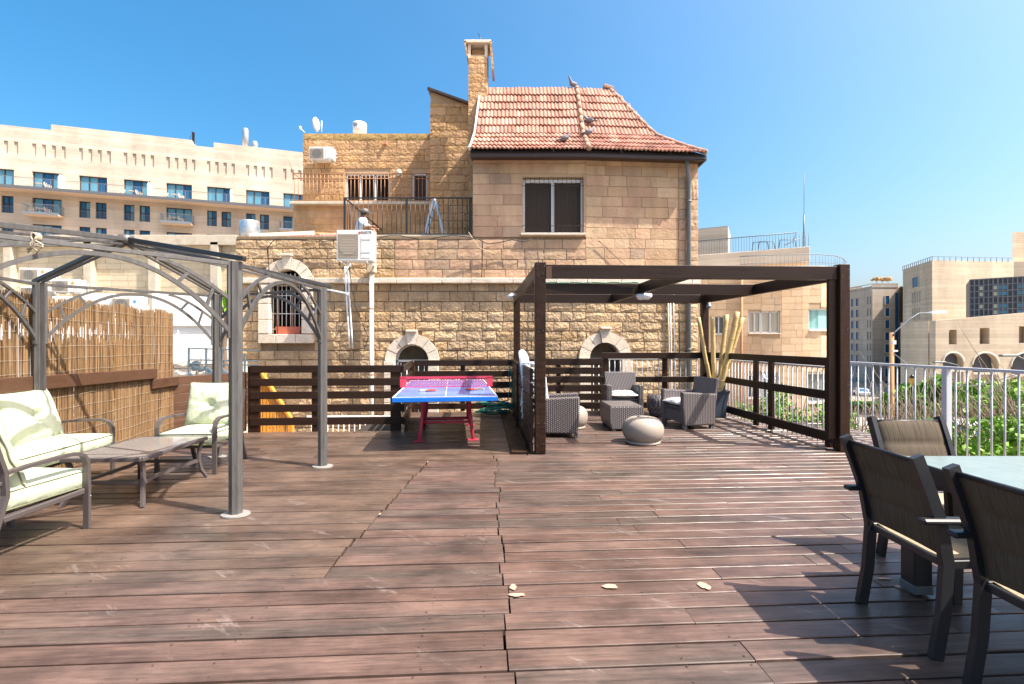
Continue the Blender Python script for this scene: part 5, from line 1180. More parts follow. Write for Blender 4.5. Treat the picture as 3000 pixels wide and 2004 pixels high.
def car(label, c, ang, mm, s=1.0):
    t = thing('parked_car', label, 'car', tuple(c)); t.rotation_euler[2] = ang
    prof = [(-2.1, .35), (-2.12, .8), (-1.5, .95), (-.8, 1.42), (.7, 1.45), (1.45, .98), (2.1, .85), (2.12, .35)]
    b = MB(); b.prism([(x, -.82, z) for x, z in prof], (0, 1.64, 0)); b.build('body', mm, t, local=True)
    b = MB()
    for sx in (-1, 1): b.prism([(-1.25, sx * .83, .98), (-.75, sx * .83, 1.36), (.65, sx * .83, 1.38), (1.2, sx * .83, .98)], (0, -sx * .03, 0))
    b.prism([(-1.5, -.7, .985), (-1.5, .7, .985), (-.86, .6, 1.4), (-.86, -.6, 1.4)], (-.03, 0, .03)); b.build('window', m_glass, t, local=True)
    for sx in (-1.3, 1.3):
        for sy in (-.8, .8): b = MB(); b.lathe([(.32, -.1), (.32, .1), (.001, .1)], (0, 0, 0), 14, False, T((sx, sy, .32)) @ Matrix.Rotation(R(90), 4, 'X')); b.build('wheel', m_tyre, t, local=True)
car('white van parked by the far beige hotel', at(2524, 1160, 92), R(70), m_paint); car('white car half hidden below the green shrubs', V(16.3, 17.5, -2.9), R(20), m_paint)
b = MB(); b.box((17, 20, -6.4), (9, 12, 6.98)); o = b.build('car_park', m_pave); o['kind'] = 'structure'
t = thing('hedge', 'low clipped hedge along the far road', 'hedge', (62, 80, -10)); b = MB()
for k in range(1400): p = V(rnd.uniform(46, 80), rnd.uniform(79, 82), rnd.uniform(-10, -8.6)); b.ell(p, (.35, .35, .25), 5, 3)
o = b.build('leaves', m_leafd, t); o['kind'] = 'stuff'
for k in range(5): 
    o = MB().lathe([(.25, 0), (.25, .5), (.15, .55), (.32, .8), (.25, 1.1), (.001, 1.2)], P2(2560 + k * 26, 78) + (-10,), 10).build('bollard', m_cream); q = Vector((*P2(2560 + k * 26, 78), -10)); o.data.transform(T(-q)); o.location = q
    props(o, 'pale stone bollard by the far hedge, ' + ['first', 'second', 'third', 'fourth', 'fifth'][k] + ' from the left', 'bollard', 'stone bollards along the far hedge')
# ---------------------------------------------------------------- vegetation
def leaf_cloud(pts, size, m_, nm, parent, droop=.4):
    vs = []; fs = []; off = OFF[parent]
    for p in pts:
        s = size * rnd.uniform(.4, 1.4); n = Vector((rnd.gauss(0, 1), rnd.gauss(0, 1), rnd.gauss(.5, .8))).normalized(); a = n.orthogonal().normalized(); a = Quaternion(n, rnd.uniform(0, 6.28)) @ a; c = n.cross(a); k = len(vs); p = p - off
        vs += [tuple(p - a * s), tuple(p + c * s * .5 - n * s * .12), tuple(p + a * s - n * s * droop * .4), tuple(p - c * s * .5 - n * s * .12)]
        fs += [(k, k + 1, k + 2), (k, k + 2, k + 3)]
    me = bpy.data.meshes.new(nm); me.from_pydata(vs, [], fs); me.update(); me.materials.append(m_); o = link(nm, me, parent); return o
def blob(c, r, n, q=rnd):
    out = []
    for _ in range(n):
        d = Vector((q.gauss(0, 1), q.gauss(0, 1), q.gauss(0, 1))).normalized(); rr = q.random() ** .33
        out.append(Vector(c) + Vector((d.x * r[0], d.y * r[1], d.z * r[2])) * rr)
    return out
def tree(label, px, py, Y, rad, hgt, n, group='street trees beyond the railing', size=.32, m_=m_leafd):
    c = at(px, py, Y); t = thing('leafy_tree', label, 'tree', (c.x, c.y, -10), group)
    top = c.z; tr_ = []
    b = MB(); b.tube([V(c.x, c.y, -10), V(c.x + .1, c.y, lerp(-10, top, .5)), V(c.x - .1, c.y, top - hgt * .3)], [.28, .2, .12], 8)
    cl = []
    for k in range(16):
        a = rnd.uniform(0, 6.28); e = rnd.uniform(-.5, 1.2); d = V(math.cos(a) * math.cos(e) * rad, math.sin(a) * math.cos(e) * rad, math.sin(e) * hgt * .6)
        q = V(c.x, c.y, top - hgt * .55) + d * rnd.uniform(.55, .95); cl.append(q); b.tube([V(c.x, c.y, lerp(-10, top, .55)), lerp(V(c.x, c.y, top - hgt * .6), q, .5), q], [.1, .06, .03], 5)
    b.build('trunk', m_trunk, t); pts = []
    for q in cl: pts += blob(q, (rad * .42, rad * .42, hgt * .22), n // 16)
    o = leaf_cloud(pts, size, m_, 'crown', t)
tree('dark green street tree beside the amber lantern', 2715, 1100, 42, 2.6, 5.0, 3600); tree('bright rounded tree behind the white railing post', 2870, 1160, 30, 2.5, 4.0, 3600, m_=m_leaf, size=.2)
tree('bright green tree in front of the second arch', 2925, 1125, 33, 2.6, 4.4, 3600, m_=m_leaf, size=.2); tree('large green tree at the right edge of the picture', 3010, 1130, 28, 2.8, 4.4, 4000, m_=m_leaf, size=.2)
tree('low dark tree under the arcade', 2800, 1190, 38, 3.2, 5.0, 3200); tree('dark tree behind the right-hand bright tree', 2965, 1150, 40, 3.2, 5.0, 3200); tree('dark low tree below the bright trees at the railing', 2900, 1240, 26, 3.0, 4.2, 3600, size=.2)
def shrub(label, c, r, n, size=.052, twigs=20, m_=m_leaf):
    c = Vector(c); t = thing('leafy_shrub', label, 'shrub', (c.x, c.y, c.z - r[2] - .8), 'shrubs growing outside the railing')
    base = V(c.x, c.y, c.z - r[2] - .8); b = MB(); tips = []
    for k in range(twigs):
        q = blob(c, r, 1)[0]; tips.append(q); m = lerp(base, q, .5) + V(rnd.uniform(-.1, .1), rnd.uniform(-.1, .1), .1); b.tube([base + V(rnd.uniform(-.2, .2), rnd.uniform(-.2, .2), 0), m, q], [.014, .009, .004], 4)
    b.build('stems', m_twig, t); pts = []
    for q in tips: pts += blob(q, (r[0] * .42, r[1] * .42, r[2] * .42), n // twigs)
    leaf_cloud(pts, size, m_, 'leaves', t)
shrub('broad bright green shrub right of the white railing post', (7.3, 6.3, -.2), (1.0, 1.1, .5), 5200); shrub('bright green shrub under the white railing at the right edge', (8.2, 6.9, -.05), (1.0, 1.0, .55), 5200)
shrub('green shrub behind the far dining chair', (7.0, 8.0, -.4), (.9, .9, .4), 3200); shrub('tall green shrub climbing right of the white railing post', (9.3, 7.6, .2), (.6, .6, .55), 1800)
shrub('green shrub outside the pergola fence near its front post', (5.55, 8.2, -.25), (.5, .9, .6), 2400, .045); shrub('green shrub outside the pergola fence in its middle', (5.3, 9.5, -.3), (.6, .7, .62), 2000, .045); shrub('small green shrub outside the pergola fence near its far corner', (5.2, 11.2, -.55), (.7, .6, .45), 1300, .045)
def dry(label, c, r, n, lean=(-.3, 0, 1)):
    c = Vector(c); t = thing('dry_shrub', label, 'dry shrub', tuple(c), 'leafless shrubs outside the railing'); b = MB()
    for k in range(n):
        p0 = c + V(rnd.uniform(-r, r), rnd.uniform(-r, r) * .6, rnd.uniform(-.2, .2)); d = Vector(lean) + V(rnd.uniform(-.5, .5), rnd.uniform(-.3, .3), rnd.uniform(-.1, .4)); l = rnd.uniform(.5, 1.15)
        pts = [p0 + d * l * s + V(rnd.uniform(-.05, .05), 0, rnd.uniform(-.05, .05)) for s in (0, .35, .7, 1)]; b.tube(pts, [.014, .011, .008, .003], 4)
        for j in range(2): q = pts[1 + j]; e = d + V(rnd.uniform(-.7, .7), rnd.uniform(-.5, .5), rnd.uniform(-.3, .5)); b.tube([q, q + e * l * .3, q + e * l * .5 + V(0, 0, .05)], [.007, .005, .002], 4)
    o = b.build('branches', m_twig, t, fix=False); o['kind'] = 'stuff'
dry('thicket of bare grey branches left of the white railing post', (8.3, 8.6, -.9), 1.2, 170, (-.45, 0, 1)); dry('bare branches between the pergola post and the far dining chair', (6.6, 8.9, -1.0), .8, 100, (.0, 0, 1)); dry('bare branches arching over the green shrubs', (9.0, 7.6, -.4), 1.0, 60, (-.6, 0, .9)); dry('bare branches outside the pergola fence', (6.4, 10.6, -1.2), .8, 40, (-.1, 0, 1.1))
b = MB(); b.box((9.5, 8.5, -5.6), (6.5, 9, 8.0)); o = b.build('planting_bank', m_ground); o['kind'] = 'structure'
# ---------------------------------------------------------------- wooden fences
def slats(root, p, q, zs, th=.03, m_=m_darkh, nm='slat'):
    p, q = V(p[0], p[1], 0), V(q[0], q[1], 0)
    for z0, z1 in zs: b = MB(); b.beam(p + V(0, 0, (z0 + z1) / 2 + rnd.uniform(-.003, .003)), q + V(0, 0, (z0 + z1) / 2 + rnd.uniform(-.003, .003)), th, z1 - z0, bev=.005); b.build(nm, m_, root)
def post(root, x, y, z0, z1, w=.09, d=.07, m_=m_dark, nm='post'):
    b = MB(); b.box((0, 0, (z0 + z1) / 2), (w, d, z1 - z0), T((x, y, 0)) @ rz(YAW), .005); return b.build(nm, m_, root)
S5 = [(1.034 - .205 * k - .116, 1.034 - .205 * k) for k in range(5)]
f = thing('slatted_fence', 'dark slatted timber fence left of the ping-pong table', 'fence', (-2.9, 7.62, 0))
slats(f, (-4.08, 7.56), (-1.74, 7.69), S5)
for px, w in ((753, .17), (925, .08), (1158, .16)): X = (px - 1500) / F * 7.68; post(f, X, 7.66 + (X + 2.9) * .056, -.02, 1.02, w, .07)
g = thing('gate_post', 'reddish brown fence post beside the green cushioned armchair', 'post', (-4.2, 7.62, 0)); post(g, -4.22, 7.6, 0, .93, .075, .09, m_brown, 'post'); post(g, -4.31, 7.66, 0, .9, .06, .06, m_brown, 'stop')
f = thing('slatted_fence', 'short dark slatted fence side running back beside the ping-pong table', 'fence', (-1.85, 8.7, 0))
slats(f, (-1.72, 7.66), (-2.01, 9.78), S5); post(f, -2.0, 9.72, 0, 1.0)
slats(f, (-1.70, 7.72), (-1.96, 9.4), [(.0, .16)], .025, m_brown, 'kick_board')
f = thing('slatted_fence', 'dark slatted fence along the back of the ping-pong corner', 'fence', (-1, 9.8, 0))
slats(f, (-1.97, 9.75), (.02, 9.86), [(1.034 - .218 * k - .117, 1.034 - .218 * k) for k in range(5)]); post(f, -1.0, 9.86, 0, 1.0)
f = thing('slatted_divider', 'dark slatted divider between the ping-pong table and the pergola lounge', 'fence', (.12, 7.9, 0))
slats(f, (.243, 6.06), (.005, 9.82), [(1.064 - .185 * k - .165, 1.064 - .185 * k) for k in range(6)], .042)
post(f, .135 - .04, 7.98, -.0, 1.06, .05, .07); post(f, .03, 9.5, 0, 1.05, .05, .07)
b = MB(); b.beam(V(.09, 6.05, .02), V(-.14, 9.7, .02), .2, .03); b.build('floor_board', m_dark, f)
f = thing('slatted_fence', 'dark slatted fence behind the lounge, left of the rail section', 'fence', (1, 9.9, 0))
slats(f, (.1, 9.86), (1.84, 9.93), [(1.06 - .178 * k - .137, 1.06 - .178 * k) for k in range(6)]); post(f, .95, 9.93, 0, 1.0)
f = thing('rail_fence', 'dark post and rail fence across the back of the pergola', 'fence', (2.9, 9.95, 0))
RZ = ((1.06, 1.185), (.57, .69), (.04, .16))
slats(f, (1.84, 9.93), (3.98, 10.04), RZ, .035, m_darkh, 'rail')
for px in (1775, 1951): X = (px - 1500) / F * 9.95; post(f, X, 9.97 + (X - 1.84) * .05, -.02, 1.17, .1, .05)
def balusters(root, p, q, z0, z1, sp=.11, r=.009, m_=m_wrail):
    p, q = V(*p, 0), V(*q, 0); n = int((q - p).length / sp)
    for k in range(n + 1): x = lerp(p, q, k / n); b = MB(); b.tube([x + V(0, 0, z0), x + V(0, 0, z1)], r, 6); b.build('bar', m_, root)
mr = thing('metal_railing', 'thin pale metal bars behind the back pergola rail fence', 'railing', (2.9, 10.1, -.3)); balusters(mr, (1.9, 10.04), (3.98, 10.14), -.3, 1.04)
for z in (1.05, -.28): b = MB(); b.beam(V(1.88, 10.04, z), V(4.05, 10.14, z), .035, .03); b.build('rail', m_wrail, mr)
f = thing('rail_fence', 'dark post and rail fence along the right side of the pergola', 'fence', (4.1, 8, 0))
slats(f, (4.2, 6.3), (4.08, 7.78), ((1.08, 1.195), (.635, .752), (.08, .212)), .035, m_darkh, 'rail'); slats(f, (4.08, 7.79), (3.97, 9.95), ((1.08, 1.195), (.635, .752), (.08, .212)), .035, m_darkh, 'rail')
for X, Y in ((4.21, 6.5), (4.12, 7.78), (4.09, 8.2), (4.0, 9.3), (3.97, 9.8)): post(f, X + .04, Y, 0, 1.17, .05, .11)
mr = thing('metal_railing', 'thin pale metal bars outside the right pergola fence', 'railing', (4.25, 8.2, -.3)); balusters(mr, (4.36, 6.3), (4.12, 10.1), -.3, 1.04)
for z in (1.05, -.28): b = MB(); b.beam(V(4.36, 6.3, z), V(4.12, 10.1, z), .035, .03); b.build('rail', m_wrail, mr)
wr = thing('white_railing', 'pale grey painted metal railing along the right edge of the deck', 'railing', (5.6, 6.3, -.3))
b = MB(); b.beam(V(5.52, 8.1, 1.065), V(5.86, 3.4, 1.065), .05, .036); b.build('rail', m_wrail, wr); b = MB(); b.beam(V(5.52, 8.1, -.22), V(5.86, 3.4, -.22), .04, .03); b.build('rail', m_wrail, wr)
for k in range(33):
    t_ = k / 32; X, Y = lerp(5.52, 5.86, t_), lerp(8.05, 3.45, t_)
    if abs(Y - 6.3) < .09: continue
    b = MB(); b.tube([V(X, Y, -.22), V(X, Y, 1.05)], .0105, 8); b.build('bar', m_wrail, wr)
for Y in (6.3, 8.12): X = lerp(5.52, 5.86, (8.1 - Y) / 4.7); b = MB(); b.box((X, Y, .4), (.075, .075, 1.3), None, .004); b.build('post', m_wrail, wr)
b = MB(); b.beam(V(5.52, 8.12, 1.065), V(5.1, 8.4, 1.065), .055, .045); b.build('rail', m_wrail, wr)
# brown plank fence and reed fence at the back left
f = thing('plank_fence', 'brown close-boarded plank fence behind the cushioned armchair', 'fence', (-5.3, 8.5, 0))
for k in range(6):
    z1 = .83 - k * .142; b = MB(); b.beam(V(-5.62, 7.72, z1 - .07), V(-4.95, 9.35, z1 - .07), .022, .138, bev=.004); b.build('plank', m_brown, f)
post(f, -5.0, 9.35, 0, .8); post(f, -5.58, 7.85, 0, .8)
rf = thing('reed_fence', 'tall brown reed screen with timber rails behind the cushioned sofa', 'fence', (-5.0, 5.4, 0))
FA, FB = V(-4.42, 2.8, 0), V(-5.53, 7.9, 0); FU = (FB - FA).normalized(); FN = V(FU.y, -FU.x, 0)
LN = (FB - FA).length
def reeds(n, off, seed, z0, z1, gapband):
    q = random.Random(seed); vs = []; fs = []; base = OFF[rf]
    for i in range(n):
        s = LN * (i + q.uniform(-.4, .4)) / n; r = q.uniform(.003, .0056); lean = q.gauss(0, .012) + (.03 * math.sin(s * 3) if s > 3 else 0)
        a0 = z0 + q.uniform(-.01, .02); a1 = z1 + q.gauss(0, .011) + .02 * math.sin(s * 7) ; segs = [(a0, a1)]
        if gapband and q.random() < (.5 if off > 0 else 1.0) * (1 if s < 3.4 else max(0.0, 1.0 - (s - 3.4) / 1.2)): g0 = gapband[0] + q.uniform(-.05, .06); g1 = gapband[1] + q.uniform(-.14, .06); segs = [(a0, g0), (max(g1, g0 + .05), a1)]
        dep = off + q.uniform(-.008, .008)
        for (c0, c1) in segs:
            k = len(vs)
            for z in (c0, c1):
                p = FA + FU * (s + lean * (z - z0)) + FN * dep + V(0, 0, z) - base
                for aa in range(4): an = aa * math.pi / 2 + .4; vs.append(tuple(p + FU * math.cos(an) * r + FN * math.sin(an) * r))
            fs += [(k + aa, k + (aa + 1) % 4, k + 4 + (aa + 1) % 4, k + 4 + aa) for aa in range(4)] + [(k + 4, k + 5, k + 6, k + 7)]
    me = bpy.data.meshes.new('reeds'); me.from_pydata(vs, [], fs); me.update(); me.materials.append(m_reed); o = link('reeds', me, rf); o['kind'] = 'stuff'
reeds(860, .012, 3, 0, 1.88, (1.42, 1.62)); reeds(700, -.004, 5, 0, 1.84, (1.44, 1.66))
for k in range(13):
    z = .1 + k * .14; b = MB(); b.tube([FA + FU * (LN * i / 24) + FN * .024 + V(0, 0, z + rnd.uniform(-.008, .008)) for i in range(25)], .0014, 4); b.build('wire', m_wire, rf)
def fpt(s, z, o_): return FA + FU * s + FN * o_ + V(0, 0, z)
def sfor(px): k = (px - 1500) / F; return (k * FA.y - FA.x) / (FU.x - k * FU.y)
b = MB(); b.beam(fpt(.0, 1.03, .055), fpt(sfor(446), .93, .055), .035, .145, bev=.005); b.build('rail', m_brown, rf)
b = MB(); b.beam(fpt(sfor(436), .775, .05), fpt(sfor(512), .76, .05), .035, .14, bev=.005); b.build('rail', m_brown, rf)
for s in (.1, 2.0, 3.9, LN - .1): b = MB(); b.beam(fpt(s, 0, -.06), fpt(s, 1.1, -.06), .08, .06, (0, 1, 0)); b.build('post', m_brown, rf)
# ---------------------------------------------------------------- pergola
pg = thing('pergola', 'open dark stained timber pergola over the wicker lounge', 'pergola', (2.2, 8, 0))
FL, FR_, RL, RR = V(.352, 6.1, 0), V(4.247, 6.25, 0), V(.097, 9.86, 0), V(3.966, 9.99, 0)
for p, w in ((FL, .132), (FR_, .135), (RL, .13), (RR, .13)): b = MB(); b.box((0, 0, 1.2), (w, w, 2.39), T(p) @ rz(YAW), .006); b.build('post', m_dark, pg)
b = MB(); b.box((0, 0, 1.25), (.1, .05, 2.2), T(FR_ + V(-.13, .0, 0)) @ rz(YAW), .004); b.build('post_doubler', m_dark, pg)
for p in (FL, FR_):
    for dz in (2.33, 2.24, 1.55, .86, .4, .12):
        for dx in (-.035, .04): b = MB(); b.ell(p + DU * (dx + rnd.uniform(-.01, .01)) - DV * .067 + V(0, 0, dz + rnd.uniform(-.02, .02)), (.0045, .003, .0045), 8, 5); b.build('bolt', m_zinc, pg)
zb = 2.285; bh = .172
def bm(p, q, w=.06, z=zb, h=bh): b = MB(); b.beam(V(p.x, p.y, z), V(q.x, q.y, z), w, h, bev=.005); b.build('beam', m_darkh, pg)
bm(FL + DU * .068, FR_ - DU * .07); bm(RL + DU * .067, RR - DU * .067); bm(FL + V(-.04, .068, 0), RL + V(-.035, -.067, 0)); bm(FR_ + V(0, .07, 0), RR - V(0, .067, 0))
ML, MR = lerp(FL, RL, .5), lerp(FR_, RR, .5); CF, CB = V(2.25, 6.2, 0), V(2.06, 9.9, 0)
bm(CF, CB, .06, 2.289); bm(lerp(FL, RL, .52) + V(0, 0, 0), V(2.12, 8.12, 0)); bm(V(2.19, 8.13, 0), lerp(FR_, RR, .52) - V(.03, 0, 0))
b = MB(); b.box((.46, 6.06, 2.27), (.07, .05, .15)); b.build('bracket', m_brown, pg)
t = thing('ceiling_lamp', 'round white lamp fixed under the pergola beams', 'lamp', tuple(at(1887, 860, 8.1) + V(0, 0, -.01)))
L0 = Vector(t.location); b = MB(); b.lathe([(.001, -.095), (.08, -.09), (.12, -.06), (.132, -.03), (.125, 0), (.001, .0)], L0, 24); b.build('shade', m_plas, t); b = MB(); b.lathe([(.001, -.1), (.035, -.098), (.04, -.09)], L0, 12); b.build('cap', m_rail, t); b = MB(); b.tube([L0, L0 + V(0, 0, .03)], .02, 6); b.build('stem', m_plas, t)
t = thing('security_camera', 'white bullet camera on the rear left pergola post', 'camera', tuple(RL + V(-.07, -.02, 2.33))); L0 = Vector(t.location)
b = MB(); b.tube([L0 + V(.02, 0, 0), L0 + V(-.03, -.02, .02), L0 + V(-.09, -.06, -.02)], [.03, .04, .042], 10); b.build('housing', m_plas, t)
t = thing('security_camera', 'grey bullet camera on the rear right pergola post', 'camera', tuple(RR + V(.03, -.075, 2.14))); L0 = Vector(t.location)
b = MB(); b.tube([L0 + V(.03, .02, .06), L0 + V(.02, -.04, .02), L0 + V(-.02, -.12, -.03)], [.02, .04, .042], 10); b.build('housing', m_gal, t); b = MB(); b.lathe([(.03, 0), (.03, .004), (.001, .004)], (0, 0, 0), 12, False, T(L0 + V(-.022, -.123, -.033)) @ Matrix.Rotation(R(90), 4, 'X')); b.build('lens', m_black, t)
t = thing('tarp_strip', 'green tarp strip with bright dots along the middle pergola beam', 'tarp', (.3, 8.06, 2.37)); b = MB(); b.strip([V(lerp(.25, 2.08, k / 20), 8.04, 2.384 + .006 * math.sin(k * 1.7)) for k in range(21)], .05, .013); b.build('cloth', m_greent, t)
for k in range(9): b = MB(); b.ell((.35 + .2 * k + rnd.uniform(-.05, .05), 8.015, 2.385), (.008, .006, .008), 6, 4); b.build('dot', m_white, t)
# ---------------------------------------------------------------- gazebo
gz = thing('gazebo', 'grey steel gazebo frame with arched braces and no canopy', 'gazebo', (-3.55, 4.4, 0))
G = [V(-2.24, 3.93, 0), V(-2.13, 5.45, 0), V(-3.6, 5.92, 0), V(-4.78, 4.9, 0), V(-4.5, 3.2, 0), V(-3.3, 2.55, 0)]
GZ = [2.05, 2.01, 1.98, 2.0, 2.03, 2.05]
for p, z in zip(G, GZ):
    b = MB(); n = 24; b.lathe([(.05, .012), (.05, z)], (p.x, p.y, 0), n, False, None, lambda k, i: 1.06 if k % 3 == 0 else .96); b.build('post', m_dgrey, gz)
    b = MB(); b.lathe([(.115, 0), (.112, .01), (.06, .014)], (p.x, p.y, 0.001), 20, False, T((p.x, p.y, 0)) @ S(1, .8, 1) @ T((-p.x, -p.y, 0))); b.build('foot_plate', m_plate, gz)
AP = V(-3.52, 4.42, 2.34)
for i, (p, z) in enumerate(zip(G, GZ)):
    b = MB(); a = lerp(AP, V(p.x, p.y, z + .03), .0); d = V(p.x, p.y, z + .035); e = d + (d - AP).normalized() * .1
    b.beam(AP, e, .035, .04, bev=.003); b.build('hip_bar', m_blackbar if i in (0, 1, 3) else m_dgrey, gz)
    d2 = lerp(AP, d, .96) - V(0, 0, .045); b = MB(); b.beam(AP - V(0, 0, .05), d2, .02, .02, bev=.002); b.build('hip_stiffener', m_dgrey, gz)
b = MB(); b.lathe([(.06, -.05), (.06, .03), (.001, .04)], AP, 10); b.build('hub', m_dgrey, gz)
def brace(i, j):
    p, q = G[i], G[j]; z0, z1 = GZ[i], GZ[j]; d = (q - p).normalized(); L_ = (q - p).length; p = p + d * .05; q = q - d * .05; L_ -= .1
    def X(t_, dz): return lerp(p, q, t_) + V(0, 0, lerp(z0, z1, t_) - dz)
    b = MB(); b.beam(X(0, .02), X(1, .02), .025, .03, bev=.002); b.build('eave_bar', m_dgrey, gz)
    b = MB(); b.strip([X(t_, .06 + .5 * abs(2 * t_ - 1) ** 2.1) for t_ in [k / 24 for k in range(25)]], .025, .03); b.build('arch_bar', m_dgrey, gz)
    for s in (0, 1):
        def t2(t_): return t_ if s == 0 else 1 - t_
        b = MB(); b.strip([X(t2(.3 * k / 8), .04 + .26 * (1 - k / 8) ** 1.5) for k in range(9)], .022, .025); b.build('corner_arc', m_dgrey, gz)
        for ta, tb in ((.07, .1), (.17, .22)):
            za = .04 + .26 * (1 - ta / .3) ** 1.5; zb_ = .06 + .5 * abs(2 * tb - 1) ** 2.1
            b = MB(); b.beam(X(t2(ta), za), X(t2(tb), zb_), .018, .024, bev=.002); b.build('corner_tie', m_dgrey, gz)
        b = MB(); b.beam(X(t2(0), 0), X(t2(0), .62), .03, .025, d, .002); b.build('wall_bar', m_dgrey, gz)
for i in range(6): brace(i, (i + 1) % 6)
b = MB(); b.beam(V(-2.13, 5.45, 2.0), V(-1.93, 5.62, 1.965), .025, .022); b.beam(V(-1.93, 5.62, 1.965), V(-1.9, 5.64, 1.95), .03, .04); b.build('spare_strut', m_gal, gz)
t = thing('rope_knot', 'frayed pale rope knotted round the gazebo roof bar', 'rope', tuple(at(108, 695, 3.0))); L0 = Vector(t.location)
b = MB()
for k in range(5): b.tube([L0 + V(.016 * math.cos(a * .9 + k), -.02 + .008 * k, .024 * math.sin(a * .9 + k)) for a in range(8)], .006, 5)
for k in range(6): b.tube([L0 + V(0, -.02, -.02), L0 + V(rnd.uniform(-.05, .06), -.02, -.05), L0 + V(rnd.uniform(-.08, .1), -.02, rnd.uniform(-.12, -.06))], .006, 4)
b.build('rope', m_rope, t)
# ---------------------------------------------------------------- cushioned garden set
def cushion_mesh(w, d, h, tuft, seed, n=22, wr=1.0, box=.0):
    q = random.Random(seed); vs = []; fs = []; ph = q.uniform(0, 6); k2 = q.choice((7, 9, 11))
    def H(u, v):
        e = max(1e-3, (1 - abs(u) ** 3.2)) ** .5 * max(1e-3, (1 - abs(v) ** 3.2)) ** .5
        r = math.hypot(u - .05, v + .05); a = math.atan2(v + .05, u - .05)
        t_ = 1 - (.72 * math.exp(-(r / .2) ** 2) if tuft else 0); wrk = .09 * wr * math.cos(k2 * a + ph + 2 * r) * math.exp(-((r - .42) / .3) ** 2) * (1 if tuft else .4)
        wrk += .05 * wr * math.sin(9 * u + 5 * v + ph) * math.sin(4 * v - 3 * u)
        return h / 2 * e * (t_ + wrk * e)
    for s in (1, -1):
        for j in range(n + 1):
            for i in range(n + 1):
                u, v = -1 + 2 * i / n, -1 + 2 * j / n
                pin = 1 - .06 * (1 - abs(v) ** 2) * abs(u) ** 4; pin2 = 1 - .06 * (1 - abs(u) ** 2) * abs(v) ** 4
                z = s * H(u, v) if s > 0 else -H(-u, v) * (.9)
                if abs(u) > .999 or abs(v) > .999: z = 0
                vs.append((u * w / 2 * pin, v * d / 2 * pin2, z))
    m = (n + 1) ** 2
    for j in range(n):
        for i in range(n):
            a = j * (n + 1) + i; fs.append((a, a + 1, a + n + 2, a + n + 1)); fs.append((m + a, m + a + n + 1, m + a + n + 2, m + a + 1))
    b = MB(); b.add(vs, fs, True); return b
def back_cushion(label, mtx, w, d, h, seed):
    t = thing('back_cushion', label, 'cushion', tuple(mtx.translation), 'pale green back cushions'); t.matrix_world = mtx
    cushion_mesh(w, d, h, True, seed).build('cover', m_cush, t, local=True)
    b = MB(); pts = []
    for k in range(60):
        a = 2 * math.pi * k / 60; c, s_ = math.cos(a), math.sin(a); e = 1 / max(abs(c), abs(s_)); u, v = c * e, s_ * e
        u *= 1 - .06 * (1 - abs(v) ** 2) * abs(u) ** 4; v *= 1 - .06 * (1 - abs(u) ** 2) * abs(v) ** 4; pts.append(V(u * w / 2, v * d / 2, .004 * math.sin(k)))
    b.tube(pts + [pts[0], pts[1]], .006, 5); b.build('piping', m_pipe, t, local=True)
def seat_cushion(label, mtx, w, d, h):
    t = thing('seat_cushion', label, 'cushion', tuple(mtx.translation), 'pale green seat cushions'); t.matrix_world = mtx
    b = MB(); n = 16; vs = []; fs = []
    rings = [(-.5, .96), (-.46, 1.0), (0, 1.0), (.42, 1.0), (.5, .965)]
    per = []
    for k in range(4 * n):
        s, f_ = divmod(k, n); f_ = f_ / n * 2 - 1; per.append([(f_, -1), (1, f_), (-f_, 1), (-1, -f_)][s])
    for zf, sc in rings:
        for (x, y) in per:
            bul = 1 + .0 + (.012 if abs(zf) < .2 else 0) + rnd.uniform(-.003, .003)
            rx = math.copysign(abs(x) ** 1.0, x); vs.append((x * w / 2 * sc * bul * (1 - .012 * (abs(x * y) ** 6)), y * d / 2 * sc * bul * (1 - .012 * (abs(x * y) ** 6)), zf * h))
    m = 4 * n
    for r in range(len(rings) - 1):
        for k in range(m): k2 = (k + 1) % m; fs.append((r * m + k, r * m + k2, (r + 1) * m + k2, (r + 1) * m + k))
    c = len(vs); vs.append((0, 0, h * .5 + .03)); 
    mid = len(vs)
    for (x, y) in per: vs.append((x * w * .32, y * d * .32, h * .5 + .026))
    for k in range(m): k2 = (k + 1) % m; fs.append((4 * m + k, 4 * m + k2, mid + k2, mid + k)); fs.append((mid + k, mid + k2, c))
    fs.append([k for k in range(m)][::-1]); b.add(vs, fs, True); b.build('cover', m_cush, t, local=True)
    for z in (.43, -.43, .1):
        b = MB(); b.tube([V(x * w / 2 * 1.003, y * d / 2 * 1.003, z * h) for x, y in per] + [V(per[0][0] * w / 2, per[0][1] * d / 2, z * h)], .0045 if abs(z) > .2 else .002, 4); b.build('piping', m_pipe, t, local=True)
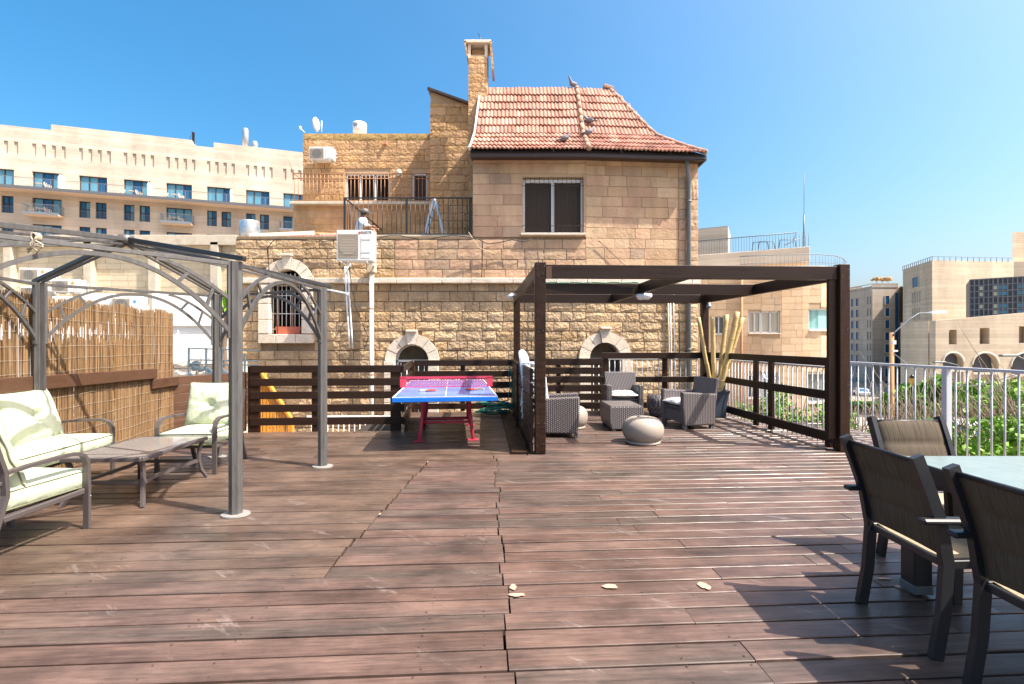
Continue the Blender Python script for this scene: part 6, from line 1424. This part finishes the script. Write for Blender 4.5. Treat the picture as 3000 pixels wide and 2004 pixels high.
def garden_seat(name, label, cat, W_, loc, ang):
    t = thing(name, label, cat, loc, 'taupe metal garden seats'); t.rotation_euler[2] = ang
    for s in (-1, 1):
        x = s * W_ / 2
        path = [V(x, -.31, 0), V(x, -.31, .3), V(x, -.305, .5), V(x, -.28, .555), V(x, -.23, .58), V(x, -.15, .585), V(x, .1, .575), V(x, .24, .565)]
        b = MB(); b.strip(path, .045, .022, (1, 0, 0) if False else (0, -1, .3)); b.build('arm', m_frame, t, local=True)
        b = MB(); b.strip([V(x, .38, 0), V(x, .3, .22), V(x, .24, .42), V(x, .25, .57), V(x, .33, .84)], .04, .025, (0, -1, .3)); b.build('rear_leg', m_frame, t, local=True)
    b = MB(); b.beam(V(-W_ / 2, -.28, .29), V(W_ / 2, -.28, .29), .03, .035); b.beam(V(-W_ / 2, .25, .27), V(W_ / 2, .25, .27), .03, .035)
    for s in (-1, 1): b.beam(V(s * W_ / 2, -.28, .29), V(s * W_ / 2, .26, .27), .03, .035)
    b.build('seat_frame', m_frame, t, local=True)
    for k in range(int(W_ / .12)):
        xx = -W_ / 2 + .06 + k * .12; b = MB(); b.beam(V(xx, -.27, .295), V(xx, .25, .28), .04, .008); b.build('seat_slat', m_frame, t, local=True)
    b = MB(); b.beam(V(-W_ / 2, .33, .83), V(W_ / 2, .33, .83), .03, .03); b.beam(V(-W_ / 2, .26, .5), V(W_ / 2, .26, .5), .025, .025); b.build('back_frame', m_frame, t, local=True)
    return t
def lay_on(loc, ang, x, y, z, tilt=0.0, spin=0.0): return T(loc) @ rz(ang) @ T((x, y, z)) @ Matrix.Rotation(tilt, 4, 'X') @ Matrix.Rotation(spin, 4, 'Z')
c1, a1 = (-3.46, 5.42, 0), R(4)
garden_seat('armchair', 'taupe metal garden armchair at the far end of the smoked glass table', 'armchair', .58, c1, a1)
seat_cushion('seat cushion of the far garden armchair', lay_on(c1, a1, 0, -.03, .372), .54, .58, .135); back_cushion('tufted back cushion of the far garden armchair', lay_on(c1, a1, .0, .2, .68, R(75)), .56, .52, .2, 3)
c2, a2 = (-4.44, 4.42, 0), R(97)
garden_seat('loveseat', 'taupe metal garden loveseat along the reed fence', 'sofa', 1.32, c2, a2)
seat_cushion('far seat cushion of the loveseat', lay_on(c2, a2, .32, -.03, .372), .62, .6, .135); seat_cushion('near seat cushion of the loveseat', lay_on(c2, a2, -.32, -.03, .372), .62, .6, .135)
back_cushion('far back cushion of the loveseat', lay_on(c2, a2, .3, .2, .67, R(72)), .62, .54, .2, 8); back_cushion('near back cushion of the loveseat', lay_on(c2, a2, -.32, .2, .67, R(72)), .62, .54, .2, 9)
c3, a3 = (-3.52, 3.35, 0), R(176)
garden_seat('armchair', 'taupe metal garden armchair at the left edge with its back to the camera', 'armchair', .62, c3, a3)
seat_cushion('seat cushion of the near garden armchair', lay_on(c3, a3, 0, -.06, .372), .56, .6, .135); back_cushion('rumpled back cushion of the near garden armchair', lay_on(c3, a3, .0, .17, .63, R(68)), .56, .5, .2, 12)
b = MB(); p = V(-3.2, 3.64, .3); b.prism([p, p + V(.02, 0, .0), p + V(.035, 0, -.055), p + V(.012, 0, -.06)], (0, .004, 0)); o = b.build('care_label', m_white); props(o, 'white care label hanging below the near armchair cushion', 'label')
# glass coffee table
ct = thing('coffee_table', 'low coffee table with smoked glass top between the cushioned seats', 'table', (-3.48, 4.55, 0)); ct.rotation_euler[2] = R(2)
Wt, Lt = .66, .92
b = MB()
for s in (-1, 1): b.beam(V(s * Wt / 2, -Lt / 2, .405), V(s * Wt / 2, Lt / 2, .405), .035, .035); b.beam(V(-Wt / 2, s * Lt / 2, .405), V(Wt / 2, s * Lt / 2, .405), .035, .035)
b.build('top_frame', m_frame, ct, local=True); b = MB(); b.box((0, 0, .418), (Wt - .03, Lt - .03, .008)); b.build('glass_top', m_glassg, ct, local=True)
b = MB(); b.box((0, -Lt / 2 + .13, .4235), (Wt - .04, .004, .001)); b.build('reveal_line', m_black, ct, local=True)
for sx in (-1, 1):
    for sy in (-1, 1):
        x, y = sx * (Wt / 2 - .02), sy * (Lt / 2 - .03)
        b = MB(); b.strip([V(x, y, .39), V(x - sx * .015, y - sy * .035, .3), V(x - sx * .015, y - sy * .04, .2), V(x - sx * .005, y - sy * .02, .1), V(x + sx * .03, y + sy * .03, .0)], .035, .022, (sx, 0, .1)); b.build('leg', m_frame, ct, local=True)
b = MB()
for s in (-1, 1): b.strip([V(s * .29, -Lt / 2 + .07, .19), V(s * .25, -.2, .19), V(s * .25, .2, .19), V(s * .29, Lt / 2 - .07, .19)], .025, .03); 
b.beam(V(-.29, -Lt / 2 + .08, .19), V(.29, -Lt / 2 + .08, .19), .025, .03); b.beam(V(-.29, Lt / 2 - .08, .19), V(.29, Lt / 2 - .08, .19), .025, .03); b.build('stretcher', m_frame, ct, local=True)
# ---------------------------------------------------------------- ping-pong table
pp = thing('ping_pong_table', 'small outdoor ping-pong table with blue top and red steel legs', 'table', (-.84, 6.13, 0)); pa = R(7); pp.rotation_euler[2] = pa
PWd, PL, PZ = 1.33, 2.74, .70
b = MB(); b.box((0, PL / 2, PZ - .03), (PWd, PL, .055), None, .006); b.build('edge_band', m_blueE, pp, local=True)
b = MB(); b.box((0, PL / 2, PZ), (PWd - .01, PL - .01, .008)); b.build('playing_surface', m_blue, pp, local=True)
for c, sz in (((-PWd / 2 + .012, PL / 2), (.02, PL - .01)), ((PWd / 2 - .012, PL / 2), (.02, PL - .01)), ((0, .012), (PWd - .05, .02)), ((0, PL - .012), (PWd - .05, .02)), ((0, PL / 2), (.008, PL - .06))):
    b = MB(); b.box((c[0], c[1], PZ + .005), (sz[0], sz[1], .003)); b.build('white_line', m_lav, pp, local=True)
def leg(pts, r=.026, nm='leg'): b = MB(); b.tube(pts, r, 10); b.build(nm, m_red, pp, local=True)
for s in (-1, 1):
    leg([V(s * .38, .74, 0.01), V(s * .34, .95, .38), V(s * .33, 1.02, PZ - .05)]); leg([V(s * .38, 2.0, 0.01), V(s * .34, 1.79, .38), V(s * .33, 1.72, PZ - .05)])
    leg([V(s * .33, 1.37 + .5 * math.cos(math.pi * k / 14 + math.pi), PZ - .05 - .44 * math.sin(math.pi * k / 14)) for k in range(15)], .024, 'loop_brace')
    for y in (.74, 2.0): b = MB(); b.box((s * .38, y, .008), (.15, .09, .012), None, .003); b.build('foot_plate', m_red, pp, local=True)
leg([V(-.33, 1.37, .22), V(.33, 1.37, .22)], .024, 'crossbar'); leg([V(-.36, .9, .24), V(.36, .9, .24)], .02, 'crossbar')
# perforated steel net
b = MB(); nx, nz = 30, 3; x0, x1, z0, z1 = -.62, .62, PZ + .012, PZ + .135; cw, chh = (x1 - x0) / nx, (z1 - z0) / nz
for j in range(nz):
    for i in range(nx):
        cx, cz = x0 + (i + .5) * cw, z0 + (j + .5) * chh; out = []; inn = []
        for k in range(8):
            a = math.pi / 4 * k + math.pi / 8; e = 1 / max(abs(math.cos(a)), abs(math.sin(a))); out.append((cx + math.cos(a) * e * cw / 2, 1.37, cz + math.sin(a) * e * chh / 2)); inn.append((cx + math.cos(a) * cw * .345, 1.37, cz + math.sin(a) * cw * .345))
        b.add(out + inn, [(k, (k + 1) % 8, 8 + (k + 1) % 8, 8 + k) for k in range(8)])
for c, sz in (((0, 1.37, z1 + .018), (1.42, .012, .036)), ((0, 1.37, z0 - .004), (1.42, .012, .01)), ((-.665, 1.37, PZ + .08), (.09, .012, .15)), ((.665, 1.37, PZ + .08), (.09, .012, .15))): b.box(c, sz)
b.build('steel_net', m_red, pp, local=True)
def paddle(label, px, py, ang):
    p = gr(px, py, PZ + .012); t = thing('paddle', label, 'paddle', tuple(p), 'ping-pong paddles'); t.rotation_euler[2] = ang
    b = MB(); b.lathe([(.078, 0), (.08, .004), (.078, .012), (.001, .013)], (0, 0, 0), 24, False, S(1, 1.06, 1)); b.build('blade', m_pad, t, local=True)
    b = MB(); b.prism([(-.014, -.07, .001), (.014, -.07, .001), (.017, -.185, .001), (-.017, -.185, .001)], (0, 0, .024)); b.prism([(-.04, -.055, .0125), (.04, -.055, .0125), (.013, -.1, .0125), (-.013, -.1, .0125)], (0, 0, .004)); b.build('handle', m_wood, t, local=True)
paddle('red paddle on the left half of the ping-pong table', 1262, 1144, R(-50)); paddle('red paddle on the right half of the ping-pong table', 1382, 1141, R(75))
hs = thing('garden_hose', 'green garden hose heaped on the deck below the divider', 'hose', (-.3, 9.2, 0)); b = MB(); pts = []
for k in range(150):
    a = k * .42; rr = .2 + .09 * math.sin(k * .37); pts.append(V(-.3 + rr * 1.3 * math.cos(a) + .05 * math.sin(k), 9.2 + rr * math.sin(a), .02 + .0015 * k + .03 * math.sin(k * .6) ** 2))
pts += [V(-.08, 9.1, .3), V(-.03, 9.1, .55), V(-.06, 9.1, .8), V(-.04, 9.1, .95), V(.0, 9.1, .7), V(.02, 9.05, .3), V(.0, 9.0, .05)]
sm = []
for i in range(len(pts) - 1): sm += [pts[i], lerp(pts[i], pts[i + 1], .5)]
b.tube(sm, .012, 6); b.build('coil', m_hose, hs)
# ---------------------------------------------------------------- stacked white chairs
def mono_chair():
    t = thing('plastic_chair', 'x', 'chair', (0, 0, 0), 'stacked white plastic chairs')
    b = MB(); b.box((0, 0, .42), (.44, .42, .03), None, .012); b.build('seat', m_plas, t, local=True)
    for sx in (-1, 1):
        for sy in (-1, 1): b = MB(); b.strip([V(sx * .2, sy * .18, .42), V(sx * .25, sy * .24, 0)], .05, .03, (sx, 0, 0)); b.build('leg', m_plas, t, local=True)
        b = MB(); b.strip([V(sx * .25, -.22, .42), V(sx * .26, -.2, .6), V(sx * .26, -.1, .65), V(sx * .26, .2, .66)], .05, .025, (0, 0, 1)); b.build('arm', m_plas, t, local=True)
    def bp(u, z): return V(u * .23, .24 + (z - .42) * .28 - .06 * u * u, z)
    b = MB(); b.strip([bp(-1, .42), bp(-1, .62), bp(-.93, .74), bp(-.7, .81), bp(-.35, .84), bp(0, .85), bp(.35, .84), bp(.7, .81), bp(.93, .74), bp(1, .62), bp(1, .42)], .03, .06, (0, -1, .3)); b.build('back_frame', m_plas, t, local=True)
    for u in (-.6, -.3, 0, .3, .6): b = MB(); b.strip([bp(u * .8, .43), bp(u, .65), bp(u, .82)], .045, .014, (0, -1, .3)); b.build('back_slat', m_plas, t, local=True)
    return t
mc = mono_chair(); ordn = ['lowest', 'second from the bottom', 'third from the bottom', 'third from the top', 'second from the top', 'topmost']
for k in range(6):
    o = mc if k == 0 else copy_tree(mc); o.location = (.375 - k * .01, 7.25 + k * .008, k * .092); o.scale = (.8, .55, .95); o.rotation_euler[2] = R(72); o['label'] = f'white plastic chair, {ordn[k]} of the stack behind the divider'
# ---------------------------------------------------------------- wicker lounge set
m_wick = bpy.data.materials.new('woven_wicker'); m_wick.use_nodes = True
N = m_wick.node_tree.nodes; L = m_wick.node_tree.links; P = N['Principled BSDF']; P.inputs['Roughness'].default_value = .38
tc = N.new('ShaderNodeTexCoord'); sx = N.new('ShaderNodeSeparateXYZ'); L.new(tc.outputs['Object'], sx.inputs[0])
def mth(op, a, c=None):
    n = N.new('ShaderNodeMath'); n.operation = op
    for i, v in enumerate((a, c)):
        if v is None: continue
        if isinstance(v, (int, float)): n.inputs[i].default_value = v
        else: L.new(v, n.inputs[i])
    return n.outputs[0]
h = mth('ADD', sx.outputs[0], sx.outputs[1]); rib = mth('SINE', mth('MULTIPLY', h, 2 * math.pi / .03)); sgn = mth('MULTIPLY', mth('FLOOR', mth('MULTIPLY', h, 1 / .03)), math.pi)
row = mth('SINE', mth('ADD', mth('MULTIPLY', sx.outputs[2], 2 * math.pi / .028), sgn)); pat = mth('MULTIPLY', mth('ADD', rib, 1.0), mth('ADD', row, 1.35))
mr_ = N.new('ShaderNodeMapRange'); mr_.inputs[2].default_value = 3.6; L.new(pat, mr_.inputs[0])
cr = N.new('ShaderNodeValToRGB'); cr.color_ramp.elements[0].color = (.05, .042, .042, 1); cr.color_ramp.elements[1].color = (.24, .205, .195, 1); L.new(mr_.outputs[0], cr.inputs[0]); L.new(cr.outputs[0], P.inputs['Base Color'])
bp_ = N.new('ShaderNodeBump'); bp_.inputs['Strength'].default_value = .8; bp_.inputs['Distance'].default_value = .006; L.new(mr_.outputs[0], bp_.inputs['Height']); L.new(bp_.outputs[0], P.inputs['Normal'])
def panel(b, p, q, h0a, h0b, h1a, h1b, th):
    """upright panel from p to q; bottom heights h0, top heights h1"""
    p, q = V(*p, 0), V(*q, 0); n = (q - p).normalized().cross(V(0, 0, 1)) * th
    n0 = 6; vs = []; fs = []
    for i in range(n0 + 1):
        t_ = i / n0; x = lerp(p, q, t_)
        for s in (0, 1):
            for z in (lerp(h0a, h0b, t_), lerp(h1a, h1b, t_)): vs.append(x + n * s + V(0, 0, z))
    for i in range(n0):
        k = 4 * i; fs += [(k, k + 4, k + 5, k + 1), (k + 2, k + 3, k + 7, k + 6), (k + 1, k + 5, k + 7, k + 3), (k, k + 2, k + 6, k + 4)]
    fs += [(0, 1, 3, 2), (4 * n0, 4 * n0 + 2, 4 * n0 + 3, 4 * n0 + 1)]; b.add(vs, fs)
def wicker_chair(label, loc, ang, sc=1.0):
    t = thing('wicker_armchair', label, 'armchair', loc, 'brown wicker armchairs'); t.rotation_euler[2] = ang; W_ = .68 * sc; D_ = .6
    for s in (-1, 1):
        b = MB(); x = s * W_ / 2; pts = [(x, -D_ / 2), (x, D_ / 2)] if s < 0 else [(x - .09, -D_ / 2), (x - .09, D_ / 2)]
        prof = [(-D_ / 2 + .03, .06), (D_ / 2 - .02, .06), (D_ / 2 + .02, .56), (-D_ / 2 - .0, .6), (-D_ / 2 + .0, .35)]
        b.prism([(x - (.0 if s < 0 else .1), y, z) for y, z in prof], (.1, 0, 0)); o = b.build('side_panel', m_wick, t, local=True); bv = o.modifiers.new('bevel', 'BEVEL'); bv.width = .02; bv.segments = 2
    b = MB(); b.prism([(-W_ / 2 + .1, -D_ / 2 + .04, z) for z in (.1, .32)] + [(W_ / 2 - .1, -D_ / 2 + .04, z) for z in (.32, .1)], (0, .05, 0)); b.box((0, .0, .31), (W_ - .2, D_ - .08, .06)); b.build('seat', m_wick, t, local=True)
    b = MB(); b.prism([(-W_ / 2 + .05, D_ / 2 - .02, .08), (W_ / 2 - .05, D_ / 2 - .02, .08), (W_ / 2 - .03, D_ / 2 + .1, .8), (-W_ / 2 + .03, D_ / 2 + .1, .8)], (0, -.06, .01)); o = b.build('backrest', m_wick, t, local=True); bv = o.modifiers.new('bevel', 'BEVEL'); bv.width = .018; bv.segments = 2
    for sx_ in (-1, 1):
        for sy in (-1, 1): b = MB(); b.box((sx_ * (W_ / 2 - .05), sy * (D_ / 2 - .05), .035), (.06, .06, .07)); b.build('foot', m_wick, t, local=True)
    return t
def wrapped(label, loc, ang):
    t = thing('wrapped_cushion', label, 'cushion', loc, 'seat cushions still in plastic wrap'); t.rotation_euler[2] = ang
    cushion_mesh(.5, .5, .13, False, 5, wr=2.0).build('cover', m_bag, t, local=True)
k1, k2, k3 = (.72, 7.42, 0), (2.13, 9.33, 0), (2.93, 8.1, 0)
wicker_chair('wicker armchair half hidden behind the front left pergola post', k1, R(84)); wicker_chair('wicker armchair facing the camera in front of the back fence', k2, R(-4)); wicker_chair('wicker armchair in front of the bamboo planter, facing left', k3, R(-76))
wrapped('plastic wrapped cushion on the wicker armchair facing the camera', (2.13, 9.27, .405), R(-4)); wrapped('plastic wrapped cushion on the wicker armchair by the bamboo', (2.87, 8.1, .405), R(-76))
t = thing('wicker_box', 'square wicker storage table in the middle of the lounge', 'table', (1.79, 7.97, 0)); t.rotation_euler[2] = R(2)
prof = [(-.24, .03), (.24, .03), (.27, .16), (.27, .36), (.255, .385), (-.255, .385), (-.27, .36), (-.27, .16)]
b = MB(); b.prism([(x, -.37, z) for x, z in prof], (0, .74, 0)); o = b.build('body', m_wick, t, local=True); bv = o.modifiers.new('bevel', 'BEVEL'); bv.width = .012; bv.segments = 2
b = MB(); b.box((0, 0, .389), (.5, .7, .01), None, .003); b.build('lid', m_wick, t, local=True)
for sx_ in (-1, 1):
    for sy in (-1, 1): b = MB(); b.box((sx_ * .2, sy * .33, .015), (.05, .05, .03)); b.build('foot', m_wick, t, local=True)
def pouf(label, loc, r, hh, m_=m_knit):
    t = thing('pouf', label, 'pouf', loc, 'round knitted poufs'); n = 14; prof = []
    for i in range(n + 1): a = math.pi * i / n; prof.append((r * (math.sin(a) ** .55) if 0 < i < n else r * .25, hh / 2 - hh / 2 * math.cos(a)))
    b = MB(); b.lathe(prof, (0, 0, .005), 144, True, None, lambda k, i: 1 + (.022 if (k // 2 + (i % 2)) % 2 == 0 else -.014)); b.build('cover', m_, t, local=True)
    b = MB(); b.lathe([(r * .8, 0), (r * .86, .02), (r * .8, .04)], (0, 0, .001), 32); b.build('base', m_knit, t, local=True)
    b = MB(); b.lathe([(r * .3, hh), (r * .12, hh + .004), (.001, hh + .004)], (0, 0, .005), 32); b.build('top_seam', m_, t, local=True)
pouf('sand coloured knitted pouf in front of the wicker table', (1.82, 6.74, 0), .278, .36); pouf('sand coloured knitted pouf behind the left wicker armchair', (1.0, 7.9, 0), .23, .36)
t = thing('wicker_tub', 'round wicker tub table beside the right wicker armchair', 'table', (2.77, 9.15, 0)); b = MB()
b.lathe([(.15, 0), (.18, .06), (.215, .2), (.22, .3), (.2, .4), (.19, .405), (.17, .38), (.001, .375)], (0, 0, 0), 96, True, None, lambda k, i: 1.012 if k % 4 < 2 else .985); b.build('body', m_knit if False else m_wick, t, local=True)
b = MB(); b.lathe([(.185, .4), (.18, .41), (.001, .41)], (0, 0, 0), 32); b.build('lid', m_wick, t, local=True)
pl = thing('planter', 'tall slate blue planter in the pergola corner', 'planter', (3.82, 9.13, 0)); b = MB(); n = 4
def sq(r, z, tw=0): return [V(r * math.cos(math.pi / 4 + k * math.pi / 2), r * math.sin(math.pi / 4 + k * math.pi / 2), z) for k in range(4)]
prof = [(.2, 0), (.215, .12), (.23, .28), (.255, .42), (.285, .5), (.265, .5), (.24, .44), (.235, .4)]
b.lathe([(r, z) for r, z in prof], (0, 0, 0), 4, False, rz(math.pi / 4 + .1)); o = b.build('pot', m_pot, pl, local=True); bv = o.modifiers.new('bevel', 'BEVEL'); bv.width = .03; bv.segments = 3; bv.limit_method = 'ANGLE'
b = MB(); b.box((0, 0, .405), (.3, .3, .02)); b.build('soil', m_trunk, pl, local=True)
def pole(label, b0, t0, Yb_, Yt, r):
    p, q = at(b0[0], b0[1], Yb_), at(t0[0], t0[1], Yt); d = (q - p); p = p - d.normalized() * max(0, (p.z - .42)) / d.normalized().z
    t = thing('bamboo_pole', label, 'bamboo pole', tuple(p), 'bamboo poles in the planter'); d = q - p; L_ = d.length; b = MB(); n = max(3, int(L_ / .26)); pts = []; rr = []
    for k in range(n):
        for f_, s in ((.04, 1), (.5, .96), (.96, 1)): pts.append(p + d * ((k + f_) / n) + V(math.sin(k * 2.1) * .004, 0, 0)); rr.append(r * s)
    b.tube(pts, rr, 12); b.build('culm', m_bamboo, t)
    for k in range(1, n): x = p + d * (k / n); b = MB(); b.tube([x - d.normalized() * .01, x, x + d.normalized() * .01], [r * .98, r * 1.1, r * .98], 12); b.build('node', m_node, t)
pole('bamboo pole leaning left, out over the lounge', (2084, 1140), (2045, 928), 9.05, 8.9, .036); pole('upright bamboo pole, second from the left in the planter', (2093, 1140), (2087, 926), 9.08, 9.0, .042); pole('bamboo pole leaning slightly right, in the middle of the planter', (2104, 1140), (2129, 920), 9.15, 9.2, .042); pole('thickest bamboo pole, leaning right in front of the last one', (2110, 1140), (2161, 912), 9.05, 8.95, .05); pole('thin bamboo pole leaning farthest right', (2112, 1140), (2176, 929), 9.2, 9.2, .036)
# ---------------------------------------------------------------- dining set
dt = thing('dining_table', 'dark metal dining table with frosted glass top at the right edge', 'table', (2.78, 1.95, 0))
X0, X1, Y0, Y1 = 2.2, 3.35, 1.1, 2.78
b = MB()
for a, c in ((V(X0 + .03, Y0, .69), V(X0 + .03, Y1, .69)), (V(X1 - .03, Y0, .69), V(X1 - .03, Y1, .69)), (V(X0 + .06, Y0 + .03, .69), V(X1 - .06, Y0 + .03, .69)), (V(X0 + .06, Y1 - .03, .69), V(X1 - .06, Y1 - .03, .69))): b.beam(a, c, .06, .1)
b.build('apron', m_char, dt); b = MB(); b.box(((X0 + X1) / 2, (Y0 + Y1) / 2, .744), (X1 - X0 - .01, Y1 - Y0 - .01, .008), None, .002); b.build('glass_top', m_glassb, dt)
for x, y in ((X0 + .06, Y1 - .07), (X1 - .06, Y1 - .07), (X0 + .06, Y0 + .07), (X1 - .06, Y0 + .07)):
    b = MB(); b.box((x, y, .33), (.1, .1, .64), None, .005); b.build('leg', m_char, dt); b = MB(); b.box((x, y, .035), (.107, .107, .05), None, .004); b.build('foot_cap', m_zinc, dt)
def sling_chair():
    t = thing('dining_chair', 'x', 'chair', (0, 0, 0), 'dark dining chairs'); w = .232
    for s in (-1, 1):
        b = MB(); b.strip([V(s * w, .0, 0), V(s * w, .035, .2), V(s * w, .05, .42), V(s * w, .02, .6), V(s * w, -.03, .75), V(s * w, -.085, .895)], .03, .05, (0, 1, 0)); b.build('back_leg', m_char, t, local=True)
        b = MB(); b.strip([V(s * w, .5, 0), V(s * w, .51, .3), V(s * w, .49, .6)], .03, .045, (0, 1, 0)); b.build('front_leg', m_char, t, local=True)
        b = MB(); b.box((s * (w + .012), .235, .615), (.05, .62, .025), None, .008); b.build('armrest', m_char, t, local=True)
        b = MB(); b.beam(V(s * (w - .01), .05, .415), V(s * (w - .01), .5, .43), .025, .04); b.build('seat_rail', m_char, t, local=True)
    b = MB(); b.beam(V(-w, .5, .43), V(w, .5, .43), .025, .035); b.build('seat_bar', m_char, t, local=True); b = MB(); b.beam(V(-w, .06, .41), V(w, .06, .41), .025, .035); b.build('seat_bar', m_char, t, local=True)
    b = MB(); b.tube([V(-w, -.068, .868), V(w, -.068, .868)], .011, 8); b.build('top_bar', m_char, t, local=True)
    def sheet_(path, w_, m_, nm, pads, th=.012):
        b = MB(); n = len(path); vs = []; fs = []; nx = 8
        for i, p in enumerate(path):
            for k in range(nx + 1):
                u = -1 + 2 * k / nx; sag = (1 - u * u); d = path[min(i + 1, n - 1)] - path[max(i - 1, 0)]; nn = V(1, 0, 0).cross(d).normalized()
                pad = pads(i / (n - 1)) * (1 - abs(u) ** 6)
                for s in (1, -1): vs.append(p + V(u * w_, 0, 0) + nn * (s * (th * .4 + .012 * pad) - .012 * sag))
        for i in range(n - 1):
            for k in range(nx):
                a = (i * (nx + 1) + k) * 2; c = ((i + 1) * (nx + 1) + k) * 2; fs += [(a, a + 2, c + 2, c), (a + 1, c + 1, c + 3, a + 3)]
        for i in range(n - 1):
            for k in (0, nx): a = (i * (nx + 1) + k) * 2; c = ((i + 1) * (nx + 1) + k) * 2; fs.append((a, c, c + 1, a + 1))
        b.add(vs, fs, True); b.build(nm, m_, t, local=True)
    bk = [V(0, .052 - .0 * k, .46 + .027 * k) for k in range(2)]; pth = []
    for k in range(25):
        z = .45 + k * .0175; y = .048 if z < .45 else lerp(.045, -.072, max(0, (z - .48) / .4) ** 1.25); pth.append(V(0, y, z))
    sheet_(pth, w - .012, m_sling, 'back_sling', lambda t_: abs(math.sin(3 * math.pi * t_)) ** .5)
    sheet_([V(0, .07 + k * .0215, .43 + .01 * math.sin(math.pi * k / 20)) for k in range(21)], w - .02, m_seat, 'seat_sling', lambda t_: abs(math.sin(2 * math.pi * t_)) ** .5)
    return t
dc = sling_chair(); dc.location = (1.872, 2.372, 0); dc.rotation_euler[2] = R(-91); dc['label'] = 'dark sling dining chair nearest the open deck, seen from behind'
o = copy_tree(dc, (1.872, 1.74, 0), (0, 0, R(-89)), 'dark sling dining chair cut off by the right edge of the picture'); o = copy_tree(dc, (2.655, 3.19, 0), (0, 0, R(181)), 'dark sling dining chair at the far end of the glass table, facing the camera')
